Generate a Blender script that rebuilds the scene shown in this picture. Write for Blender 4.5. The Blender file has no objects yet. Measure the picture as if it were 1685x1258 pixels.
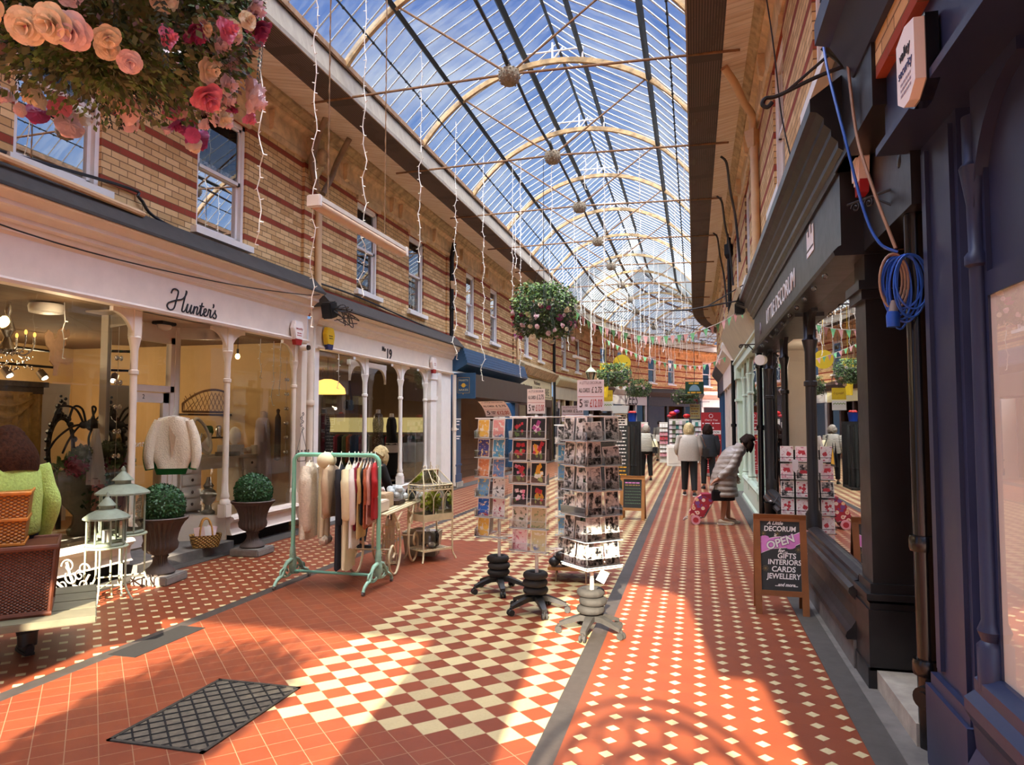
import bpy, bmesh, math, random
from mathutils import Vector, Matrix, Euler
random.seed(7)
PI = math.pi
SC = bpy.context.scene
COL = SC.collection

# ---------------------------------------------------------------- camera
cam = bpy.data.cameras.new('Camera'); CAM = bpy.data.objects.new('Camera', cam); COL.objects.link(CAM)
cam.sensor_width = 36.0; cam.lens = 36.0 * 1166.0 / 1685.0; cam.clip_start = 0.05; cam.clip_end = 400
CAM.location = (0, 0, 1.7)
PITCH = math.atan(64.0 / 1166.0); YAW = math.radians(14.42)
CAM.rotation_euler = Euler((PI / 2 + PITCH, 0, YAW), 'XYZ')
SC.camera = CAM
SC.view_settings.view_transform = 'Standard'; SC.view_settings.look = 'None'
SC.view_settings.exposure = 0.18; SC.view_settings.gamma = 1.0
SC.view_settings.use_curve_mapping = False
SC.cycles.max_bounces = 8; SC.cycles.transparent_max_bounces = 24; SC.cycles.diffuse_bounces = 4
SC.cycles.caustics_reflective = False; SC.cycles.caustics_refractive = False
SC.cycles.sample_clamp_indirect = 6.0

def lin(c):
    if isinstance(c, str):
        c = [int(c[i:i + 2], 16) for i in (1, 3, 5)]
    return tuple(((v / 255) / 12.92 if v / 255 <= 0.04045 else ((v / 255 + 0.055) / 1.055) ** 2.4) for v in c[:3])

# ---------------------------------------------------------------- node expressions
class X:
    """a scalar socket that can be used in arithmetic"""
    def __init__(s, nt, sock): s.nt, s.k = nt, sock
    def op(s, o, *a):
        n = s.nt.nodes.new('ShaderNodeMath'); n.operation = o
        for i, v in enumerate((s,) + a):
            if isinstance(v, X): s.nt.links.new(v.k, n.inputs[i])
            else: n.inputs[i].default_value = v
        return X(s.nt, n.outputs[0])
    def __add__(s, b): return s.op('ADD', b)
    __radd__ = __add__
    def __sub__(s, b): return s.op('SUBTRACT', b)
    def __mul__(s, b): return s.op('MULTIPLY', b)
    __rmul__ = __mul__
    def __truediv__(s, b): return s.op('DIVIDE', b)
    def __rsub__(s, b): return (s * -1.0) + b
    def lt(s, b): return s.op('LESS_THAN', b)
    def gt(s, b): return s.op('GREATER_THAN', b)
    def floor(s): return s.op('FLOOR')
    def fract(s): return s.op('FRACT')
    def abs(s): return s.op('ABSOLUTE')
    def mod(s, b): return s.op('FLOORED_MODULO', b)
    def pow(s, b): return s.op('POWER', b)
    def max(s, b): return s.op('MAXIMUM', b)
    def min(s, b): return s.op('MINIMUM', b)
    def sin(s): return s.op('SINE')
    def clamp(s): return s.max(0.0).min(1.0)
    def ss(s, a, b):  # smoothstep-ish linear ramp
        return ((s - a) * (1.0 / (b - a))).clamp()

class NT:
    def __init__(s, nt):
        s.nt = nt; nt.nodes.clear(); s.c = {}
    def node(s, t, **k):
        n = s.nt.nodes.new(t)
        for a, v in k.items(): setattr(n, a, v)
        return n
    def link(s, a, b): s.nt.links.new(a.k if isinstance(a, X) else a, b)
    def coord(s, kind='Object'):
        if kind not in s.c: s.c[kind] = s.node('ShaderNodeTexCoord').outputs[kind]
        return s.c[kind]
    def xyz(s, sock):
        n = s.node('ShaderNodeSeparateXYZ'); s.link(sock, n.inputs[0])
        return [X(s.nt, o) for o in n.outputs]
    def comb(s, x, y, z):
        n = s.node('ShaderNodeCombineXYZ')
        for i, v in enumerate((x, y, z)):
            if isinstance(v, X): s.link(v, n.inputs[i])
            else: n.inputs[i].default_value = v
        return n.outputs[0]
    def noise(s, vec=None, scale=5.0, detail=3.0, rough=0.55, dist=0.0):
        n = s.node('ShaderNodeTexNoise'); n.inputs['Scale'].default_value = scale
        n.inputs['Detail'].default_value = detail; n.inputs['Roughness'].default_value = rough
        n.inputs['Distortion'].default_value = dist
        s.link(vec if vec is not None else s.coord(), n.inputs['Vector'])
        return X(s.nt, n.outputs[0])
    def white(s, vec):
        n = s.node('ShaderNodeTexWhiteNoise'); s.link(vec, n.inputs['Vector'])
        return X(s.nt, n.outputs['Value'])
    def mix(s, f, a, b):
        n = s.node('ShaderNodeMix', data_type='RGBA')
        for sock, v in ((n.inputs[0], f), (n.inputs[6], a), (n.inputs[7], b)):
            if isinstance(v, X): s.link(v, sock)
            elif isinstance(v, (tuple, list)): sock.default_value = (v[0], v[1], v[2], 1.0)
            elif isinstance(v, (int, float)): sock.default_value = v
            else: s.link(v, sock)
        return n.outputs[2]
    def bump(s, h, strength=0.3, dist=0.01):
        n = s.node('ShaderNodeBump'); n.inputs['Strength'].default_value = strength
        n.inputs['Distance'].default_value = dist; s.link(h, n.inputs['Height'])
        return n.outputs[0]
    def out(s, shader, vol=None):
        o = s.node('ShaderNodeOutputMaterial'); s.link(shader, o.inputs[0])
    def bsdf(s, color, rough=0.6, metal=0.0, normal=None, spec=0.5, **k):
        n = s.node('ShaderNodeBsdfPrincipled')
        if isinstance(color, (tuple, list)): n.inputs['Base Color'].default_value = (color[0], color[1], color[2], 1)
        else: s.link(color, n.inputs['Base Color'])
        for key, v in (('Roughness', rough), ('Metallic', metal), ('Specular IOR Level', spec)):
            if isinstance(v, X): s.link(v, n.inputs[key])
            else: n.inputs[key].default_value = v
        if normal is not None: s.link(normal, n.inputs['Normal'])
        for key, v in k.items():
            n.inputs[key.replace('_', ' ')].default_value = v
        return n.outputs[0]

# ---------------------------------------------------------------- sky, sun
SUN_TRAVEL = Vector((-0.11, 1.0, -0.466)).normalized()
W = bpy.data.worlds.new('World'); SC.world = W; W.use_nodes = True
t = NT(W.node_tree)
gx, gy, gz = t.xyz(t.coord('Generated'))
elev = gz.clamp()
blue = t.mix(elev.ss(0.0, 0.75), lin((160, 200, 245)), lin((24, 92, 210)))
cl = t.noise(t.comb(gx * 1.0, gy * 1.0, gz * 2.2), 2.6, 6.0, 0.6, 0.3)
cloud = t.mix(cl.ss(0.50, 0.72) * 0.8, blue, (0.92, 0.94, 1.0))
glow = (gy * -0.30 + gz * 0.95 + gx * 0.05).ss(0.40, 0.95)      # bright overhead sky, out of view, added to light the arcade
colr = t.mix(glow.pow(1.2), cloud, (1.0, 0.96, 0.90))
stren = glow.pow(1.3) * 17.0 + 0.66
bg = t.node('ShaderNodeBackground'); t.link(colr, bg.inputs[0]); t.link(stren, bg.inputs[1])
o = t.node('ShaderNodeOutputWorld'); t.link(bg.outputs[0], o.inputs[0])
sun = bpy.data.lights.new('Sun', 'SUN'); sun.energy = 28.0; sun.angle = math.radians(0.53); sun.color = (1.0, 0.86, 0.66)
SUN = bpy.data.objects.new('Sun', sun); COL.objects.link(SUN)
SUN.rotation_euler = SUN_TRAVEL.to_track_quat('-Z', 'Y').to_euler(); SUN.location = (0, -20, 20)

# ---------------------------------------------------------------- mesh builder
ROOT = {}
class MB:
    def __init__(s): s.v, s.f, s.mi, s.cur = [], [], [], 0
    def add(s, vs, fs):
        o = len(s.v); s.v.extend([tuple(v) for v in vs])
        for f in fs: s.f.append([i + o for i in f]); s.mi.append(s.cur)
        return s
    def m(s, i): s.cur = i; return s
    def box(s, x0, x1, y0, y1, z0, z1, M=None):
        vs = [Vector((x, y, z)) for x in (x0, x1) for y in (y0, y1) for z in (z0, z1)]
        if M is not None: vs = [M @ v for v in vs]
        return s.add(vs, [(0, 1, 3, 2), (4, 6, 7, 5), (0, 4, 5, 1), (2, 3, 7, 6), (0, 2, 6, 4), (1, 5, 7, 3)])
    def cbox(s, c, d, rz=0.0, rx=0.0, ry=0.0):
        M = Matrix.Translation(c) @ Euler((rx, ry, rz), 'XYZ').to_matrix().to_4x4()
        return s.box(-d[0] / 2, d[0] / 2, -d[1] / 2, d[1] / 2, -d[2] / 2, d[2] / 2, M)
    def bbox(s, c, d, b=0.01, rz=0.0, rx=0.0, ry=0.0):   # box with chamfered edges
        M = Matrix.Translation(c) @ Euler((rx, ry, rz), 'XYZ').to_matrix().to_4x4()
        bm = bmesh.new(); bmesh.ops.create_cube(bm, size=1.0)
        for v in bm.verts: v.co = Vector((v.co.x * d[0], v.co.y * d[1], v.co.z * d[2]))
        bmesh.ops.bevel(bm, geom=bm.edges[:], offset=b, segments=2, affect='EDGES')
        vs = [M @ v.co for v in bm.verts]; bm.verts.index_update()
        fs = [[v.index for v in f.verts] for f in bm.faces]; bm.free()
        return s.add(vs, fs)
    def quad(s, a, b, c, d): return s.add([a, b, c, d], [(0, 1, 2, 3)])
    def poly(s, pts): return s.add(pts, [tuple(range(len(pts)))])
    def slab(s, pts, off):  # polygon pts thickened along vector off
        n = len(pts); off = Vector(off); p2 = [Vector(p) + off for p in pts]
        fs = [tuple(range(n))[::-1], tuple(range(n, 2 * n))] + [(i, (i + 1) % n, n + (i + 1) % n, n + i) for i in range(n)]
        return s.add(list(pts) + p2, fs)
    def ext_y(s, prof, y0, y1):   # profile of (x,z) extruded along y
        return s.slab([Vector((x, y0, z)) for x, z in prof], (0, y1 - y0, 0))
    def tube(s, pts, r, n=8, closed=False, caps=True, flat=None):
        pts = [Vector(p) for p in pts]; N = len(pts)
        rs = r if isinstance(r, (list, tuple)) else [r] * N
        vs, fs = [], []; up = None
        for i, p in enumerate(pts):
            a = pts[(i - 1) % N] if (i > 0 or closed) else p
            b = pts[(i + 1) % N] if (i < N - 1 or closed) else p
            d = (b - a)
            d = d.normalized() if d.length > 1e-9 else Vector((0, 0, 1))
            if up is None:
                up = Vector((0, 0, 1)) if abs(d.z) < 0.9 else Vector((0, 1, 0))
            u = up - d * up.dot(d)
            u = u.normalized() if u.length > 1e-6 else d.orthogonal().normalized()
            w = d.cross(u); up = u
            for k in range(n):
                an = 2 * PI * k / n
                vs.append(p + (u * math.cos(an) * (flat or 1.0) + w * math.sin(an)) * rs[i])
        M = N if closed else N - 1
        for i in range(M):
            for k in range(n):
                i2 = (i + 1) % N
                fs.append((i * n + k, i * n + (k + 1) % n, i2 * n + (k + 1) % n, i2 * n + k))
        if caps and not closed:
            fs.append(tuple(range(n))[::-1]); fs.append(tuple((N - 1) * n + k for k in range(n)))
        return s.add(vs, fs)
    def cyl(s, a, b, r, n=12, r2=None): return s.tube([a, b], [r, r if r2 is None else r2], n)
    def lathe(s, prof, c=(0, 0, 0), n=24, M=None, flute=0, fa=0.0, fr=(0, 99)):
        vs, fs = [], []; c = Vector(c)
        for j, (r, z) in enumerate(prof):
            for k in range(n):
                a = 2 * PI * k / n
                rr = r * (1 - fa * abs(math.sin(flute * a / 2))) if flute and fr[0] <= j <= fr[1] else r
                v = Vector((rr * math.cos(a), rr * math.sin(a), z)); vs.append((M @ v if M is not None else v) + c)
        for j in range(len(prof) - 1):
            for k in range(n): fs.append((j * n + k, j * n + (k + 1) % n, (j + 1) * n + (k + 1) % n, (j + 1) * n + k))
        fs.append(tuple(range(n))[::-1]); fs.append(tuple((len(prof) - 1) * n + k for k in range(n)))
        return s.add(vs, fs)
    def ball(s, c, r, nu=12, nv=8, M=None):
        c = Vector(c); rx, ry, rz = r if isinstance(r, (tuple, list)) else (r, r, r)
        vs = []; fs = []
        for j in range(nv + 1):
            th = PI * j / nv
            for k in range(nu):
                a = 2 * PI * k / nu
                v = Vector((rx * math.sin(th) * math.cos(a), ry * math.sin(th) * math.sin(a), -rz * math.cos(th)))
                vs.append((M @ v if M is not None else v) + c)
        for j in range(nv):
            for k in range(nu): fs.append((j * nu + k, j * nu + (k + 1) % nu, (j + 1) * nu + (k + 1) % nu, (j + 1) * nu + k))
        return s.add(vs, fs)
    def loft(s, rings, caps=True):  # rings: lists of points of equal length
        n = len(rings[0]); vs = [p for r in rings for p in r]; fs = []
        for j in range(len(rings) - 1):
            for k in range(n): fs.append((j * n + k, j * n + (k + 1) % n, (j + 1) * n + (k + 1) % n, (j + 1) * n + k))
        if caps: fs.append(tuple(range(n))[::-1]); fs.append(tuple((len(rings) - 1) * n + k for k in range(n)))
        return s.add(vs, fs)
    def grid(s, fn, nu, nv):
        vs = [fn(i / nu, j / nv) for j in range(nv + 1) for i in range(nu + 1)]
        fs = [(j * (nu + 1) + i, j * (nu + 1) + i + 1, (j + 1) * (nu + 1) + i + 1, (j + 1) * (nu + 1) + i) for j in range(nv) for i in range(nu)]
        return s.add(vs, fs)
    def build(s, name, mats, parent=None, smooth=None, loc=None, rz=0.0, w=False, weld=False):
        """w: vertices are world coordinates and are brought into the parent's frame"""
        me = bpy.data.meshes.new(name)
        vs = s.v
        if w and parent is not None:
            I = ROOT[parent.name].inverted(); vs = [tuple(I @ Vector(v)) for v in vs]
        me.from_pydata([tuple(v) for v in vs], [], s.f)
        if not isinstance(mats, (list, tuple)): mats = [mats]
        for mm in mats: me.materials.append(MAT(mm) if isinstance(mm, str) else mm)
        if len(mats) > 1: me.polygons.foreach_set('material_index', s.mi)
        bm = bmesh.new(); bm.from_mesh(me)
        bmesh.ops.recalc_face_normals(bm, faces=bm.faces[:]); bm.to_mesh(me); bm.free()
        if smooth is not None:
            me.polygons.foreach_set('use_smooth', [True] * len(me.polygons))
            me.set_sharp_from_angle(angle=math.radians(smooth))
        ob = bpy.data.objects.new(name, me); COL.objects.link(ob)
        if parent is not None: ob.parent = parent
        if loc is not None: ob.location = loc
        if rz: ob.rotation_euler = (0, 0, rz)
        ROOT[ob.name] = (ROOT[parent.name] if parent is not None else Matrix()) @ Matrix.Translation(loc or (0, 0, 0)) @ Matrix.Rotation(rz, 4, 'Z')
        return ob

def thing(name, label, cat, loc=(0, 0, 0), rz=0.0, group=None):
    o = bpy.data.objects.new(name, None); COL.objects.link(o)
    o.empty_display_size = 0.1
    o.location = loc; o.rotation_euler = (0, 0, rz); o['label'] = label; o['category'] = cat
    if group: o['group'] = group
    ROOT[o.name] = Matrix.Translation(loc) @ Matrix.Rotation(rz, 4, 'Z')
    return o
def tag(o, label, cat, group=None):
    o['label'] = label; o['category'] = cat
    if group: o['group'] = group
    return o
def struct(o, label=None):
    o['kind'] = 'structure'
    if label: o['label'] = label
    return o
def sroot(name, loc=(0, 0, 0), rz=0.0):
    o = bpy.data.objects.new(name, None); COL.objects.link(o); o.location = loc; o.rotation_euler = (0, 0, rz)
    o['kind'] = 'structure'; ROOT[o.name] = Matrix.Translation(loc) @ Matrix.Rotation(rz, 4, 'Z')
    return o
def dup(root, loc, rz=None, label=None, group=None):
    r = root.copy(); COL.objects.link(r); r.location = loc
    if rz is not None: r.rotation_euler = (0, 0, rz)
    if label: r['label'] = label
    if group: r['group'] = group
    ROOT[r.name] = Matrix.Translation(loc) @ Matrix.Rotation(r.rotation_euler.z, 4, 'Z')
    for ch in list(root.children):
        c = ch.copy(); COL.objects.link(c); c.parent = r
        for g in list(ch.children):
            d = g.copy(); COL.objects.link(d); d.parent = c
    return r
def scrawl(name, mat, parent, f, z, w, h, x0=0.0, seed=1):
    """a line of writing too small to read in the photo: short word-like dashes; f(x, z) gives a point on the board"""
    rnd = random.Random(seed); b = MB(); x = x0 - w / 2
    while x < x0 + w / 2 - h * .4:
        l = min(rnd.uniform(1.2, 3.2) * h, x0 + w / 2 - x); b.poly([f(x, z - h / 2), f(x + l, z - h / 2), f(x + l, z + h / 2), f(x, z + h / 2)]); x += l + h * .5
    return b.build(name, mat, parent)
ORD = ['first', 'second', 'third', 'fourth', 'fifth', 'sixth', 'seventh', 'eighth', 'ninth', 'tenth', 'eleventh', 'twelfth',
       'thirteenth', 'fourteenth', 'fifteenth', 'sixteenth', 'seventeenth', 'eighteenth', 'nineteenth', 'twentieth',
       'twenty-first', 'twenty-second', 'twenty-third', 'twenty-fourth']

def text(body, name, mat, parent, origin, right, up, size=0.1, align='CENTER', ext=0.002, shear=0.0, width=None, bold=0.0, w=True, space=1.0):
    """flat lettering as a mesh; origin/right/up in world (w) or parent coordinates"""
    cu = bpy.data.curves.new(name, 'FONT'); cu.body = body; cu.size = size; cu.align_x = align; cu.align_y = 'CENTER'
    cu.extrude = ext; cu.shear = shear; cu.offset = bold; cu.space_character = space; cu.resolution_u = 3
    tmp = bpy.data.objects.new(name, cu); COL.objects.link(tmp)
    dg = bpy.context.evaluated_depsgraph_get(); me = bpy.data.meshes.new_from_object(tmp.evaluated_get(dg))
    bpy.data.objects.remove(tmp); bpy.data.curves.remove(cu)
    r = Vector(right).normalized(); u = Vector(up); u = (u - r * u.dot(r)).normalized(); n = r.cross(u)
    sx = 1.0
    if width:
        xs = [v.co.x for v in me.vertices]
        sx = width / max(1e-6, max(xs) - min(xs))
    M = Matrix((r, u, n)).transposed().to_4x4(); M.translation = Vector(origin)
    if w and parent is not None: M = ROOT[parent.name].inverted() @ M
    for v in me.vertices: v.co = M @ Vector((v.co.x * sx, v.co.y, v.co.z))
    me.materials.clear(); me.materials.append(MAT(mat))
    ob = bpy.data.objects.new(name, me); COL.objects.link(ob); ob.parent = parent
    ROOT[ob.name] = ROOT[parent.name].copy() if parent else Matrix()
    return ob
# ---------------------------------------------------------------- materials
MATS = {}; SPECIAL = {}
PAL = {  # name: (colour, roughness, metallic, noise scale, colour variation, bump)
 'cream_paint': ('#e8dccb', .45, 0, 6, .06, .05), 'pinkish_paint': ('#e6d8ca', .5, 0, 4, .07, .05), 'white_paint': ('#eeece6', .4, 0, 6, .05, .03),
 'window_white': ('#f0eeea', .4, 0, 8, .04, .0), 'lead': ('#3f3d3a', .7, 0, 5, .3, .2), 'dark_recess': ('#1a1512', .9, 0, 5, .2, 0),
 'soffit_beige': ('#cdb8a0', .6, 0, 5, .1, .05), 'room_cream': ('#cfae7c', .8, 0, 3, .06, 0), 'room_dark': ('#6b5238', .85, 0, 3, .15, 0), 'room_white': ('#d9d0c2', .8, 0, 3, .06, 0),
 'wood_floor': ('#6a4a30', .5, 0, 4, .2, 0), 'stone_frieze': ('#dfc49c', .85, 0, 5, .3, .25), 'stone_cornice': ('#bfaa84', .9, 0, 6, .45, .3),
 'slate': ('#4a4540', .75, 0, 9, .25, .2), 'slab': ('#6d6862', .8, 0, 6, .3, .3), 'step_stone': ('#a59c8e', .8, 0, 8, .25, .3),
 'black_paint': ('#1b191a', .35, 0, 8, .2, .06), 'black_metal': ('#141414', .4, .3, 9, .2, 0), 'black_gloss': ('#0f0e0f', .2, 0, 9, .2, 0), 'black_plastic': ('#222224', .45, 0, 12, .15, .05),
 'navy_paint': ('#242c49', .4, 0, 3, .18, .1), 'blind_cream': ('#f0e2d0', .8, 0, 4, .05, 0), 'mint_paint': ('#c6d8c4', .45, 0, 4, .05, .03), 'canopy_beige': ('#c9c0a4', .7, 0, 2.5, .12, 0),
 'blue_paint': ('#1d4a6e', .4, 0, 6, .15, .05), 'brown_fascia': ('#3c342e', .5, 0, 3, .2, 0), 'sign_cream': ('#cfc59a', .7, 0, 5, .08, 0), 'gold': ('#d6a53c', .35, .6, 9, .1, 0),
 'pipe_cream': ('#d8b78c', .5, 0, 5, .12, .05), 'pipe_grey': ('#8f7a62', .6, 0, 7, .25, .1), 'rust_rib': ('#c9a878', .7, .0, 7, .5, .2), 'rust_rod': ('#8a6747', .8, 0, 12, .4, .1), 'hub_stone': ('#9a8d77', .9, 0, 30, .45, .6),
 'dark_iron': ('#2a2a2c', .6, .3, 8, .3, 0), 'bracket_white': ('#e4e6e6', .5, 0, 8, .05, 0), 'glazing_bar': ('#d4dcdc', .5, 0, 8, .15, 0), 'purlin': ('#2c3234', .55, .2, 6, .3, 0),
 'wire_white': ('#f2efe6', .4, 0, 9, .03, 0), 'bulb_white': ('#fffdf4', .25, 0, 9, .0, 0), 'fluor_body': ('#d8cdbd', .4, 0, 6, .05, 0), 'fluor_tube': ('#e8c4a4', .3, 0, 5, .06, 0),
 'mint_enamel': ('#8fd8bd', .35, 0, 7, .08, .03), 'mint_worn': ('#9fcab4', .5, 0, 14, .3, .2), 'lantern_green': ('#8d9784', .6, .1, 10, .2, .15), 'iron_sage': ('#b9c3a6', .5, 0, 10, .15, .05), 'iron_cream': ('#e2d2ac', .5, 0, 10, .12, .05), 'iron_white': ('#a9a9a4', .5, 0, 9, .06, .05),
 'urn_grey': ('#5b4f48', .75, 0, 8, .2, .2), 'urn_plinth': ('#847d76', .8, 0, 12, .2, .2), 'rubber': ('#2b2a2a', .7, 0, 20, .25, .2), 'rubber_dusty': ('#312f2d', .8, 0, 14, .35, .25), 'pole_white': ('#f4f2ef', .35, 0, 6, .02, 0),
 'card_white': ('#f6f3ee', .5, 0, 6, .02, 0), 'sign_lilac': ('#f1eef6', .6, 0, 4, .03, 0), 'sign_warm': ('#f8f0ea', .6, 0, 4, .03, 0), 'ink_black': ('#151316', .6, 0, 9, .05, 0), 'ink_red': ('#b02a1e', .6, 0, 9, .05, 0), 'ink_grey': ('#9c939c', .6, 0, 9, .05, 0), 'ink_white': ('#f4f4f2', .6, 0, 9, .02, 0),
 'pine': ('#b07a45', .55, 0, 3, .25, .1), 'pine_dark': ('#8c5527', .55, 0, 4, .3, .1), 'chalkboard': ('#2e3233', .6, 0, 6, .18, 0), 'chalk_pink': ('#e58fdc', .7, 0, 12, .12, 0), 'chalk_purple': ('#8d4a94', .7, 0, 8, .1, 0), 'chalk_gold': ('#9c8450', .8, 0, 8, .1, 0), 'chalk_green': ('#7a9c78', .8, 0, 8, .1, 0),
 'red_banner': ('#a01f26', .55, 0, 4, .06, 0), 'banner_base': ('#a8a4a0', .4, .5, 9, .1, 0), 'star_yellow': ('#f1b63a', .6, 0, 9, .05, 0),
 'skin': ('#d09a7c', .55, 0, 9, .06, 0), 'skin_legs': ('#b98265', .55, 0, 9, .06, 0), 'hair_dark': ('#2a1c16', .75, 0, 30, .5, .5), 'hair_blonde': ('#c9b487', .55, 0, 30, .35, .5), 'hair_grey': ('#a39a8e', .55, 0, 30, .35, .5), 'hair_brown': ('#3a2012', .8, 0, 40, .6, .6),
 'coat_taupe': ('#9a8d84', .38, 0, 10, .1, .1), 'skirt_dark': ('#1b191c', .8, 0, 9, .1, 0), 'shoe_beige': ('#d9c8ae', .7, 0, 9, .08, 0), 'shoe_black': ('#17161a', .5, 0, 9, .1, 0), 'shoe_sole': ('#efeae2', .7, 0, 9, .05, 0),
 'sweater_grey': ('#b5aca4', .9, 0, 40, .1, .2), 'trousers_black': ('#17171b', .8, 0, 9, .15, .1), 'trousers_tan': ('#8d7a62', .8, 0, 9, .1, 0), 'shirt_white': ('#e4e0da', .8, 0, 9, .05, 0), 'vest_grey': ('#6d675f', .8, 0, 9, .1, 0), 'green_wool': ('#b3cf6e', .95, 0, 60, .2, .6), 'leather_black': ('#19171a', .35, 0, 14, .2, .1), 'leather_brown': ('#6d4a35', .5, 0, 14, .2, .1), 'glove_red': ('#b02832', .6, 0, 9, .1, 0),
 'wicker_dark': ('#5a2c17', .5, 0, 9, .4, 0), 'wicker_orange': ('#c77d2a', .5, 0, 9, .35, 0), 'table_wood': ('#7d5a3c', .6, 0, 5, .3, .1), 'table_grey': ('#6f6a55', .6, 0, 5, .25, .1), 'seagrass': ('#c08a3e', .7, 0, 40, .3, .5),
 'knit_cream': ('#ece0c6', .95, 0, 60, .12, .6), 'knit_green': ('#1e7a3c', .9, 0, 60, .15, .5), 'knit_oat': ('#dccfb8', .95, 0, 50, .15, .6), 'cloth_cream': ('#efe6bd', .9, 0, 20, .06, .2), 'cloth_beige': ('#c2a888', .9, 0, 20, .1, .2), 'cloth_navy': ('#23242c', .9, 0, 20, .15, .2), 'cloth_white': ('#eeebe6', .9, 0, 16, .04, .2), 'cloth_red': ('#b01c22', .8, 0, 12, .1, .2), 'cloth_crimson': ('#8f2038', .85, 0, 14, .15, .2), 'cloth_rust': ('#b5623f', .85, 0, 16, .3, .2), 'cloth_pink': ('#d9a79a', .85, 0, 16, .15, .2), 'cloth_sand': ('#d4b67c', .85, 0, 16, .12, .2), 'cloth_black': ('#18181a', .85, 0, 16, .2, .2), 'cloth_lilac': ('#cfc3cb', .85, 0, 16, .05, .2), 'cloth_sequin': ('#4b4039', .4, .4, 90, .6, .5),
 'hanger': ('#e2dccf', .5, 0, 9, .05, 0), 'crate_grey': ('#a39a84', .6, 0, 8, .12, .1), 'perforated': ('#ddcbb8', .7, 0, 10, .08, .1), 'umbrella_cream': ('#e3d6bd', .8, 0, 12, .1, .2),
 'leaf_dark': ('#26421f', .6, 0, 14, .4, 0), 'leaf_mid': ('#5c8040', .6, 0, 12, .4, 0), 'leaf_light': ('#96b060', .6, 0, 12, .35, 0), 'leaf_box': ('#2c5a2c', .5, 0, 20, .45, 0), 'leaf_grey': ('#6c7a58', .7, 0, 12, .3, 0), 'leaf_lime': ('#b8c23a', .6, 0, 12, .25, 0), 'fern_dark': ('#2c3f38', .6, 0, 12, .3, 0),
 'petal_pink': ('#ee92b4', .6, 0, 20, .25, 0), 'petal_blush': ('#f8e2ea', .6, 0, 20, .12, 0), 'petal_cream': ('#faf0da', .6, 0, 20, .1, 0), 'petal_magenta': ('#b04a8c', .6, 0, 20, .25, 0), 'petal_red': ('#c23542', .6, 0, 20, .2, 0), 'petal_rose': ('#9c3d53', .7, 0, 20, .3, 0), 'heather': ('#7d6f78', .8, 0, 20, .4, 0), 'twig': ('#5a4632', .8, 0, 20, .3, 0),
 'flag_pink': ('#efb4b4', .8, 0, 10, .06, 0), 'flag_green': ('#7cc489', .8, 0, 14, .3, 0), 'cable_blue': ('#2a62c8', .4, 0, 9, .08, 0), 'cable_beige': ('#a58a72', .5, 0, 9, .1, 0), 'plug_blue': ('#1f55b8', .35, 0, 9, .05, 0), 'plug_grey': ('#8d8a86', .5, 0, 9, .1, 0),
 'alarm_white': ('#efe9e2', .4, 0, 9, .03, 0), 'alarm_red': ('#a01c22', .3, 0, 9, .1, 0), 'alarm_yellow': ('#e8c020', .4, 0, 9, .05, 0), 'alarm_navy': ('#1d2460', .4, 0, 9, .05, 0), 'lens_black': ('#0c0c10', .1, 0, 9, 0, 0),
 'grate_iron': ('#3f3a31', .7, .3, 14, .35, .3), 'grate_fill': ('#5f5647', .9, 0, 20, .4, .3), 'grate_pit': ('#14110e', .9, 0, 20, .2, 0),
 'furniture_white': ('#d9d4ca', .5, 0, 6, .06, .03), 'ceramic_white': ('#efece6', .25, 0, 6, .02, 0), 'silver': ('#c9c5bd', .25, .9, 9, .1, 0), 'drape_grey': ('#8f8672', .8, 0, 8, .25, .1), 'drape_gold': ('#b08a44', .7, .1, 12, .35, .2), 'pelmet_dark': ('#564b3d', .7, 0, 18, .35, .2), 'planter_stone': ('#8a8272', .9, 0, 10, .2, .3), 'cherub_card': ('#d8b08c', .8, 0, 20, .1, .1), 'wood_dark': ('#3f2a1e', .6, 0, 6, .3, .1), 'lattice_brown': ('#6d4c2c', .7, 0, 12, .3, 0), 'glass_green': ('#7d9a78', .15, 0, 9, .05, 0), 'box_silver': ('#b5b2ad', .6, 0, 12, .15, 0),
 'floral_red': ('#c23a4a', .7, 0, 5, .1, 0), 'wheel_pink': ('#e6a3b0', .5, 0, 9, .05, 0), 'wheel_red': ('#b8303f', .5, 0, 9, .05, 0), 'floral_white': ('#f2e6e2', .7, 0, 9, .02, 0), 'floral_gold': ('#d89a3a', .7, 0, 9, .05, 0), 'floral_purple': ('#7c4a8a', .7, 0, 9, .05, 0),
 'bucket_blue': ('#1f4fc4', .4, 0, 9, .05, 0), 'bucket_red': ('#c8322a', .4, 0, 9, .05, 0), 'box_clear': ('#c5cdd2', .2, 0, 9, .03, 0), 'bunting_line': ('#cfc8bc', .7, 0, 9, .05, 0), 'yellow_sign': ('#f0cc30', .5, 0, 5, .05, 0), 'sign_pale': ('#f2ecae', .6, 0, 5, .04, 0), 'sign_green': ('#1d4a30', .5, 0, 5, .06, 0), 'sign_skyblue': ('#8fb2c4', .6, 0, 5, .06, 0), 'dees_grey': ('#b4b1ad', .6, 0, 5, .05, 0),
 'bag_pink': ('#e6c8c0', .7, 0, 9, .05, 0), 'foil_red': ('#d02a2a', .3, .2, 9, .1, 0), 'foil_purple': ('#7a3a9c', .3, .2, 9, .1, 0), 'shelf_pink': ('#e59aa4', .6, 0, 9, .1, 0), 'teal_stock': ('#3f8a80', .6, 0, 9, .1, 0), 'hazard_yellow': ('#d8a81c', .6, 0, 9, .05, 0), 'pampas': ('#c9b9a2', .9, 0, 9, .1, 0), 'steel': ('#8a8886', .35, .8, 9, .1, 0), 'bright_metal': ('#dcdad6', .2, .9, 9, .05, 0),
}
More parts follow.
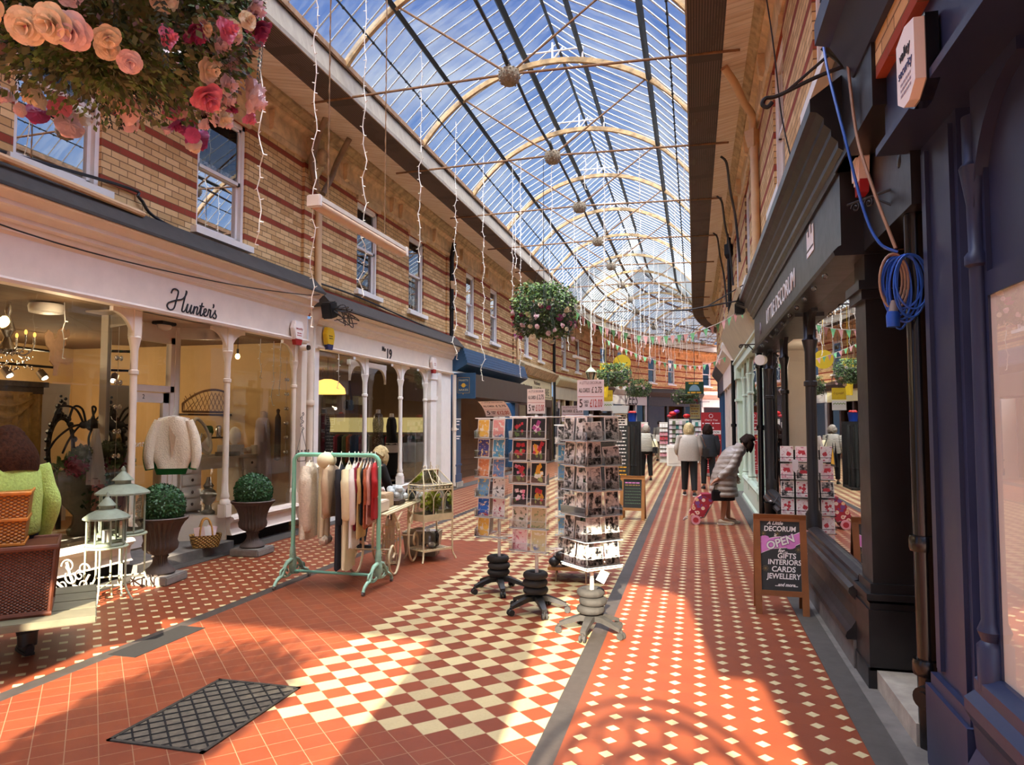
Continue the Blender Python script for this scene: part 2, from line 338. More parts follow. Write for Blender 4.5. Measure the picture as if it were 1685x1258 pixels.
def MAT(n):
    if n in MATS: return MATS[n]
    m = bpy.data.materials.new(n); m.use_nodes = True; MATS[n] = m; t = NT(m.node_tree)
    if n in SPECIAL: SPECIAL[n](t, m); return m
    c, rough, metal, sc, var, bp = PAL[n]; c = lin(c)
    nz = t.noise(None, sc, 4.0, 0.6)
    dark = tuple(v * (1 - var) for v in c); lite = tuple(min(1, v * (1 + var * 0.6)) for v in c)
    col = t.mix(nz.ss(0.3, 0.7), dark, lite)
    nrm = t.bump(nz, bp, 0.02) if bp else None
    t.out(t.bsdf(col, (nz * 0.15 + (rough - 0.07)), metal, nrm, 0.12 if n.startswith('hair') else 0.5))
    return m
def special(f): SPECIAL[f.__name__] = f; return f

def band_bricks(t, y, z, yellow, red, mortar, z0=4.30):
    k = z * (1 / 0.0775); row = (k - z0 / 0.0775 + 0.5).floor()
    fz = (k - z0 / 0.0775 + 0.5).fract()
    isred = (row.mod(5.0)).lt(0.5)
    off = row.mod(2.0) * 0.5
    yy = y * (1 / 0.232) + off; fy = yy.fract()
    joint = ((fy - 0.5).abs().gt(0.478)).max((fz - 0.5).abs().gt(0.43))
    idv = t.white(t.comb(yy.floor(), row, 0.0))
    nz = t.noise(None, 22.0, 4.0); big = t.noise(None, 1.3, 3.0)
    cy = t.mix((idv * 0.75 + nz * 0.35).clamp(), yellow[0], yellow[1])
    cy = t.mix((idv.gt(0.86)) * 0.5, cy, yellow[2])
    cr = t.mix((idv * 0.5 + nz * 0.5), red[0], red[1])
    c = t.mix(isred, cy, cr)
    c = t.mix(big.ss(0.52, 0.8) * 0.25, c, lin('#7d5b38'))
    jr = isred * (fy - 0.5).abs().gt(0.487) * 1.0
    jt = joint * (1.0 - isred * (fz - 0.5).abs().lt(0.45) * (1.0 - jr))
    c = t.mix(jt * (nz * 0.4 + 0.7).clamp(), c, mortar)
    return c, t.bump(jt * -1.0 + nz * 0.3, 0.5, 0.01)
@special
def brick(t, m):
    x, y, z = t.xyz(t.coord())
    c, n = band_bricks(t, y, z, (lin('#c0935c'), lin('#f0d09a'), lin('#a87a48')), (lin('#8a3c2a'), lin('#a54e38')), lin('#6d5438'))
    t.out(t.bsdf(c, 0.85, 0, n, 0.3))
@special
def coving(t, m):   # ribbed, stained plaster/boards between cornice and gutter
    x, y, z = t.xyz(t.coord())
    f = (y * (1 / 0.11)).fract(); ln = (f - 0.5).abs().gt(0.45)
    nz = t.noise(t.comb(x * 0.6, y * 4.0, z * 0.6), 3.0, 5.0)
    c = t.mix(nz.ss(0.35, 0.75), lin('#f4ece0'), lin('#d9c6ae'))
    c = t.mix(ln * 0.35, c, lin('#6d5a48'))
    t.out(t.bsdf(c, 0.85, 0, t.bump(ln * -1.0, 0.3, 0.01)))
@special
def gutter_mesh(t, m):   # dark slatted walkway mesh with pinholes of light
    x, y, z = t.xyz(t.coord())
    a = (x * (1 / 0.032)).fract().lt(0.30); b = (y * (1 / 0.028)).fract().lt(0.45)
    nz = t.noise(t.comb(x, y * 0.6, z), 2.2, 3.0)
    sol = (y * (1 / 1.55)).fract().gt(0.13)
    hole = a * b * nz.ss(0.52, 0.62) * sol
    c = t.mix((x * (1 / 0.032)).fract().lt(0.4) * sol, lin('#4a3f3a'), lin('#6d5c54'))
    s = t.node('ShaderNodeMixShader'); tr = t.node('ShaderNodeBsdfTransparent')
    t.link(hole * 0.8, s.inputs[0]); t.link(t.bsdf(c, 0.8), s.inputs[1]); t.link(tr.outputs[0], s.inputs[2]); t.out(s.outputs[0])
@special
def gutter_sheet(t, m):
    x, y, z = t.xyz(t.coord())
    nz = t.noise(t.comb(x, y * 3.0, z), 4.0, 4.0)
    c = t.mix(nz, lin('#8f8374'), lin('#bcb09d'))
    t.out(t.bsdf(c, 0.8))
@special
def roof_glass(t, m):   # old wired glass, streaked with dirt
    x, y, z = t.xyz(t.coord())
    st = t.noise(t.comb(x * 1.4, y * 6.0, z * 1.4), 1.6, 5.0, 0.65); sp = t.noise(None, 34.0, 2.0); big = t.noise(None, 0.55, 3.0)
    pane = t.white(t.comb((y * (1 / 0.3444)).floor(), x.gt(-2.42) + x.gt(-4.15) * 2.0, 0.0))
    dirt = (st.ss(0.45, 0.85) * 0.26 + big.ss(0.48, 0.7) * 0.16 + pane * 0.07 + sp.ss(0.68, 0.78) * 0.30 + 0.02).clamp()
    tr = t.node('ShaderNodeBsdfTransparent'); tr.inputs[0].default_value = (0.95, 0.98, 1.0, 1)
    tl = t.node('ShaderNodeBsdfTranslucent'); tl.inputs[0].default_value = (0.42, 0.46, 0.44, 1)
    df = t.node('ShaderNodeBsdfDiffuse'); df.inputs[0].default_value = (0.34, 0.37, 0.34, 1)
    a = t.node('ShaderNodeMixShader'); a.inputs[0].default_value = 0.5; t.link(tl.outputs[0], a.inputs[1]); t.link(df.outputs[0], a.inputs[2])
    s = t.node('ShaderNodeMixShader'); t.link(dirt, s.inputs[0]); t.link(tr.outputs[0], s.inputs[1]); t.link(a.outputs[0], s.inputs[2])
    t.out(s.outputs[0])
@special
def roof_glass_dull(t, m):   # the grimy panes further along
    x, y, z = t.xyz(t.coord())
    st = t.noise(t.comb(x * 1.4, y * 6.0, z * 1.4), 1.6, 5.0, 0.65); big = t.noise(None, 0.5, 3.0)
    dirt = (st.ss(0.3, 0.8) * 0.35 + big.ss(0.4, 0.65) * 0.3 + 0.42).clamp()
    tr = t.node('ShaderNodeBsdfTransparent'); tr.inputs[0].default_value = (0.85, 0.9, 0.92, 1)
    tl = t.node('ShaderNodeBsdfTranslucent'); tl.inputs[0].default_value = (0.14, 0.15, 0.145, 1)
    df = t.node('ShaderNodeBsdfDiffuse'); df.inputs[0].default_value = (0.30, 0.32, 0.31, 1)
    a = t.node('ShaderNodeMixShader'); a.inputs[0].default_value = 0.5; t.link(tl.outputs[0], a.inputs[1]); t.link(df.outputs[0], a.inputs[2])
    s = t.node('ShaderNodeMixShader'); t.link(dirt, s.inputs[0]); t.link(tr.outputs[0], s.inputs[1]); t.link(a.outputs[0], s.inputs[2])
    t.out(s.outputs[0])
def glass_shader(t, m, tint, refl, rough=0.0, haze=0.0):
    tr = t.node('ShaderNodeBsdfTransparent'); tr.inputs[0].default_value = (*tint, 1)
    gl = t.node('ShaderNodeBsdfGlossy'); gl.inputs['Roughness'].default_value = rough
    fr = t.node('ShaderNodeFresnel'); fr.inputs[0].default_value = 1.52
    f = (X(t.nt, fr.outputs[0]) * refl).clamp()
    s = t.node('ShaderNodeMixShader'); t.link(f, s.inputs[0]); t.link(tr.outputs[0], s.inputs[1]); t.link(gl.outputs[0], s.inputs[2])
    t.out(s.outputs[0])
@special
def shop_glass(t, m): glass_shader(t, m, (0.94, 0.95, 0.94), 1.25)
@special
def soft_glass(t, m): glass_shader(t, m, (0.96, 0.96, 0.95), 0.35)
@special
def sash_glass(t, m): glass_shader(t, m, (0.85, 0.88, 0.88), 2.6)
@special
def acrylic(t, m): glass_shader(t, m, (0.93, 0.92, 0.91), 1.6, 0.05)
@special
def clear_glass(t, m): glass_shader(t, m, (0.92, 0.94, 0.92), 1.8)
@special
def mirror(t, m): t.out(t.bsdf((0.75, 0.77, 0.78), 0.04, 1.0))
@special
def net_curtain(t, m):
    x, y, z = t.xyz(t.coord())
    fold = (y * 46.0 + t.noise(None, 3.0, 2.0) * 6.0).sin(); nz = t.noise(t.comb(x, y * 1.0, z * 0.6), 26.0, 3.0, 0.6, 1.2)
    a = (nz.ss(0.47, 0.53) * 0.45 + 0.5 + fold * 0.12).clamp()
    s = t.node('ShaderNodeMixShader'); tr = t.node('ShaderNodeBsdfTransparent')
    t.link(a, s.inputs[0]); t.link(tr.outputs[0], s.inputs[1])
    t.link(t.bsdf(lin('#e9ebe9'), 0.9), s.inputs[2]); t.out(s.outputs[0])
def emis(col, e):
    def f(t, m):
        n = t.node('ShaderNodeEmission'); n.inputs[0].default_value = (*lin(col), 1); n.inputs[1].default_value = e; t.out(n.outputs[0])
    return f
SPECIAL['lamp_warm'] = emis('#ffd08a', 9.0); SPECIAL['lamp_soft'] = emis('#ffb958', 2.2); SPECIAL['lamp_white'] = emis('#fff2dc', 6.0)
SPECIAL['lightbox'] = emis('#f5d98c', 0.55)
@special
def floor_tiles(t, m):
    x, y, z = t.xyz(t.coord())
    red = t.mix(t.noise(None, 3.0, 4.0), lin('#763620'), lin('#8e4726'))
    wear = t.noise(None, 1.1, 5.0, 0.62); fine = t.noise(None, 60.0, 2.0)
    # middle of the arcade: squares laid on the diagonal
    d = 0.215; a = (x + y - (1.932 - d / 2)) * (1 / d); b = (x - y - (-5.692 - d / 2)) * (1 / d)
    p, q = a.floor(), b.floor(); fa, fb = a.fract(), b.fract()
    par = (p + q).mod(2.0).lt(0.5)
    cx = ((p + q + 1.0) * d + (1.932 - 5.692 - d)) * 0.5; cy = ((p - q) * d + (1.932 + 5.692)) * 0.5
    inside = (cx.gt(-2.6) * cy.gt(3.70) * cx.lt(-0.6)).max(cy.gt(9.7) * cx.gt(-4.4))
    inside = inside.min(cy.gt(1.0))
    idv = t.white(t.comb(p, q, 0.0))
    cream = t.mix((idv * 0.6 + fine * 0.5).clamp(), lin('#a2906a'), lin('#c9b88a'))
    cream = t.mix(wear.ss(0.5, 0.75) * 0.5 * fine.ss(0.3, 0.7), cream, lin('#877552'))
    redt = t.mix(idv * 0.45, red, lin('#662d1a'))
    mid = t.mix(par * inside, redt, cream)
    jm = ((fa - 0.5).abs().max((fb - 0.5).abs())).gt(0.485)
    mid = t.mix(jm * 0.7, mid, lin('#a08060'))
    # pavements: octagons with small cream diamonds
    g = 0.158
    u = (x + 0.70) * (1 / g); v = (y - 0.02) * (1 / g)
    fu, fv = (u.fract() - 0.5).abs(), (v.fract() - 0.5).abs()
    dot = (fu + fv).lt(0.255)
    line = (fu.lt(0.014) * fv.gt(0.2)).max(fv.lt(0.014) * fu.gt(0.2))
    pid = t.white(t.comb((u - 0.5).floor(), (v - 0.5).floor(), 1.0))
    pav = t.mix(pid * 0.4, red, lin('#6e3420'))
    pav = t.mix(line * 0.45, pav, lin('#6d3a28'))
    pav = t.mix(dot, pav, t.mix(fine, lin('#b0a078'), lin('#cfc094')))
    isp = x.gt(-0.76).max(x.lt(-4.18))
    c = t.mix(isp, mid, pav)
    strip = ((x + 0.765).abs().lt(0.062)).max((x + 4.175).abs().lt(0.062))
    sc = t.mix(t.noise(None, 14.0, 4.0), lin('#312d2a'), lin('#4e4844'))
    c = t.mix(strip, c, sc)
    c = t.mix(wear.ss(0.45, 0.8) * 0.22, c, lin('#5a4030'))
    h = jm * -0.6 + line * -0.5 + fine * 0.15
    t.out(t.bsdf(c, (wear * 0.25 + 0.36), 0, t.bump(h, 0.25, 0.004), 0.4))
@special
def wicker(t, m): pass
def weave(base, lite, sy, sz):
    def f(t, m):
        x, y, z = t.xyz(t.coord())
        w1 = ((x + y) * sy).sin(); w2 = ((z * sz) + w1.gt(0.0) * PI).sin()
        k = (w2 * 0.5 + 0.5) * (w1.abs() * 0.6 + 0.4)
        c = t.mix(k, lin(base), lin(lite))
        t.out(t.bsdf(c, 0.5, 0, t.bump(k, 1.0, 0.012)))
    return f
SPECIAL['wicker'] = weave('#2c120a', '#8a4a28', 190.0, 300.0); SPECIAL['wicker_gold'] = weave('#6d3a0c', '#d8902f', 150.0, 260.0); SPECIAL['seagrass_weave'] = weave('#6d4a16', '#d8a850', 130.0, 170.0)
@special
def puffer(t, m):
    x, y, z = t.xyz(t.coord())
    k = ((z * (1 / 0.09)).fract() - 0.5).abs()
    nz = t.noise(None, 14.0, 3.0)
    c = t.mix(nz, lin('#85786f'), lin('#ada199')); c = t.mix(k.gt(0.46) * 0.15, c, lin('#5d544e'))
    t.out(t.bsdf(c, 0.36, 0, t.bump(k * -1.0 + nz * 0.5, 0.6, 0.03)))
@special
def striped_top(t, m):
    x, y, z = t.xyz(t.coord())
    k = (z * 26.0 + t.noise(None, 4.0, 2.0) * 1.5).fract().lt(0.45)
    t.out(t.bsdf(t.mix(k, lin('#cfc9bd'), lin('#5d594f')), 0.9))
@special
def floral_bag(t, m):
    n = t.node('ShaderNodeTexVoronoi'); n.inputs['Scale'].default_value = 13.0; t.link(t.coord(), n.inputs['Vector'])
    d = X(t.nt, n.outputs['Distance']); w = t.white(n.outputs['Color'])
    c = t.mix(d.lt(0.42) * w.gt(0.3), lin('#a82a3c'), t.mix(w, lin('#e8a03a'), lin('#f4e6e4')))
    c = t.mix(d.lt(0.14), c, lin('#c43a3a')); c = t.mix(w.lt(0.25) * d.lt(0.5), c, lin('#7c4a8c'))
    t.out(t.bsdf(c, 0.6))
@special
def sparkle_dress(t, m):
    nz = t.noise(None, 60.0, 2.0)
    t.out(t.bsdf(t.mix(nz.ss(0.5, 0.6), lin('#2c2724'), lin('#a3948a')), 0.35, 0.3))
@special
def mono_print(t, m): pass
def card_mono(seed):
    def f(t, m):
        v = t.coord(); x, y, z = t.xyz(v)
        vec = t.comb(x + seed * 3.1, y + seed * 1.7, z + seed * 0.9)
        a = t.noise(vec, 17.0, 3.0, 0.6, 0.6); b = t.noise(vec, 46.0, 3.0)
        k = (a.ss(0.46, 0.55) * 0.8 + b.ss(0.5, 0.6) * 0.25).clamp()
        c = t.mix(k, lin('#0c0b0c'), lin('#f0eae4')) if seed % 3 else t.mix(k, lin('#f6f0ea'), lin('#2a2828'))
        t.out(t.bsdf(c, 0.4))
    return f
def card_scene(c1, c2, c3, seed):
    def f(t, m):
        x, y, z = t.xyz(t.coord()); vec = t.comb(x + seed * 2.3, y, z + seed * 1.1)
        a = t.noise(vec, 12.0, 2.0, 0.5, 0.8); b = t.noise(vec, 30.0, 2.0)
        c = t.mix((z * 6.0 + a * 1.6 - 0.3).ss(0.4, 0.62), lin(c1), lin(c2)); c = t.mix(b.ss(0.55, 0.62), c, lin(c3))
        t.out(t.bsdf(c, 0.4))
    return f
for i in range(8): SPECIAL['mono_%d' % i] = card_mono(i + 1)
for i, cs in enumerate([('#d8552a', '#f2c35a', '#f4e7d2'), ('#3f7fb8', '#e6a09c', '#f0ece4'), ('#e89a2a', '#4a4a8c', '#f4d48a'), ('#8aa05a', '#5aa6d0', '#f4ecd0'), ('#b8452c', '#e69a6a', '#f4e0d0'),
                        ('#c83a1c', '#6a8fc4', '#f0b890'), ('#3f5a8c', '#7ab4e0', '#f0d23a'), ('#5a8fb0', '#f0f0ee', '#2a2a2c'), ('#c4452a', '#2a6fd0', '#f4e8dc'), ('#d8c4cc', '#f0e8e8', '#b03a5a')]):
    SPECIAL['scene_%d' % i] = card_scene(*cs, i + 1)
for i, cs in enumerate([('#b8a890', '#d8d0c0', '#5a6a4a'), ('#5a5a48', '#c8b890', '#8a9a6a'), ('#d89aa8', '#f0d8dc', '#c86a86'), ('#4a6ab0', '#d8d0a0', '#f0f0e8')]):
    SPECIAL['art_%d' % i] = card_scene(*cs, i + 20)
# ---------------------------------------------------------------- the place: floor, walls, roof
LX, RX = -6.1, 0.95            # brick faces of the two sides
S0, CX, RL = 30.9, 30.0, 36.1  # beyond Y = 30.9 the arcade bends to the right
def S(u, s, z=0.0):
    if s <= S0: return Vector((u, s, z))
    th = (s - S0) / RL; r = CX - u
    return Vector((CX - r * math.cos(th), S0 + r * math.sin(th), z))
def SROT(s): return 0.0 if s <= S0 else -(s - S0) / RL
def strip_mesh(mb, prof, s0, s1, n):   # a profile of (u,z) points swept along the arcade
    ss = [s0 + (s1 - s0) * i / n for i in range(n + 1)]
    for i in range(n):
        for j in range(len(prof) - 1):
            (u0, z0), (u1, z1) = prof[j], prof[j + 1]
            mb.quad(S(u0, ss[i], z0), S(u1, ss[i], z1), S(u1, ss[i + 1], z1), S(u0, ss[i + 1], z0))
    return mb
# floor
b = MB(); b.box(-11.5, 26, -9, 75, -0.15, 0.0); struct(b.build('floor', 'floor_tiles'))
b = MB(); b.box(-6.14, -5.78, -2.5, 30.9, -0.02, 0.006); struct(b.build('trim_1', 'slate'))
b = MB(); b.box(0.845, 1.0, -2.4, 30.9, -0.02, 0.004); struct(b.build('trim_2', 'slate'))
b = MB(); b.box(1.0, 1.24, -2.4, 30.9, -0.02, 0.008); struct(b.build('trim_3', 'slab'))

# brick upper storeys -----------------------------------------------------------------
def wall_with_windows(mb, L, wins, z0, z1, wz0, wz1, t=0.28):
    ys = [0.0]
    for a, c in wins: ys += [a, c]
    ys.append(L)
    for i in range(0, len(ys), 2): mb.box(-t, 0, ys[i], ys[i + 1], z0, z1)
    for a, c in wins: mb.box(-t, 0, a, c, z0, wz0); mb.box(-t, 0, a, c, wz1, z1)
WN = [0]
def window(loc, rz, w, h, curtain=True, detail=True):
    """sash window; local y along the wall, x into the street, z up from the sill top"""
    WN[0] += 1
    r = sroot('window_%d' % WN[0], loc, rz)
    b = MB()
    for y0, y1 in ((0, .055), (w - .055, w)): b.box(-.13, -.03, y0, y1, 0, h)
    b.box(-.13, -.03, 0, w, h - .06, h); b.build('window_frame', 'window_white', r)
    b = MB(); b.box(-.16, .09, -.10, w + .10, -.085, 0.0); b.build('window_sill', 'white_paint', r)
    hm = h * .5
    for nm, x, z0, z1 in (('upper_sash', -.085, hm - .02, h - .06), ('lower_sash', -.12, 0.0, hm + .02)):
        b = MB()
        b.box(x, x + .035, .055, .10, z0, z1); b.box(x, x + .035, w - .10, w - .055, z0, z1)
        b.box(x, x + .035, .055, w - .055, z1 - .045, z1); b.box(x, x + .035, .055, w - .055, z0, z0 + (.085 if nm == 'lower_sash' else .045))
        b.build(nm, 'window_white', r)
    b = MB(); b.quad((-.07, .1, hm), (-.07, w - .1, hm), (-.07, w - .1, h - .1), (-.07, .1, h - .1))
    b.quad((-.105, .1, .08), (-.105, w - .1, .08), (-.105, w - .1, hm), (-.105, .1, hm)); b.build('window_glass', 'sash_glass', r)
    if curtain:
        b = MB(); b.grid(lambda u, v: (-.15 + .012 * math.sin(u * 40), .05 + u * (w - .1), h * .02 + v * h * .56), 60, 2); b.build('net_curtain', 'net_curtain', r)
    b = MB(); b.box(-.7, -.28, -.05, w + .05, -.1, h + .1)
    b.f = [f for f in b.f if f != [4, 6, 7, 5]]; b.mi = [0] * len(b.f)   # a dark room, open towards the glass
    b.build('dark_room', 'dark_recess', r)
    return r
def upper(name, loc, rz, L, wins, detail=True, z0=3.5, curtain=True, pj=.24):
    b = MB(); wall_with_windows(b, L, wins, z0, 5.95, 4.16, 5.86); struct(b.build(name, 'brick', None, None, loc, rz))
    M = Matrix.Translation(loc) @ Matrix.Rotation(rz, 4, 'Z')
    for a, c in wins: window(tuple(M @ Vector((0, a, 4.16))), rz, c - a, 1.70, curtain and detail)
    TR[0] += 1
    b = MB()
    b.ext_y([(-.2, 5.95), (.03, 5.95), (.05, 5.99), (.05, 6.03), (.03, 6.06), (.03, 6.34), (.1, 6.40), (.1, 6.43), (-.2, 6.43)], 0, L)
    for a, c in wins:                       # a plain lintel block and small brackets over each window
        b.box(0, .045, a - .05, c + .05, 5.86, 5.95)
        b.ext_y([(.0, 6.0), (.10, 6.06), (.12, 6.34), (.0, 6.34)], a - .62, a - .50); b.ext_y([(.0, 6.0), (.10, 6.06), (.12, 6.34), (.0, 6.34)], c + .50, c + .62)
    struct(b.build('trim_%d' % TR[0], 'stone_frieze', None, None, loc, rz))
    TR[0] += 1
    b = MB(); b.ext_y([(-.2, 6.43), (.12, 6.43), (.15, 6.46), (.15, 6.48), (pj - .05, 6.52), (pj, 6.55), (pj, 6.62), (.15, 6.70), (-.2, 6.72)], 0, L)
    struct(b.build('trim_%d' % TR[0], 'stone_cornice', None, None, loc, rz))
TR = [3]
U = [(-2.5, 3.45, [(2.0 - 1.3, 1.7), (3.1, 4.1)]), (3.45, 10.3, [(1.65, 2.65), (4.15, 5.15)]), (10.3, 17.15, [(1.72, 2.62), (4.22, 5.10)]),
     (17.15, 24.0, [(1.45, 2.25), (3.87, 4.7)]), (24.0, 30.9, [(1.5, 2.4), (3.95, 4.85)])]
for y0, y1, w in U: upper('wall_left', (LX, y0, 0), 0.0, y1 - y0, w, y0 < 14, curtain=y0 < 9)
LU = [30.9 + 6.9 * i for i in range(6)]
for s in LU[:-1]:
    th = SROT(s + 3.45); p0 = S(LX, s); upper('wall_left', tuple(p0), th, 6.93, [(1.5, 2.4), (4.0, 4.9)], False, curtain=False)
RW = [(4.9, 5.9), (7.72, 8.72), (12.5, 13.5), (15.7, 16.7), (20.2, 21.2), (23.0, 24.0), (27.5, 28.4)]
upper('wall_right', (RX, 30.9, 0), PI, 33.4, [(30.9 - c, 30.9 - a) for a, c in reversed(RW)], False, curtain=False, pj=.24)
for i, s in enumerate((30.9, 37.8)):
    th = SROT(s + 3.45); p1 = S(RX, s + 6.9); upper('wall_right', tuple(p1), th + PI, 5.5, [(1.5, 2.4)], False, curtain=False)

# party pilasters with carved head corbels between the left-hand houses
for i, y in enumerate((10.3, 17.15, 24.0, 30.9)):
    b = MB(); b.box(LX, LX + .05, y - .22, y + .22, 3.6, 5.9); struct(b.build('trim_%d' % (TR[0] + 1), 'brick')); TR[0] += 1
b = MB(); b.bbox((LX + .10, 10.3, 6.12), (.2, .30, .5), .03); b.ball((LX + .24, 10.28, 6.02), (.10, .10, .15), 14, 10); b.ball((LX + .34, 10.28, 6.0), (.035, .03, .05), 8, 6)
b.ball((LX + .31, 10.24, 6.07), .02, 6, 4); b.ball((LX + .31, 10.32, 6.07), .02, 6, 4); b.tube([(LX + .31, 10.23, 5.95), (LX + .335, 10.28, 5.94), (LX + .31, 10.33, 5.95)], .013, 6)
b.ext_y([(LX, 5.6), (LX + .1, 5.75), (LX + .2, 5.9), (LX, 5.9)], 10.17, 10.43)
struct(b.build('trim_%d' % (TR[0] + 1), 'stone_cornice', None, 40)); TR[0] += 1

# street-end building behind the viewer: an entrance screen with two arches and a middle opening
def arch_pts(x0, x1, zs, zt, n=14):
    c = (x0 + x1) / 2; r = (x1 - x0) / 2
    return [(c - r * math.cos(PI * i / n), zs + (zt - zs) * math.sin(PI * i / n)) for i in range(n + 1)]
EY = -2.5
b = MB()
for x0, x1, z1 in ((-12, -5.95, 23), (-4.28, -3.62, 23), (-1.1, -0.33, 23), (1.26, 11, 35)): b.box(x0, x1, EY - .35, EY, 0, z1)  # unseen; height and taller right-hand block added to keep sun off the far end
b.box(-3.62, -1.1, EY - .35, EY, 3.78, 23)
for x0, x1 in ((-5.95, -4.28), (-0.33, 1.26)):
    pts = arch_pts(x0, x1, 4.0, 4.86)
    for (xa, za), (xb, zb) in zip(pts[:-1], pts[1:]): b.slab([(xa, EY, za), (xb, EY, zb), (xb, EY, 23), (xa, EY, 23)], (0, -.35, 0))
struct(b.build('wall_front', 'stone_frieze'))

# roof -------------------------------------------------------------------------------
HUB = [9.26 + 3.105 * k for k in range(-4, 15)]
RC = -2.42
def roof_pts():
    h = [(-2.53, 6.95), (-1.73, 7.75), (-.53, 8.42)]
    return h
for k in range(len(HUB) - 1):
    s0, s1 = HUB[k], HUB[k + 1]
    g = MB(); bars = MB(); pur = MB()
    n = 1 if s1 <= S0 else 3
    for sg in (-1, 1):
        P = [(RC + sg * abs(u), z) for u, z in roof_pts()] + [(RC + sg * .50, 8.46), (RC, 8.86)]
        for i in (0, 1, 3): strip_mesh(g, [P[i], P[i + 1]], s0, s1, n)
        for j in range(9):
            s = s0 + (s1 - s0) * (j + .5) / 9
            for i in (0, 1, 3):
                a, c = P[i], P[i + 1]
                A, C_ = S(a[0], s, a[1] + .006), S(c[0], s, c[1] + .006)
                bars.tube([A, C_], .014 if k < 8 else .018, 4)
        for (u, z), r in ((P[1], .05), (P[2], .04), (P[3], .03)):
            pur.tube([S(u, s0 + (s1 - s0) * q / n, z - .05) for q in range(n + 1)], r, 4)
        mu, mz = (P[0][0] + P[1][0]) / 2, (P[0][1] + P[1][1]) / 2
        pur.tube([S(mu, s0 + (s1 - s0) * q / n, mz - .03) for q in range(n + 1)], .014, 5)
        for j in range(10): c = S(mu, s0 + (s1 - s0) * (j + .5) / 10, mz - .03); pur.ball(c, .026, 6, 4)
    pur.tube([S(RC, s0 + (s1 - s0) * q / n, 8.82) for q in range(n + 1)], .03, 4)
    c = struct(g.build('ceiling', 'roof_glass' if k < 10 else 'roof_glass_dull'))
    bars.build('glazing_bars', 'glazing_bar', c); pur.build('purlins', 'purlin', c)
# gutters, edge boards and ribbed coves
SEG = [(-2.5, 30.9, 1), (30.9, 64, 14)]
def swept(name, mat, prof):
    TR[0] += 1
    b = MB()
    for a, c, n in SEG: strip_mesh(b, prof, a, c, n)
    struct(b.build('trim_%d' % TR[0], mat))
def mir(p): return [(2 * RC - u, z) for u, z in p]
for f in (lambda p: p, mir):
    swept('gutter', 'gutter_mesh', f([(-5.26, 6.46), (-4.82, 6.45)]))
    swept('sheet', 'gutter_sheet', f([(-4.82, 6.44), (-4.80, 6.44), (-4.80, 6.50), (-4.84, 6.50), (-4.93, 6.90)]))
    swept('edge', 'rust_rod', f([(-4.90, 6.88), (-4.88, 6.90), (-4.90, 7.0), (-5.0, 7.0)]))
    swept('cove', 'coving', f([(-5.90, 6.60), (-5.26, 6.47)]))
    swept('deck', 'lead', f([(-5.26, 6.49), (-5.9, 7.05), (-4.98, 7.05)]))
# iron ribs with their ties
ribs = []
for k, s in enumerate(HUB):
    if k < 3: continue
    c = S(0, s); lab = ORD[k - 3]
    r = thing('roof_rib', 'rusty cream curved iron roof rib, the %s one from the front' % lab, 'roof rib', tuple(S(RC, s, 0)), SROT(s), 'curved iron roof ribs')
    b = MB(); pts = []
    a0 = math.acos(2.5 / 3.05)
    for i in range(33):
        a = a0 + (PI - 2 * a0) * i / 32; pts.append((-3.05 * math.cos(a), 0, 5.2 + 3.05 * math.sin(a)))
    ring = []
    for i, p in enumerate(pts):
        d = (Vector(p) - Vector((0, 0, 5.2))).normalized(); w = Vector((0, .035, 0)); P = Vector(p)
        ring.append([P - w + d * .045, P + w + d * .045, P + w - d * .045, P - w - d * .045])
    b.loft(ring); b.build('curved_rib', 'rust_rib', r)
    b = MB(); b.tube([(-.55, 0, 8.2), (-.55, 0, 8.46)], .022, 6); b.tube([(0, 0, 8.25), (0, 0, 8.60)], .02, 6); b.tube([(.55, 0, 8.2), (.55, 0, 8.46)], .022, 6)
    b.tube([(-.55, 0, 8.44), (.55, 0, 8.44)], .018, 6); b.tube([(0, 0, 8.27), (.2, 0, 8.5)], .016, 6); b.build('white_bracket', 'bracket_white', r)
    tr = thing('tie_rod', 'rusty tie rods meeting at a round hub, the %s set from the front' % lab, 'tie rod', tuple(S(RC, s, 6.5)), SROT(s), 'tie rods under the roof')
    for sg in (-1, 1):
        b = MB(); b.tube([(sg * .1, 0, 0), (sg * 3.05, 0, -.06)], .019, 6); b.build('rod', 'rust_rod', tr)
        b = MB(); b.tube([(sg * .08, 0, .06), (sg * 1.68, 0, 1.22)], .017, 6); b.build('rod', 'rust_rod', tr)
    b = MB(); b.lathe([(.02, -.15), (.09, -.14), (.135, -.09), (.15, -.02), (.13, .05), (.07, .09), (.03, .11)], n=20)
    if k < 9:
        for q in range(60):
            a = q * 2.4; z = -.14 + .22 * (q / 60); rr = .15 * math.sqrt(max(.05, 1 - ((z + .02) / .16) ** 2)); b.ball((rr * math.cos(a), rr * math.sin(a), z), .014, 5, 3)
    b.build('hub', 'hub_stone', tr, 40)
b = MB(); pts = [S(RC + .02 * math.sin(s), s, 6.64 - .05 * abs(math.sin(s))) for s in [x * .8 for x in range(-3, 66)]]; b.tube(pts, .024, 6)
for s in HUB[3:]: b.tube([S(RC, s - .3, 6.63), S(RC, s, 6.58), S(RC, s + .3, 6.63)], .034, 6)
tag(b.build('power_cable', 'black_plastic'), 'thick black cable running from hub to hub under the roof ridge', 'cable')
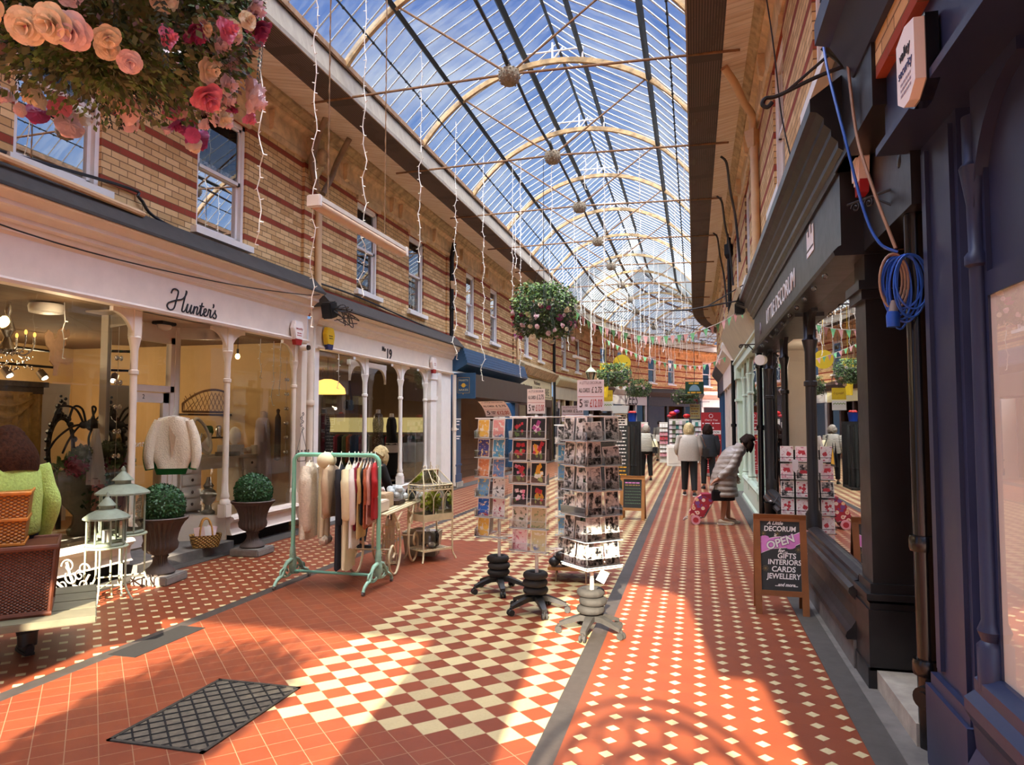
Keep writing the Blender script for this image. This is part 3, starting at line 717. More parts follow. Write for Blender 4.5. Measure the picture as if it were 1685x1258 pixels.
# ---------------------------------------------------------------- left-hand shopfronts
def column(b, x, y, z0, z1, r=.04):
    b.bbox((x, y, z0 + .09), (r * 3.2, r * 3.2, .18), .01)
    b.lathe([(r * 1.7, 0), (r * 1.7, .04), (r * 1.2, .07), (r * 1.5, .10), (r * 1.1, .16), (r, .3)], (x, y, z0 + .18), 14)
    b.lathe([(r, z0 + .45), (r * .92, z1 - .85), (r * .92, z1 - .74), (r * 1.25, z1 - .73), (r * 1.25, z1 - .69), (r * .95, z1 - .68), (r, z1 - .46), (r * 1.55, z1 - .34), (r * 1.7, z1 - .32), (r * 1.2, z1 - .30)], (x, y, 0), 14)
    b.lathe([(r * .99, z0 + .3), (r, z0 + .46)], (x, y, 0), 14)
    b.box(x - r * 1.1, x + r * 1.1, y - r * 1.3, y + r * 1.3, z1 - .31, z1)
def spandrel(b, x, y, d, z1, R=.30, t=.05):
    pts = [(x, y, z1)]; n = 8
    for i in range(n + 1):
        a = PI / 2 * i / n
        pts.append((x, y + d * (R - R * math.sin(a) + 0.0), z1 - R + R * math.cos(a)) if False else (x, y + d * (R * (1 - math.sin(a))), z1 - .05 - R * (1 - math.cos(a))))
    pts = [(x, y, z1), (x, y + d * R, z1), (x, y + d * R, z1 - .05)] + [(x, y + d * R * (1 - math.sin(PI / 2 * i / n)), z1 - .05 - R * (1 - math.cos(PI / 2 * i / n))) for i in range(1, n + 1)]
    b.slab(pts, (t, 0, 0))
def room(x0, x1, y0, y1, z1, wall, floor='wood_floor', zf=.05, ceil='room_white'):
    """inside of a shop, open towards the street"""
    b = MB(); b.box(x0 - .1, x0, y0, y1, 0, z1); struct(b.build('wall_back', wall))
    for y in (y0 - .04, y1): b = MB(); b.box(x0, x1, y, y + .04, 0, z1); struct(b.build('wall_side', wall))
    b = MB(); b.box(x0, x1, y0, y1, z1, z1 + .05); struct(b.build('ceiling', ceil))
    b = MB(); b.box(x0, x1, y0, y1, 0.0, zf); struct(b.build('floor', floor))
def lamp(loc, e, col=(1, .75, .45), r=.08):
    l = bpy.data.lights.new('lamp_light', 'POINT'); l.energy = e; l.color = col; l.shadow_soft_size = r
    o = bpy.data.objects.new('lamp_light', l); COL.objects.link(o); o.location = loc; return o
def catmull(P, n=6):
    out = []
    for i in range(len(P) - 1):
        p0, p1, p2, p3 = Vector(P[max(i - 1, 0)]), Vector(P[i]), Vector(P[i + 1]), Vector(P[min(i + 2, len(P) - 1)])
        for k in range(n):
            u = k / n
            out.append(0.5 * ((2 * p1) + (p2 - p0) * u + (2 * p0 - 5 * p1 + 4 * p2 - p3) * u * u + (3 * p1 - p0 - 3 * p2 + p3) * u ** 3))
    out.append(Vector(P[-1])); return out
def shop_base(root, y0, y1, z0f, z1f, xf, wood, cornice_top, flash='lead', prof=None):
    b = MB(); b.box(LX, xf, y0, y1, z0f, z1f); b.ext_y([(xf, z0f), (xf + .03, z0f), (xf + .045, z0f + .03), (xf + .02, z0f + .05), (xf, z0f + .06)], y0, y1)
    b.ext_y([(xf, z1f - .05), (xf + .03, z1f - .02), (xf + .03, z1f), (xf, z1f)], y0, y1)
    b.build('fascia', wood, root, w=True)
    b = MB(); z = z1f; ct = cornice_top
    b.ext_y([(LX, z), (xf + .04, z), (xf + .06, z + .05), (xf + .1, z + .07), (xf + .1, z + .11), (xf + .16, z + .16), (xf + .19, z + .17), (xf + .19, z + .21), (xf + .25, z + .27), (xf + .28, z + .28), (xf + .28, ct), (LX, ct)], y0 - .02, y1 + .02)
    b.build('cornice', wood, root, w=True)
    b = MB(); b.ext_y([(LX, ct), (xf + .30, ct), (xf + .30, ct + .03), (xf + .08, ct + .27), (LX + .0, ct + .30)], y0 - .05, y1 + .05); b.build('lead_flashing', flash, root, w=True)
# --- Hunter's
HY0, HY1 = 2.8, 10.14
h = thing('shopfront', "cream shopfront with Hunter's in black script on its fascia", 'shopfront', (LX, HY0, 0))
shop_base(h, HY0, HY1, 2.95, 3.44, -6.0, 'pinkish_paint', 3.73)
for y, sp in ((6.64, (-1, )), (8.29, (-1, 1)), (9.93, (-1,))):
    b = MB(); column(b, -6.1, y, .42 if y > 7 else .42, 2.96, .042)
    for d in sp: spandrel(b, -6.125, y + d * .04, d, 2.95)
    b.build('column', 'cream_paint', h, 40, w=True)
for x0, x1, y0, y1, z0 in ((-6.16, -6.0, 9.99, 10.14, .16), (-6.76, -6.66, 6.84, 6.93, .12), (-6.76, -6.66, 7.97, 8.06, .12)):
    b = MB(); b.box(x0, x1, y0, y1, z0, 2.95); b.build('post', 'cream_paint', h, w=True)
for y0, y1 in ((HY0, 6.6), (8.33, 9.97)):
    b = MB(); b.ext_y([(-6.3, .44), (-6.06, .44), (-5.99, .42), (-5.97, .39), (-6.0, .36), (-6.03, .34), (-6.04, .26), (-6.02, .20), (-6.0, .18), (-6.3, .18)], y0, y1); b.build('stall_riser', 'pinkish_paint', h, w=True)
    b = MB(); b.box(-6.4, -6.17, y0, y1, 0, .18); b.build('plinth', 'dark_recess', h, w=True)
    b = MB(); b.quad((-6.1, y0, .45), (-6.1, y1, .45), (-6.1, y1, 2.95), (-6.1, y0, 2.95)); b.build('window_pane', 'shop_glass', h, w=True)
    b = MB(); b.box(-7.3, -6.15, y0, y1, .36, .43); b.build('display_floor', 'furniture_white', h, w=True)
for (xa, ya), (xb, yb) in (((-6.1, 6.62), (-6.7, 6.88)), ((-6.1, 8.31), (-6.7, 8.02))):
    b = MB(); b.quad((xa, ya, .45), (xb, yb, .45), (xb, yb, 2.95), (xa, ya, 2.95)); b.build('window_pane', 'shop_glass', h, w=True)
    b = MB(); b.slab([(xa, ya, .12), (xb, yb, .12), (xb, yb, .45), (xa, ya, .45)], (0, .04, 0)); b.build('return_panel', 'cream_paint', h, w=True); b = MB(); b.slab([(xa, ya, 2.8), (xb, yb, 2.8), (xb, yb, 2.95), (xa, ya, 2.95)], (0, .04, 0)); b.build('return_rail', 'cream_paint', h, w=True)
b = MB(); b.box(-6.75, -6.67, 6.93, 7.97, 2.08, 2.16); b.box(-6.75, -6.67, 6.93, 7.97, 2.72, 2.95); b.box(-6.75, -6.67, 6.93, 7.0, .12, 2.8); b.box(-6.75, -6.67, 7.9, 7.97, .12, 2.8); b.build('door_frame', 'pinkish_paint', h, w=True)
b = MB(); b.quad((-6.71, 7.0, 2.16), (-6.71, 7.9, 2.16), (-6.71, 7.9, 2.72), (-6.71, 7.0, 2.72)); b.build('fanlight', 'shop_glass', h, w=True)
d = MB(); d.box(-6.74, -6.69, 7.0, 7.1, .14, 2.07); d.box(-6.74, -6.69, 7.8, 7.9, .14, 2.07); d.box(-6.74, -6.69, 7.0, 7.9, 1.94, 2.07); d.box(-6.74, -6.69, 7.0, 7.9, .14, .42)
do = d.build('door', 'pinkish_paint', h, w=True)
b = MB(); b.quad((-6.715, 7.1, .42), (-6.715, 7.8, .42), (-6.715, 7.8, 1.94), (-6.715, 7.1, 1.94)); b.build('door_pane', 'shop_glass', do, w=True)
text("Hunter's", 'door_lettering', 'ink_white', do, (-6.70, 7.45, 1.42), (0, 1, 0), (0, 0, 1), .11, shear=.3, ext=.001)
text('2', 'door_number', 'ink_black', do, (-6.685, 7.45, 2.01), (0, 1, 0), (0, 0, 1), .08, ext=.001)
b = MB(); b.box(-6.75, -6.05, 6.6, 8.33, 2.95, 2.99); b.build('soffit', 'soffit_beige', h, w=True)
b = MB(); b.box(-6.9, -5.96, 6.62, 8.31, 0.0, .12); b.build('door_step', 'slab', h, w=True)
G = [[(-.3, 1.9), (0, 2.4), (.6, 2.5), (.9, 2.2), (.6, 1.2), (.3, .3), (0, 0), (-.5, -.1), (-.9, .2), (-.8, .6), (-.2, .9), (.6, 1.2), (1.6, 1.5), (2.2, 2.1), (2.35, 2.5), (2.2, 2.6)],
     [(2.3, 2.5), (2.0, 1.6), (1.7, .6), (1.6, .1), (1.85, 0), (2.2, .3), (2.5, .9), (2.6, 1), (2.45, .5), (2.4, .1), (2.6, 0), (2.9, .3), (3.2, .9), (3.25, 1), (3.1, .4), (3.1, .05), (3.3, .05), (3.6, .4), (3.8, .95), (3.7, .5), (3.6, 0), (3.8, .6), (4.1, .95), (4.35, .85), (4.25, .4), (4.2, .05), (4.4, .05), (4.7, .4), (5.1, 1.3), (5.2, 1.6), (5.0, .8), (4.9, .1), (5.1, 0), (5.4, .3), (5.8, .5), (6.0, .8), (5.85, .98), (5.6, .8), (5.55, .3), (5.75, .02), (6.1, .15), (6.3, .4), (6.5, 1.0), (6.6, .9), (6.85, .92), (6.75, .4), (6.75, .05), (7.0, .05), (7.2, .3), (7.6, .8), (7.75, 1.05), (7.7, .7), (7.95, .35), (7.8, .02), (7.5, 0), (7.35, .15)],
     [(4.75, 1.15), (5.5, 1.2)], [(7.35, 1.8), (7.42, 1.55), (7.3, 1.3)]]
b = MB()
for g in G: b.tube([(-5.995, 7.10 + p.x * .1, 3.03 + p.y * .1) for p in catmull([(x, y, 0) for x, y in g])], .010, 5)
b.build('lettering', 'ink_black', h, w=True)
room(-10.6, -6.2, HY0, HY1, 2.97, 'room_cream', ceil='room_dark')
lamp((-8.9, 5.6, 2.5), 70); lamp((-9.2, 8.4, 2.2), 45); lamp((-6.3, 5.9, 2.72), 5); lamp((-7.0, 9.0, 2.6), 8)  # third lamp is an added, unseen source that brightens the cherub cutout
# --- No 19
n19 = thing('shopfront', 'white shopfront numbered 19 with three arched display windows', 'shopfront', (LX, 10.42, 0))
shop_base(n19, 10.42, 17.2, 2.90, 3.32, -6.0, 'cream_paint', 3.58, 'slate')
for y, sp in ((12.42, (-1,)), (14.12, (-1, 1)), (15.55, (-1,))):
    b = MB(); column(b, -6.1, y, .36, 2.91, .045)
    for d_ in sp: spandrel(b, -6.125, y + d_ * .04, d_, 2.90, .4)
    b.build('column', 'white_paint', n19, 40, w=True)
b = MB(); b.box(-6.18, -6.02, 15.72, 16.1, .16, 2.9); b.box(-6.2, -6.0, 15.68, 16.14, 2.2, 2.3); b.box(-6.2, -6.0, 15.68, 16.14, .1, .5); b.box(-6.2, -6.0, 15.68, 16.14, 2.7, 2.9); b.build('pilaster', 'white_paint', n19, w=True)
for x1, y0, y1 in ((-6.04, 16.5, 17.2), (-6.02, 10.42, 10.56)): b = MB(); b.box(-6.2, x1, y0, y1, .1, 2.9); b.build('end_post', 'white_paint', n19, w=True)
b = MB(); b.box(-6.3, -6.22, 16.1, 16.5, .1, 2.9)
for z in (.4, .95, 1.5, 2.05): b.box(-6.22, -6.19, 16.16, 16.44, z, z + .42)
b.build('panelled_door', 'white_paint', n19, w=True)
for y0, y1, x in ((10.56, 12.38, -6.1), (12.46, 14.08, -6.45), (14.16, 15.7, -6.1)):
    b = MB(); b.ext_y([(-6.6, .36), (-6.02, .36), (-5.99, .34), (-6.02, .30), (-6.04, .1), (-6.0, .08), (-6.0, .0), (-6.6, .0)], y0 - .05, y1 + .05); b.build('stall_riser', 'white_paint', n19, w=True)
    b = MB(); b.quad((x, y0, .37), (x, y1, .37), (x, y1, 2.9), (x, y0, 2.9)); b.build('window_pane', 'shop_glass', n19, w=True)
    b = MB(); b.box(-7.4, -6.2, y0, y1, .30, .36); b.build('display_floor', 'furniture_white', n19, w=True)
b = MB(); spandrel(b, -6.47, 12.46, 1, 2.84, .3); spandrel(b, -6.47, 14.08, -1, 2.84, .3); b.box(-6.5, -6.42, 12.44, 14.1, 2.80, 2.9) ; b.build('inner_arch', 'white_paint', n19, w=True)
text('No', 'fascia_number', 'ink_black', n19, (-5.995, 13.03, 3.14), (0, 1, 0), (0, 0, 1), .13, ext=.006, bold=.002)
text('19', 'fascia_number', 'ink_black', n19, (-5.995, 13.28, 3.06), (0, 1, 0), (0, 0, 1), .28, ext=.006, bold=.003)
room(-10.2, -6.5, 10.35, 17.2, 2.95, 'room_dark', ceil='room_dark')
b = MB(); b.box(-10.1, -6.75, 17.12, 17.18, 1.42, 1.80); tag(b.build('lit_wall_panel', 'lightbox'), 'glowing yellow lit panel along the far wall of shop 19', 'light panel')
lamp((-8.6, 12.2, 2.4), 24); lamp((-8.6, 15.0, 2.4), 20)
# --- blue bakery
bk = thing('shopfront', 'blue bakery front with brown fascia and slatted blue awning box', 'shopfront', (LX, 17.3, 0))
b = MB(); b.box(LX, -5.46, 17.42, 24.1, 2.33, 2.92); b.build('fascia', 'brown_fascia', bk, w=True)
b = MB(); b.box(LX, -5.44, 17.38, 17.42, 2.29, 2.95); b.build('end_board', 'blue_paint', bk, w=True)
b = MB(); b.ext_y([(LX, 3.0), (-5.9, 3.0), (-5.62, 3.16), (-5.62, 3.2), (-5.75, 3.6), (LX, 3.72)], 17.2, 24.0)
for i in range(5): b.ext_y([(-5.62 - .026 * i, 3.2 + .08 * i), (-5.60 - .026 * i, 3.2 + .08 * i), (-5.61 - .026 * i, 3.27 + .08 * i), (-5.64 - .026 * i, 3.27 + .08 * i)], 17.2, 24.0)
b.build('awning_box', 'blue_paint', bk, w=True)
for y in (17.55, 23.8):
    b = MB(); b.box(-6.3, -5.95, y - .25, y + .2, .14, 2.33); b.box(-6.32, -5.93, y - .27, y + .22, .14, .34); b.box(-6.32, -5.93, y - .27, y + .22, .55, .6); b.build('pilaster', 'blue_paint', bk, w=True)
b = MB(); b.box(-6.4, -5.9, 17.3, 17.8, 0, .14); b.build('step', 'step_stone', bk, w=True)
b = MB(); b.box(-5.78, -5.76, 17.372, 17.378, 2.4, 2.42)
for z0, z1, x0, x1 in ((2.43, 2.435, -5.92, -5.6), (2.83, 2.835, -5.92, -5.6), (2.43, 2.835, -5.92, -5.915), (2.43, 2.835, -5.605, -5.6)): b.box(x0, x1, 17.374, 17.38, z0, z1)
b.lathe([(.055, 0), (.055, .008)], (-5.76, 17.378, 2.63), 20, Matrix.Rotation(PI / 2, 4, 'X')); b.box(-5.86, -5.66, 17.374, 17.38, 2.628, 2.633); b.build('gold_emblem', 'gold', bk, w=True)
text('MARTS', 'lettering', 'sign_cream', bk, (-5.76, 17.376, 2.755), (1, 0, 0), (0, 0, 1), .07, width=.24, ext=.001)
text('BAKES', 'lettering', 'sign_cream', bk, (-5.76, 17.376, 2.51), (1, 0, 0), (0, 0, 1), .07, width=.24, ext=.001)
b = MB()
for z, n in ((1.76, 5), (1.70, 3), (1.62, 3), (1.5, 2), (1.32, 4), (1.26, 3)): b.box(-5.9 - .005 * n, -5.9 + .02 * n, 17.295, 17.299, z - .014, z + .014)
b.build('opening_hours', 'ink_white', bk, w=True)
b = MB(); b.box(-6.9, -6.8, 18.0, 23.4, 0, 2.4)
for i in range(13): b.box(-6.8, -6.785, 18.0, 23.4, .2 + i * .17, .205 + i * .17)
b.build('panelled_recess', 'room_dark', bk, w=True)
room(-7.2, -6.85, 17.3, 24.0, 2.5, 'room_dark')
# --- hardware shop
hw = thing('shopfront', 'hardware shop front with cream painted name board', 'shopfront', (LX, 24.2, 0))
b = MB(); b.box(LX, -6.0, 24.3, 30.3, 2.62, 3.42); b.build('name_board', 'sign_cream', hw, w=True)
b = MB()
for z0, z1, y0, y1 in ((2.68, 2.70, 24.5, 30.1), (3.34, 3.36, 24.5, 30.1)): b.box(-6.0, -5.992, y0, y1, z0, z1)
for y in (24.5, 30.08): b.box(-6.0, -5.992, y, y + .03, 2.68, 3.36)
b.build('border_line', 'ink_black', hw, w=True)
text('Westbourne', 'lettering', 'ink_black', hw, (-5.994, 27.3, 3.2), (0, 1, 0), (0, 0, 1), .22, ext=.002)
text('D.I.Y & HARDWARE', 'lettering', 'ink_black', hw, (-5.994, 27.3, 2.9), (0, 1, 0), (0, 0, 1), .42, width=4.7, ext=.002)
b = MB(); b.ext_y([(LX, 3.42), (-5.9, 3.42), (-5.7, 3.7), (LX, 3.95)], 24.1, 30.5); b.build('cornice', 'stone_cornice', hw, w=True)
b = MB(); b.box(LX, -6.0, 24.3, 30.3, 2.3, 2.6); b.build('transom', 'wood_dark', hw, w=True)
for y in (24.3, 26.3, 28.3, 30.2): b = MB(); b.box(-6.2, -6.0, y - .1, y + .1, 0, 2.35); b.build('post', 'wood_dark', hw, w=True)
b = MB(); b.box(-6.2, -6.05, 26.4, 30.1, 0, .5); b.build('stall_riser', 'wood_dark', hw, w=True)
b = MB(); b.quad((-6.1, 26.4, .5), (-6.1, 30.1, .5), (-6.1, 30.1, 2.3), (-6.1, 26.4, 2.3)); b.build('window_pane', 'shop_glass', hw, w=True)
room(-9.5, -6.25, 24.1, 30.6, 2.6, 'room_white'); lamp((-7.8, 27.4, 2.3), 30, (1, .9, .75))
# --- the shops round the bend
def far_shop(s, L, label, wood, sign, txt, tc, big=.5):
    th = SROT(s + L / 2); p = S(LX, s); r = thing('shopfront', label, 'shopfront', tuple(p), th)
    b = MB(); b.box(0, .14, .1, L - .1, 2.7, 3.3); b.build('fascia', sign, r)
    b = MB(); b.ext_y([(0, 3.3), (.2, 3.3), (.36, 3.55), (.36, 3.62), (0, 3.85)], 0, L); b.build('cornice', wood, r)
    for y in (.15, L * .36, L * .67, L - .15): b = MB(); b.box(-.05, .1, y - .11, y + .11, 0, 2.7); b.build('pilaster', wood, r)
    for ya, yb in ((.2, L * .35), (L * .68, L - .2)): b = MB(); b.box(-.05, .06, ya, yb, 0, .55); b.build('stall_riser', wood, r)
    for ya, yb in ((.2, L * .355), (L * .675, L - .2)): b = MB(); b.quad((0, ya, .55), (0, yb, .55), (0, yb, 2.7), (0, ya, 2.7)); b.build('window_pane', 'shop_glass', r)
    b = MB(); b.box(-2.0, -1.9, 0, L, 0, 2.9); b.box(-2, 0, 0, L, 2.72, 2.8); b.box(-2, 0, 0, .05, 0, 2.8); b.box(-2, 0, L - .05, L, 0, 2.8); b.build('shop_interior', 'room_dark', r)
    if txt: text(txt, 'lettering', tc, r, (.145, L / 2, 3.0), (0, 1, 0), (0, 0, 1), big, ext=.004, w=False, shear=.25)
    return r
far_shop(30.9, 5.2, 'narrow far shop with a worn green cornice and cream pilasters', 'sign_cream', 'canopy_beige', '', 'ink_black')
far_shop(36.1, 4.9, 'dark timber cafe front before the grey shop on the bend', 'wood_dark', 'sign_pale', '', 'ink_black')
far_shop(41.0, 5.0, 'pale grey shop on the bend with VEES lettering', 'dees_grey', 'dees_grey', 'VEES', 'ink_black', .95)
far_shop(46.0, 6.9, 'dark fronted shop at the far bend beneath two sash windows', 'purlin', 'purlin', '', 'ink_white')
far_shop(52.9, 6.9, 'cream fronted last shop visible at the far end', 'cream_paint', 'cream_paint', '', 'ink_black')
# --- bits fixed to the left-hand fronts
def alarm(loc, label, c1, c2, txt, rz=0.0, s=1.0):
    r = thing('alarm_box', label, 'alarm box', loc, rz)
    hexa = [(-.10, .17), (.10, .17), (.15, .05), (.10, -.12), (-.10, -.12), (-.15, .05)]
    b = MB(); b.slab([(0, y * s, z * s) for y, z in hexa], (.06, 0, 0)); b.slab([(.06, y * s * .9, z * s * .9) for y, z in hexa], (.012, 0, 0)); b.build('cover', c1, r)
    b = MB(); b.slab([(0, y * s, z * s) for y, z in [(-.10, -.11), (.10, -.11), (.07, -.2), (-.07, -.2)]], (.065, 0, 0)); b.build('strobe', c2, r)
    if txt: text(txt, 'lettering', c2, r, (.074, 0, .05 * s), (0, 1, 0), (0, 0, 1), .06 * s, ext=.001, w=False)
    for q in range(2): scrawl('small_print', c2 if c2 != 'alarm_navy' else 'ink_black', r, lambda x, z: Vector((.0735, x, z)), (-.02 - .035 * q if txt else .03 - .04 * q) * s, .13 * s, .016 * s, 0, q + 2)
    return r
alarm((-5.97, 9.74, 3.08), "white and red hexagonal alarm box at the right end of Hunter's fascia", 'alarm_white', 'alarm_red', 'security')
alarm((-5.97, 10.72, 3.10), 'yellow and navy alarm box at the left end of the white fascia', 'alarm_yellow', 'alarm_navy', '')
alarm((-5.97, 15.66, 3.03), 'small white and red alarm box right of the number 19', 'alarm_white', 'alarm_red', '')
c = thing('security_camera', "white round security camera under the hexagonal alarm box", 'camera', (-6.0, 9.97, 2.86))
b = MB(); b.tube([(0, 0, 0), (.12, -.01, 0)], .05, 14); b.build('housing', 'alarm_white', c, 40)
b = MB(); b.tube([(.12, -.01, 0), (.15, -.01, 0)], [.045, .038], 14); b.build('lens', 'lens_black', c, 40)
c = thing('soffit_light', "dark bulkhead lamp in the soffit over Hunter's door", 'lamp', (-6.45, 7.5, 2.95))
b = MB(); b.bbox((0, 0, -.02), (.16, .26, .04), .008); b.build('mount', 'black_plastic', c); b = MB(); b.ball((0, 0, -.05), (.07, .11, .06), 12, 8); b.build('diffuser', 'fluor_body', c, 60)
def pipe(name, pts, r, mat, label, cuffs=()):
    o = thing(name, label, 'pipe', tuple(pts[-1])); b = MB(); b.tube(pts, r, 10); b.build('tube', mat, o, 50, w=True)
    for c in cuffs:
        b = MB(); b.lathe([(r * 1.35, -.04), (r * 1.45, -.02), (r * 1.45, .02), (r * 1.35, .04)], c, 12); b.build('bracket', mat, o, 40, w=True)
    return o
pipe('downpipe', [(-6.03, 10.3, 3.36), (-6.03, 10.3, .05)], .055, 'cream_paint', "cream downpipe between Hunter's and the white shopfront", [(-6.03, 10.3, 2.0)])
pipe('downpipe', [(-6.0, 10.44, 5.42), (-6.0, 10.44, 3.85)], .058, 'pipe_cream', 'pale cream downpipe on brick below the two curved pipes', [(-6.0, 10.44, 5.4)])
pipe('swan_neck_pipe', catmull([(-5.62, 10.0, 6.6), (-5.75, 10.05, 6.4), (-5.9, 10.1, 6.1), (-5.95, 10.1, 5.85), (-5.98, 10.36, 5.5)]), .05, 'pipe_grey', 'curved grey pipe on the left side of the carved head')
pipe('swan_neck_pipe', catmull([(-5.62, 10.75, 6.5), (-5.75, 10.8, 6.35), (-5.9, 10.82, 6.1), (-5.95, 10.75, 5.85), (-5.98, 10.52, 5.5)]), .05, 'pipe_grey', 'curved grey pipe on the right side of the carved head')
pipe('downpipe', [(-5.95, 17.15, 6.3), (-6.02, 17.15, 5.9), (-6.02, 17.15, 3.7)], .06, 'black_metal', 'black downpipe on brick beside the fourth window', [(-6.02, 17.15, 4.6)])
b = MB(); b.lathe([(.07, 0), (.10, .12), (.11, .2)], (-6.0, 17.15, 5.1), 4); tag(b.build('hopper', 'pipe_cream'), 'cream hopper head on the black downpipe', 'hopper')
pipe('downpipe', [(-5.98, 17.3, 2.9), (-5.98, 17.3, .05)], .05, 'cream_paint', 'cream downpipe left of the blue bakery pilaster', [(-5.98, 17.3, 1.5)])
pipe('downpipe', [(-6.0, 24.15, 5.3), (-6.0, 24.15, 3.8)], .05, 'pipe_cream', 'cream downpipe above the left end of the hardware sign')
pipe('downpipe', [(-5.98, 30.8, 6.2), (-5.98, 30.8, .05)], .06, 'black_metal', 'black downpipe right of the hardware sign')
pipe('downpipe', [tuple(S(LX + .12, 37.7, 5.6)), tuple(S(LX + .12, 37.7, 3.4))], .05, 'pipe_cream', 'pale downpipe at the start of the bend')
b = MB(); b.tube([(-5.78, 3.4, 4.02), (-5.86, 6.45, 3.98)], .035, 8); tag(b.build('conduit', 'pipe_cream'), 'cream plastic conduit lying on the lead below the first window', 'pipe')
b = MB(); b.tube(catmull([(-6.07, 3.6, 4.0), (-6.06, 6.3, 4.28), (-6.05, 6.6, 4.22), (-6.06, 7.0, 4.05), (-6.05, 8.8, 3.98), (-6.05, 10.2, 4.0), (-6.05, 12.0, 4.02), (-6.05, 15.0, 3.92), (-6.05, 17.0, 3.88)]), .018, 6)
tag(b.build('black_cable', 'black_plastic'), 'black cable sagging along the brick under the window sills', 'cable')
b = MB(); b.tube(catmull([(-5.72, 3.3, 3.5), (-5.7, 5.2, 3.35), (-5.68, 7.5, 3.42), (-5.7, 9.4, 3.6), (-5.75, 10.1, 3.72)]), .008, 5)
tag(b.build('thin_cable', 'black_plastic'), "thin dark wire drooping across Hunter's cornice", 'cable')
f = thing('floodlight', "dark floodlight with loose wires at the corner of Hunter's cornice", 'floodlight', (-5.7, 10.3, 3.5))
b = MB(); b.bbox((.0, 0, 0), (.18, .24, .26), .02, rx=.3); b.build('housing', 'black_metal', f)
b = MB()
for q in range(9): b.tube(catmull([(.05, 0, 0), (.1 + random.uniform(0, .15), random.uniform(.0, .4), random.uniform(-.1, .1)), (random.uniform(.0, .2), random.uniform(.2, .75), random.uniform(-.25, .1)), (random.uniform(0, .2), random.uniform(.1, .9), random.uniform(-.2, .05))]), .009, 4)
b.build('wires', 'black_plastic', f)
def batten(label, c, L, rz, ztop):
    r = thing('fluorescent_batten', label, 'light fitting', c, rz)
    b = MB(); b.bbox((0, L / 2, .05), (.14, L, .07), .012); b.build('housing', 'fluor_body', r)
    b = MB(); b.tube([(0, .04, -.01), (0, L - .04, -.01)], .075, 12, flat=.75); b.build('diffuser', 'fluor_tube', r, 50)
    for y in (.0, L): b = MB(); b.bbox((0, y, .02), (.17, .06, .14), .012); b.build('end_cap', 'alarm_white', r)
    for y in (L * .12, L * .75):
        b = MB(); n = 40
        b.tube([(0, y + .004 * math.sin(i * 2.4), .08 + (ztop - c[2] - .08) * i / n) for i in range(n + 1)], [(.011 if i % 2 else .006) for i in range(n + 1)], 5); b.build('chain', 'rust_rod', r)
    for y in (L * .3, L * .6, L * .9): b = MB(); b.tube([(-.07, y, .0), (0, y, .095), (.07, y, .0)], .006, 4); b.build('clip', 'steel', r)
batten('long fluorescent batten hanging on chains in front of the brick wall', (-4.05, 6.95, 4.12), 2.45, 0.0, 7.75)
batten('small far fluorescent batten hanging before the bend', (-5.2, 31.5, 4.6), 1.8, -.1, 6.44)
# ---------------------------------------------------------------- right-hand shopfronts
def rtag(name, label, y): return thing(name, label, 'shopfront', (1.12, y, 0))
ld = rtag('shopfront', 'black shopfront with LITTLE DECORUM in white letters on the fascia', 5.05)
b = MB(); b.box(.96, 1.3, 5.05, 12.0, 2.80, 3.36); b.ext_y([(.96, 2.8), (.92, 2.8), (.91, 2.83), (.94, 2.86), (.96, 2.87)], 5.05, 12.0)
b.build('fascia', 'black_paint', ld, w=True)
b = MB(); b.ext_y([(1.2, 3.36), (.94, 3.36), (.93, 3.40), (.90, 3.42), (.90, 3.46), (.86, 3.50), (.86, 3.54), (.82, 3.58), (.82, 3.62), (.78, 3.66), (.74, 3.67), (.74, 3.75), (.95, 3.9), (1.2, 3.9)], 4.75, 12.1); b.build('cornice', 'black_paint', ld, w=True)
b = MB(); b.box(.74, 1.3, 5.0, 12.1, 3.35, 3.37)
b = MB(); b.box(1.10, 1.38, 5.06, 5.36, .62, 2.55); b.box(1.07, 1.41, 5.03, 5.40, 2.5, 2.56); b.box(1.05, 1.43, 5.0, 5.42, 2.56, 2.62); b.box(1.10, 1.38, 5.06, 5.36, 2.62, 2.82)
b.box(1.06, 1.42, 5.02, 5.40, .12, .50); b.box(1.07, 1.41, 5.03, 5.39, .50, .54); b.box(1.05, 1.42, 5.01, 5.40, .56, .60); b.box(1.08, 1.40, 5.04, 5.38, .6, .66); b.box(1.05, 1.42, 5.02, 5.42, 0, .14)
b.build('pier', 'black_paint', ld, w=True)
prof = [(1.4, .66), (1.12, .66), (1.08, .64), (1.08, .61), (1.05, .60), (1.05, .57), (1.02, .55), (1.015, .52), (1.03, .50), (1.06, .47), (1.07, .40), (1.06, .33), (1.03, .28), (1.0, .25), (.99, .22), (1.0, .20), (1.4, .20)]
for y0, y1 in ((5.4, 7.62), (9.75, 11.7)):
    b = MB(); b.ext_y(prof, y0, y1); b.build('stall_riser', 'black_paint', ld, w=True)
    b = MB(); b.box(1.04, 1.4, y0, y1, 0, .2); b.build('plinth', 'slab', ld, w=True)
    b = MB(); b.quad((1.14, y0, .66), (1.14, y1, .66), (1.14, y1, 2.82), (1.14, y0, 2.82)); b.build('window_pane', 'shop_glass', ld, w=True)
    b = MB(); b.box(1.2, 1.8, y0, y1, .55, .62); b.build('display_floor', 'wood_dark', ld, w=True)
def bcolumn(b, x, y, r=.042):
    b.lathe([(r * 1.6, .62), (r * 1.6, .78), (r, .82), (r, 2.05), (r * 1.35, 2.06), (r * 1.35, 2.1), (r, 2.11), (r, 2.4), (r * 1.6, 2.52), (r * 1.2, 2.54), (r * 1.2, 2.82)], (x, y, 0), 12)
def rspandrel(b, x, y, d, z1, R=.3): spandrel(b, x, y, d, z1, R)
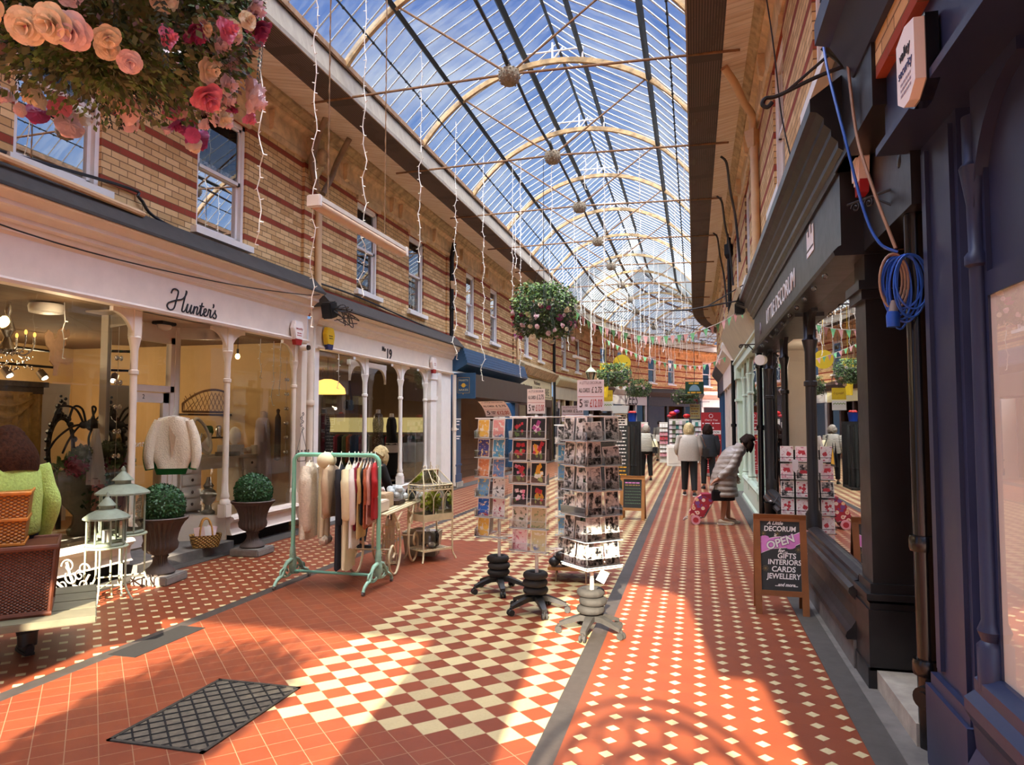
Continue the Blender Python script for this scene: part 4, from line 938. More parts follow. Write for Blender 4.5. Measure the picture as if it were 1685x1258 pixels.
for y in (7.66, 9.7, 11.72):
    b = MB(); bcolumn(b, 1.13, y); spandrel(b, 1.11, y + .03, 1, 2.82, .3); spandrel(b, 1.11, y - .03, -1, 2.82, .3); b.build('column', 'black_paint', ld, 40, w=True)
b = MB(); b.box(1.08, 1.3, 11.78, 12.0, 0, 2.8); b.build('end_pilaster', 'black_paint', ld, w=True)
for (xa, ya), (xb, yb) in (((1.14, 7.68), (1.85, 8.0)), ((1.14, 9.68), (1.85, 9.4))):
    b = MB(); b.quad((xa, ya, .6), (xb, yb, .6), (xb, yb, 2.6), (xa, ya, 2.6)); b.build('window_pane', 'shop_glass', ld, w=True)
    b = MB(); b.slab([(xa, ya, .05), (xb, yb, .05), (xb, yb, .6), (xa, ya, .6)], (0, .04, 0)); b.build('return_panel', 'black_paint', ld, w=True)
b = MB(); b.box(1.85, 1.9, 8.0, 9.4, .1, 2.8); b.build('door', 'black_gloss', ld, w=True)
b = MB(); b.box(1.0, 1.9, 7.64, 9.72, 2.76, 2.80); b.build('soffit', 'black_paint', ld, w=True)
b = MB(); b.box(1.05, 1.9, 7.64, 9.72, 0, .1); b.build('door_step', 'slab', ld, w=True)
text('LITTLE DECORUM', 'lettering', 'ink_white', ld, (.955, 8.62, 3.08), (0, -1, 0), (0, 0, 1), .27, width=2.75, ext=.003)
text('A', 'lettering', 'ink_grey', ld, (.955, 10.9, 3.05), (0, -1, 0), (0, 0, 1), .24, ext=.006)
b = MB()
for y, z, h in ((6.42, 3.13, .18), (6.35, 3.13, .12), (6.28, 3.13, .21), (6.21, 3.13, .12), (6.14, 3.13, .18)): b.box(.953, .958, y - .03, y + .03, z, z + h)
b.box(.953, .958, 6.1, 6.46, 3.09, 3.15); b.build('crown_emblem', 'ink_white', ld, w=True)
for y in (5.6, 6.1, 6.6, 7.1, 7.6, 8.2, 8.8, 9.4, 10.0, 10.6):
    b = MB(); b.ball((.95, y, 2.77), .022, 8, 6); b.build('festoon_bulb', 'clear_glass', ld, 60, w=True)
b = MB(); b.box(2.6, 2.7, 5.0, 12.0, 0, 2.85); struct(b.build('wall_back', 'room_white'))
b = MB(); b.box(1.45, 2.6, 11.95, 12.0, 0, 2.85); struct(b.build('wall_side', 'room_white'))
b = MB(); b.box(1.42, 2.6, 5.0, 5.05, 0, 2.85); struct(b.build('wall_side', 'room_dark'))
b = MB(); b.box(1.3, 2.6, 5.0, 12.0, 2.82, 2.87); struct(b.build('ceiling', 'room_white'))
b = MB(); b.box(1.3, 2.6, 5.05, 12.0, 0, .05); struct(b.build('floor', 'wood_floor'))
lamp((1.75, 6.4, 2.5), 9, (1, .85, .65)); lamp((2.2, 8.8, 2.5), 10, (1, .85, .65)); lamp((1.8, 10.7, 2.4), 9, (1, .8, .6))
# entrance recess with stone step
b = MB(); b.box(1.42, 1.5, 4.25, 5.05, 0, 2.9); struct(b.build('door_1', 'black_gloss'))
b = MB(); b.box(1.1, 1.45, 4.2, 5.02, 0, .125); struct(b.build('trim_%d' % (TR[0] + 1), 'step_stone')); TR[0] += 1
b = MB(); b.box(1.1, 1.6, 4.0, 5.05, 2.82, 3.5); struct(b.build('trim_%d' % (TR[0] + 1), 'black_paint')); TR[0] += 1
k = MB(); k.ball((1.41, 4.9, .98), (.02, .025, .025), 10, 8); tag(k.build('door_knob', 'gold', None, 60), 'small brass knob on the dark recessed door', 'knob')
# blue shop nearest the viewer
bl = rtag('shopfront', 'navy blue shopfront nearest the viewer with a cream window blind', 3.0)
b = MB(); b.box(1.15, 1.5, 3.5, 4.0, 0.45, 3.1); b.box(1.13, 1.2, 3.54, 3.60, .5, 3.05); b.box(1.13, 1.2, 3.88, 3.94, .5, 3.05); b.box(1.10, 1.5, 3.46, 4.02, 0, .40); b.box(1.12, 1.5, 3.48, 4.0, .40, .46); b.build('pilaster', 'navy_paint', bl, w=True)
b = MB(); b.lathe([(.055, .6), (.055, .78), (.038, .8), (.052, .84), (.036, .88), (.034, 2.35), (.05, 2.36), (.05, 2.4), (.034, 2.42), (.036, 2.62), (.06, 2.78), (.045, 2.8), (.045, 3.0)], (1.17, 3.36, 0), 14)
spandrel(b, 1.15, 3.33, -1, 3.1, .45); b.build('column', 'navy_paint', bl, 40, w=True)
b = MB(); b.ext_y([(1.5, .66), (1.17, .66), (1.12, .63), (1.12, .58), (1.08, .55), (1.08, .50), (1.11, .44), (1.12, .34), (1.08, .26), (1.06, .22), (1.06, 0), (1.5, 0)], .5, 3.42); b.build('stall_riser', 'navy_paint', bl, w=True)
b = MB(); b.box(1.18, 1.26, .5, 3.3, 2.22, 2.32); b.box(1.20, 1.24, .5, 3.3, 2.32, 3.1); b.box(1.18, 1.26, 3.30, 3.40, .66, 3.1); b.build('window_frame', 'navy_paint', bl, w=True)
b = MB(); b.box(1.19, 1.195, .5, 3.30, .66, 2.22); b.build('blind', 'blind_cream', bl, w=True)
b = MB(); b.quad((1.182, .5, .66), (1.182, 3.30, .66), (1.182, 3.30, 2.22), (1.182, .5, 2.22)); b.build('window_pane', 'soft_glass', bl, w=True)
b = MB(); b.box(1.0, 1.5, .5, 4.05, 3.1, 3.7); b.ext_y([(1.0, 3.1), (.95, 3.1), (.95, 3.14), (1.0, 3.2)], .5, 4.05); b.ext_y([(1.0, 3.7), (.92, 3.7), (.8, 3.9), (.72, 3.92), (.72, 4.05), (1.3, 4.1)], .5, 4.4); b.box(.93, 1.3, .5, 4.05, 4.05, 5.3); b.build('fascia', 'navy_paint', bl, w=True)
b = MB(); arc = [(1.30, 3.98)] + [(1.30 - .36 * math.sin(PI / 2 * i / 8), 3.62 + .36 * math.cos(PI / 2 * i / 8)) for i in range(1, 9)]
inn = [(1.30 - .22 * math.sin(PI / 2 * i / 8), 3.62 + .22 * math.cos(PI / 2 * i / 8)) for i in range(8, -1, -1)]
for i in range(8):
    a0, a1 = PI / 2 * i / 8, PI / 2 * (i + 1) / 8
    f = lambda r, a: (1.32 - r * math.sin(a), 4.3, 3.42 + r * math.cos(a) * 1.25)
    b.slab([f(.38, a0), f(.38, a1), f(.24, a1), f(.24, a0)], (0, .3, 0))
b.build('console_bracket', 'navy_paint', bl, w=True)
b = MB(); b.box(.93, 1.3, 4.0, 5.06, 3.36, 4.1); struct(b.build('trim_%d' % (TR[0] + 1), 'black_paint')); TR[0] += 1
b = MB(); b.box(1.22, 1.5, 4.0, 4.25, 0, 3.2); struct(b.build('trim_%d' % (TR[0] + 1), 'rust_rod')); TR[0] += 1
p = pipe('downpipe', [(1.165, 4.2, 3.75), (1.165, 4.2, .0)], .052, 'black_gloss', 'thick black downpipe beside the navy pilaster', [(1.165, 4.2, 3.12), (1.165, 4.2, 1.06), (1.165, 4.2, .42)])
b = MB(); b.tube([(1.165, 4.13, .3), (1.10, 4.07, .3)], [.06, .055], 16); b.tube([(1.10 + .0, 4.07 + .0, .3), (1.09, 4.06, .3)], [.035, .035], 14); b.build('access_cap', 'black_metal', p, 40, w=True)
b = MB(); b.box(1.165, 1.26, 4.17, 4.23, 1.05, 1.08); b.box(1.165, 1.26, 4.17, 4.23, 3.11, 3.14); b.build('pipe_clip', 'black_metal', p, w=True)
# mint shop
mt = rtag('shopfront', 'pale mint shopfront with slender columns under a leaning beige canopy board', 12.2)
b = MB(); b.slab([(1.07, 12.15, 3.2), (1.07, 19.5, 3.2), (.70, 19.5, 3.9), (.70, 12.15, 3.9)], (.05, 0, .02)); b.build('canopy_board', 'canopy_beige', mt, w=True)
b = MB(); b.box(1.02, 1.2, 12.2, 19.4, 3.0, 3.2); b.ext_y([(1.02, 3.16), (.98, 3.18), (.98, 3.22), (1.02, 3.22)], 12.2, 19.4); b.build('fascia', 'mint_paint', mt, w=True)
for y in (13.2, 15.4, 17.0): b = MB(); column(b, 1.12, y, .3, 3.0, .05); spandrel(b, 1.1, y + .04, 1, 3.0, .35); spandrel(b, 1.1, y - .04, -1, 3.0, .35); b.build('column', 'mint_paint', mt, 40, w=True)
b = MB(); b.box(1.05, 1.5, 18.3, 18.9, .1, 3.0); b.box(1.0, 1.5, 18.25, 18.95, 2.2, 2.26); b.box(1.0, 1.5, 18.25, 18.95, 0, .4); b.box(1.0, 1.5, 18.25, 18.95, 2.75, 3.0); b.build('pilaster', 'mint_paint', mt, w=True)
b = MB(); b.box(1.45, 1.5, 17.1, 18.3, .1, 3.0); b.build('door', 'mint_paint', mt, w=True)
b = MB(); b.ext_y([(1.4, .5), (1.06, .5), (1.03, .46), (1.06, .4), (1.06, .1), (1.03, .06), (1.03, 0), (1.4, 0)], 12.2, 17.0); b.build('stall_riser', 'mint_paint', mt, w=True)
b = MB(); b.quad((1.13, 12.2, .5), (1.13, 17, .5), (1.13, 17, 3.0), (1.13, 12.2, 3.0)); b.build('window_pane', 'shop_glass', mt, w=True)
b = MB(); b.box(2.6, 2.7, 12.05, 19.5, 0, 3.1); struct(b.build('wall_back', 'blue_paint'))
b = MB(); b.box(1.2, 2.6, 12.05, 19.5, 3.05, 3.1); struct(b.build('ceiling', 'room_white'))
b = MB(); b.box(1.3, 2.6, 12.05, 19.5, 0, .05); struct(b.build('floor', 'wood_floor'))
lamp((2.1, 14, 2.6), 10, (1, .9, .8))
# further fronts on the right
for y0, y1, wm, fm, lb in ((19.6, 25.4, 'pinkish_paint', 'pinkish_paint', 'pinkish cream shopfront beyond the mint one'), (25.4, 30.9, 'blue_paint', 'navy_paint', 'dark blue shopfront at the right end before the bend')):
    r = rtag('shopfront', lb, y0)
    b = MB(); b.box(.98, 1.3, y0, y1, 2.75, 3.3); b.build('fascia', fm, r, w=True)
    b = MB(); b.ext_y([(1.3, 3.3), (.98, 3.3), (.86, 3.45), (.74, 3.6), (.74, 3.7), (1.3, 3.8)], y0, y1); b.build('cornice', fm, r, w=True)
    for y in (y0 + .3, y0 + 2.2, y0 + 3.6, y1 - .3): b = MB(); b.box(1.02, 1.25, y - .14, y + .14, 0, 2.75); b.build('pilaster', wm, r, w=True)
    b = MB(); b.box(1.08, 1.3, y0, y1, 0, .5); b.build('stall_riser', wm, r, w=True)
    b = MB(); b.quad((1.14, y0, .5), (1.14, y1, .5), (1.14, y1, 2.75), (1.14, y0, 2.75)); b.build('window_pane', 'shop_glass', r, w=True)
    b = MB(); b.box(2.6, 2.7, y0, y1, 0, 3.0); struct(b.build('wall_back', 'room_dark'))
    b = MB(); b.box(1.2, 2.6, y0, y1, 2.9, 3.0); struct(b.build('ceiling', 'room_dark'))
b = MB(); b.box(1.15, 3.5, 30.9, 31.0, 0, 3.6); struct(b.build('wall_side', 'room_dark'))
for s in (30.9, 37.8):
    p = S(1.1, s + 6.9); r = thing('shopfront', 'navy front on the inside of the bend' if s < 33 else 'dim front furthest round the inside of the bend', 'shopfront', tuple(p), SROT(s + 3.45) + PI)
    b = MB(); b.box(-1.0, 0, 0, 5.5, 0, 2.7); b.build('shop_wall', 'room_dark', r); b = MB(); b.box(-.5, .15, 0, 5.5, 2.7, 3.6); b.build('fascia', 'navy_paint', r)
# pipes, lights, cables on the right
pipe('downpipe', [(.88, 10.5, 5.75), (.89, 10.5, 3.9)], .06, 'pipe_cream', 'cream downpipe high on the right brick wall')
b = MB(); b.lathe([(.075, 0), (.11, .14), (.12, .24)], (.87, 10.5, 5.62), 4); tag(b.build('hopper', 'pipe_cream'), 'cream hopper head on the right brick wall', 'hopper')
pipe('swan_neck_pipe', catmull([(.45, 9.7, 6.45), (.60, 9.9, 6.3), (.72, 10.15, 6.15), (.85, 10.4, 6.05), (.87, 10.5, 5.85)]), .055, 'pipe_cream', 'curved cream pipe running down to the hopper on the right')
pipe('downpipe', [(1.03, 12.1, 3.4), (1.03, 12.1, 0.05)], .045, 'black_gloss', 'black downpipe between the black and mint shopfronts', [(1.03, 12.1, 1.6), (1.03, 12.1, 2.6)])
pipe('downpipe', [(1.0, 19.5, 3.3), (1.0, 19.5, .05)], .05, 'black_gloss', 'black downpipe beyond the mint pilaster', [(1.0, 19.5, 1.6)])
pipe('downpipe', [(.86, 17.6, 6.2), (.86, 17.6, 3.8)], .05, 'black_metal', 'dark downpipe high on brick over the mint canopy')
b = MB(); b.lathe([(.06, 0), (.10, .1), (.10, .35)], (.85, 17.6, 5.6), 4); tag(b.build('hopper', 'black_metal'), 'dark hopper head over the mint canopy', 'hopper')
for i, (y, l) in enumerate(((12.9, 'near'), (15.2, 'middle'), (18.2, 'far'))):
    b = MB(); b.tube(catmull([(.52, y, 6.4), (.62, y + .1, 6.3), (.68, y + .3, 5.9), (.78, y + .5, 5.4), (.84, y + .5, 4.6)]), .022, 6)
    tag(b.build('hanging_cable', 'black_plastic'), 'black cable looping down from the right gutter, the %s one of three' % l, 'cable', 'black cables under the right gutter')
a = thing('alarm_box', 'white alarm box with a red lower end over the dark entrance recess', 'alarm box', (1.08, 4.85, 3.3), PI)
b = MB(); b.slab([(0, y, z) for y, z in [(-.07, .17), (.07, .17), (.1, .05), (.07, -.09), (-.07, -.09), (-.1, .05)]], (.06, 0, 0)); b.slab([(.06, y, z) for y, z in [(-.05, .14), (.05, .14), (.07, .04), (.05, -.07), (-.05, -.07), (-.07, .04)]], (.015, 0, 0)); b.build('cover', 'alarm_white', a)
b = MB(); b.slab([(0, y, z) for y, z in [(-.075, -.08), (.075, -.08), (.06, -.16), (-.06, -.16)]], (.055, 0, 0)); b.build('strobe', 'alarm_red', a)
a = thing('alarm_box', 'cream security box with blue lettering on the navy fascia', 'alarm box', (.99, 3.3, 3.22), PI)
b = MB(); b.slab([(0, y, z) for y, z in [(-.14, .16), (.0, .19), (.14, .16), (.14, -.12), (.04, -.17), (-.04, -.17), (-.14, -.12)]], (.05, 0, 0)); b.build('backplate', 'lens_black', a)
b = MB(); b.slab([(.05, y, z) for y, z in [(-.13, .15), (.0, .18), (.13, .15), (.13, -.11), (.04, -.16), (-.04, -.16), (-.13, -.11)]], (.04, 0, 0)); b.build('cover', 'alarm_white', a)
text('valley', 'lettering', 'ink_black', a, (.092, 0, .07), (0, 1, 0), (0, 0, 1), .07, ext=.001, w=False); text('security', 'lettering', 'alarm_navy', a, (.092, 0, .0), (0, 1, 0), (0, 0, 1), .062, ext=.001, w=False)
for q in range(3): scrawl('small_print', 'ink_grey', a, lambda x, z: Vector((.0915, x, z)), -.05 - .025 * q, .15, .012, 0, q)
f = thing('floodlight', 'black tubular floodlight on a long iron arm at the right', 'floodlight', (.98, 4.7, 3.95))
b = MB(); b.tube([(-.14, -.05, .12), (.02, .0, -.02)], [.065, .06], 14); b.build('housing', 'black_metal', f, 40)
b = MB(); b.tube(catmull([(.0, 0, -.02), (-.2, .05, -.06), (-.42, .1, -.13), (-.50, .1, -.14), (-.52, .1, -.18), (-.49, .1, -.20), (-.46, .1, -.17)]), .014, 6); b.build('scroll_arm', 'dark_iron', f)
b = MB(); b.tube([(-.12, 0, .06), (-.38, .09, -.12)], .01, 5); b.build('stay', 'dark_iron', f)
b = MB()
for q in range(10): b.tube(catmull([(.0, 0, .1), (.02 + random.uniform(-.05, .05), random.uniform(-.1, .1), .3), (.06, random.uniform(-.1, .1), random.uniform(-.1, .2)), (.05, 0, -.12)]), .008, 4)
b.build('wires', 'black_plastic', f)
f = thing('floodlight', 'dark floodlight cluster on brackets at the far end of the black cornice', 'floodlight', (.82, 12.3, 3.72))
b = MB(); b.bbox((0, 0, 0), (.2, .3, .24), .02, ry=.4); b.bbox((-.05, .3, -.1), (.16, .2, .2), .02); b.build('housing', 'black_metal', f)
b = MB(); b.tube([(0, 0, 0), (-.9, .1, -.12), (-1.2, .1, -.12)], .014, 5); b.tube([(0, 0, .25), (-.6, .1, -.08)], .01, 5); b.build('scroll_arm', 'dark_iron', f)
w = thing('scroll_bracket', 'small black wrought iron hanging bracket on the downpipe', 'bracket', (1.165, 4.3, 3.0))
b = MB(); b.tube([(0, 0, .02), (-.24, .35, .02)], .008, 5); b.tube([(0, 0, -.14), (-.12, .18, .0)], .008, 5)
for q in (.62, .85):
    c = Vector((-.24 * q, .35 * q, -.01)); d = Vector((-.24, .35, 0)).normalized()
    b.tube([c + d * (.035 * math.cos(t_ * .5)) * (1 - t_ / 22) + Vector((0, 0, .035 * math.sin(t_ * .5) * (1 - t_ / 22))) for t_ in range(20)], .006, 4)
b.build('scrolls', 'dark_iron', w)
w = thing('scroll_bracket', 'black wrought iron bracket in front of the mint canopy', 'bracket', (1.0, 12.1, 2.95))
b = MB(); b.tube([(0, 0, 0), (-.26, 0, .0)], .01, 5); b.tube([(0, 0, -.16), (-.14, 0, 0)], .01, 5)
for q in (-.16, -.25): b.tube([(q + .035 * math.cos(t_ * .5) * (1 - t_ / 22), 0, -.03 + .035 * math.sin(t_ * .5) * (1 - t_ / 22)) for t_ in range(20)], .008, 4)
b.build('scrolls', 'dark_iron', w)
# blue extension lead hung in a coil
c = thing('extension_lead', 'coil of blue extension lead with a blue plug on the black downpipe', 'cable', (1.07, 4.12, 2.6))
b = MB()
rnd = random.Random(9)
for q in range(8):
    wd = .05 + .045 * rnd.random(); ht = .27 + .14 * rnd.random(); off = .012 * (q - 4)
    b.tube([(off * .8 + wd * math.sin(2 * PI * i / 28) + .02, -.008 * q + .03 + .015 * math.sin(2 * PI * i / 28 + q), -.02 - ht / 2 + ht / 2 * math.cos(2 * PI * i / 28)) for i in range(28)], .0058, 6, closed=True)
b.build('coil', 'cable_blue', c)
b = MB()
for q in range(3): b.tube([(-.03 + (.05 + .01 * q) * math.sin(2 * PI * i / 24), .05 - .02 * q, -.0 - .135 - .01 * q + (.13 + .01 * q) * math.cos(2 * PI * i / 24)) for i in range(24)], .0065, 6, closed=True)
b.build('beige_coil', 'cable_beige', c)
b = MB(); b.tube([(-.035, .0, -.26), (-.04, 0, -.32)], [.016, .024], 12); b.build('plug_collar', 'plug_grey', c, 40)
b = MB(); b.tube([(-.04, 0, -.32), (-.042, 0, -.34), (-.042, 0, -.40)], [.03, .034, .032], 14); b.bbox((-.06, 0, -.35), (.02, .04, .03), .004); b.build('plug', 'plug_blue', c, 40)
b = MB(); b.tube(catmull([(.80, 4.6, 4.05), (.79, 4.4, 3.75), (.84, 4.25, 3.3), (.92, 4.2, 2.85), (.98, 4.15, 2.66), (1.06, 4.12, 2.60)]), .008, 6); b.build('feed', 'cable_blue', c, w=True)
b = MB(); b.tube(catmull([(.90, 4.6, 4.4), (.89, 4.4, 3.9), (.91, 4.3, 3.35), (.96, 4.2, 3.0), (1.05, 4.12, 2.62)]), .009, 6)
tag(b.build('beige_cable', 'cable_beige'), 'beige cable hanging down beside the blue one at the right', 'cable')
b = MB(); b.tube(catmull([(.6, 6.6, 6.2), (.74, 6.7, 5.2), (.8, 6.7, 4.5), (.86, 6.5, 3.95)]), .007, 5)
tag(b.build('thin_cable', 'black_plastic'), 'thin black wire hanging down the right brick wall', 'cable')
l = thing('spotlight', 'white round floodlight at the top of the black end pilaster', 'lamp', (1.0, 11.2, 2.62))
b = MB(); b.tube([(0, 0, 0), (-.05, -.14, -.01)], [.075, .08], 14); b.build('housing', 'alarm_white', l, 40); b = MB(); b.tube([(.0, .0, 0), (.1, .05, .1)], .015, 6); b.build('bracket', 'dark_iron', l)
# ---------------------------------------------------------------- things standing in the street
def circ(r, n=24, z=0.0, c=(0, 0), ph=0.0): return [(c[0] + r * math.cos(2 * PI * i / n + ph), c[1] + r * math.sin(2 * PI * i / n + ph), z) for i in range(n)]
def spiral(c, r0, turns, a0, plane='yz', r1=.01, n=30, sgn=1):
    out = []
    for i in range(n + 1):
        t_ = i / n; a = a0 + sgn * 2 * PI * turns * t_; r = r0 + (r1 - r0) * t_
        u, v = r * math.cos(a), r * math.sin(a)
        out.append(Vector(c) + (Vector((0, u, v)) if plane == 'yz' else Vector((u, 0, v))))
    return out
# --- spinning card stands
def five_star(root, mat, rubber, hring=.10):
    b = MB()
    for k in range(5):
        a = 2 * PI * k / 5 + .35; d = Vector((math.cos(a), math.sin(a), 0)); n_ = Vector((-d.y, d.x, 0))
        P = [d * .03 + Vector((0, 0, .125)), d * .10 + Vector((0, 0, .125)), d * .20 + Vector((0, 0, .095)), d * .265 + Vector((0, 0, .072))]
        b.loft([[p + n_ * w + Vector((0, 0, h)), p - n_ * w + Vector((0, 0, h)), p - n_ * w - Vector((0, 0, h)), p + n_ * w - Vector((0, 0, h))] for p, w, h in zip(P, (.035, .032, .026, .022), (.022, .022, .018, .014))])
    b.lathe([(.05, .10), (.055, .15), (.04, .16)], n=16); b.build('star_base', mat, root, 40)
    for k in range(5):
        a = 2 * PI * k / 5 + .35; d = Vector((math.cos(a), math.sin(a), 0)); n_ = Vector((-d.y, d.x, 0)); c = d * .272
        b = MB()
        for sg in (-1, 1): b.tube([c + n_ * .008 * sg + Vector((0, 0, .028)), c + n_ * .026 * sg + Vector((0, 0, .028))], .028, 12)
        b.tube([c + Vector((0, 0, .03)), c + Vector((0, 0, .07))], .012, 8); b.build('caster', rubber, root, 40)
    for j in range(3):
        b = MB(); ox, oy = random.uniform(-.012, .012), random.uniform(-.012, .012); R, r = .078, .036
        rings = []
        for i in range(24):
            a = 2 * PI * i / 24; rings.append([Vector((ox + (R + r * math.cos(q)) * math.cos(a), oy + (R + r * math.cos(q)) * math.sin(a), .195 + j * .066 + r * .93 * math.sin(q))) for q in [2 * PI * m / 10 for m in range(10)]])
        rings.append(rings[0]); b.loft(rings, caps=False); b.build('weight_ring', rubber, root, 60)
def price_sign(root, z, w, h, mat, rz, curve=0.0, tilt=0.0):
    M = Matrix.Rotation(rz, 4, 'Z')
    f = lambda u, v: M @ Vector(((u - .5) * w, -.012 - curve * (v ** 2) * .10 - tilt * v, z + v * h * (1 - .12 * curve * v)))
    b = MB(); b.grid(f, 6, 6); b.grid(lambda u, v: f(u, v) + Vector((0, .002, 0)), 6, 6); s = b.build('price_sign', mat, root)
    b = MB(); b.grid(lambda u, v: f(.03 + u * .94, .44 + v * .015) + M @ Vector((0, -.0015, 0)), 3, 1); b.build('red_rule', 'ink_red', s)
    def tx(t_, nm, m, u, v, size, wd): text(t_, nm, m, s, f(u, v) + M @ Vector((0, -.002, 0)), M @ Vector((1, 0, 0)), f(u, v + .05) - f(u, v - .05), size, ext=.0005, width=wd, w=False, bold=.0005)
    tx('A LITTLE DECORUM', 'lettering', 'ink_grey', .5, .90, h * .13, w * .82)
    tx('ALL CARDS', 'lettering', 'ink_black', .27, .65, h * .2, w * .42); tx('\u00a3 2.75', 'lettering', 'ink_black', .74, .66, h * .27, w * .38)
    tx('5', 'lettering', 'ink_black', .14, .22, h * .38, w * .12); tx('CARDS\nFOR', 'lettering', 'ink_black', .34, .22, h * .12, w * .18); tx('\u00a312.00', 'lettering', 'ink_red', .71, .22, h * .36, w * .46)
    b = MB(); b.tube([M @ Vector((0, 0, z - .12)), M @ Vector((0, 0, z + .01))], .006, 6); b.build('sign_clip', 'acrylic', s)
    return s
CARDM = {}
def card_mesh(key, w, h, face, extra=None):
    b = MB(); b.box(-w / 2, w / 2, 0, .004, 0, h); b.m(1)
    mg = .008; b.quad((-w / 2 + mg, -.0008, mg), (w / 2 - mg, -.0008, mg), (w / 2 - mg, -.0008, h - mg), (-w / 2 + mg, -.0008, h - mg))
    mats = ['card_white', face]
    if extra:
        rnd = random.Random(key)
        for i, m_ in enumerate(extra):
            mats.append(m_); b.m(2 + i)
            n = 5 if m_.startswith('leaf') else 4
            for q in range(n):
                cx, cz = rnd.uniform(-w * .26, w * .26), (rnd.uniform(h * .15, h * .5) if m_.startswith('leaf') else rnd.uniform(h * .3, h * .82))
                r = rnd.uniform(.014, .026) * (1.0 if not m_.startswith('leaf') else .8); y = -.0012 - .0004 * i - .0001 * q
                k = 8 if not m_.startswith('leaf') else 4; ph = rnd.uniform(0, 6)
                b.poly([(cx + r * (1 if j % 2 else .72) * math.cos(2 * PI * j / k + ph), y, cz + r * (1.0 if m_.startswith('petal') else 1.6) * (1 if j % 2 else .72) * math.sin(2 * PI * j / k + ph)) for j in range(k)])
    me = bpy.data.meshes.new('greeting_card'); me.from_pydata([tuple(v) for v in b.v], [], b.f)
    for m_ in mats: me.materials.append(MAT(m_))
    me.polygons.foreach_set('material_index', b.mi); return me
def card(me, root, local, face_rz, label, group, tilt=0.10, roll=0.0):
    o = bpy.data.objects.new('greeting_card', me); COL.objects.link(o)
    R = ROOT[root.name]; p = R @ Vector(local)
    rz = math.atan2(R[1][0], R[0][0]) + face_rz
    o.location = p; o.rotation_euler = Euler((-tilt, roll, rz), 'XYZ'); tag(o, label, 'greeting card', group); return o
ROWN = ['top', 'second', 'third', 'fourth', 'fifth', 'bottom']
def spinner(label, loc, rz, half, z0, z1, rows, faces, base_mat, rub, group, base=True):
    root = thing('card_stand', label, 'card stand', loc, rz, group)
    if base: five_star(root, base_mat, rub)
    b = MB(); b.tube([(0, 0, .15 if base else 0), (0, 0, z1 + .02)], .016, 12); b.build('pole', 'pole_white', root, 40)
    for f in range(4):
        if f not in faces: continue
        M = Matrix.Rotation(f * PI / 2, 4, 'Z')
        for r in range(rows):
            z = z0 + (z1 - z0) * r / rows; hh = (z1 - z0) / rows
            b = MB(); b.m(0)
            b.add([M @ Vector(p) for p in ((-half, -half + .035, z), (half, -half + .035, z), (half, -half + .05, z + hh * .93), (-half, -half + .05, z + hh * .93))], [(0, 1, 2, 3)])
            b.add([M @ Vector(p) for p in ((-half, -half - .012, z), (half, -half - .012, z), (half, -half - .016, z + hh * .36), (-half, -half - .016, z + hh * .36))], [(0, 1, 2, 3)])
            for x in (-half, 0, half): b.add([M @ Vector(p) for p in ((x, -half - .012, z), (x, -half + .04, z), (x, -half + .045, z + hh * .5), (x, -half - .012, z + hh * .36))], [(0, 1, 2, 3)])
            b.m(1); b.box(-half, half, -half - .014, -half + .05, z - .004, z + .003, M)
            b.box(-half, half, -half - .017, -half - .0145, z + hh * .355, z + hh * .365, M)
            b.build('card_pocket', ['acrylic', 'box_clear'], root)
    for z in (z0 - .02, z1): b = MB(); b.tube([(half, half, z), (-half, half, z), (-half, -half, z), (half, -half, z)], .005, 6, closed=True); b.tube([(half, half, z), (-half, -half, z)], .005, 6); b.tube([(-half, half, z), (half, -half, z)], .005, 6); b.build('wire_frame', 'pole_white', root)
    return root
def slot(half, f, col, z): # local position of a card slot
    return Matrix.Rotation(f * PI / 2, 4, 'Z') @ Vector(((-.5 + col) * half * 1.0, -half + .004, z))
SG = 'card stands in the checkered walk'
k1 = spinner('card stand of colourful picture cards, leftmost with a curling sign', (-1.92, 6.95, 0), -.26, .175, .56, 1.73, 6, (0, 3), 'black_plastic', 'rubber', SG)
k2 = spinner('card stand of floral cards between the colourful and the photo stand', (-1.39, 6.3, 0), -.20, .18, .56, 1.74, 6, (0, 3), 'black_plastic', 'rubber', SG)
k3 = spinner('card stand of black and white photo cards, nearest to the camera', (-.82, 5.78, 0), -.80, .172, .56, 1.74, 6, (0, 1), 'rubber_dusty', 'rubber_dusty', SG)
k4 = spinner('half hidden card stand on a brown pole behind the floral stand', (-1.30, 7.74, .158), .2, .2, .14, 1.50, 7, (0, 1), 'black_plastic', 'rubber', SG, False)
price_sign(k1, 1.75, .30, .17, 'sign_warm', 0.0, 1.0, .06); price_sign(k2, 1.77, .17, .225, 'sign_warm', .1); price_sign(k3, 1.79, .22, .25, 'sign_lilac', .75); price_sign(k4, 1.54, .24, .18, 'sign_lilac', -.1, .3)
D1 = ['yellow sunset', 'pink and blue figures', 'orange portrait on violet', 'teal coastal view', 'terracotta town', 'red and orange mountain', 'blue night with yellow moon', 'white peak on blue', 'red roofs under blue sky', 'pale pink script', 'cream with grey edge', 'grey lilac print']
n = 0
for r in range(6):
    for c in range(2):
        z = .565 + 1.17 * (5 - r) / 6
        if r == 5 and c == 1: continue
        i = (r * 2 + c) % 10
        me = CARDM.setdefault('s%d' % i, card_mesh(100 + i, .138, .182, 'scene_%d' % i))
        card(me, k1, slot(.175, 0, c, z), 0.0, '%s card in the %s row, %s column of the leftmost stand' % (D1[n], ROWN[r], 'left' if c == 0 else 'right'), 'picture cards on the leftmost stand'); n += 1
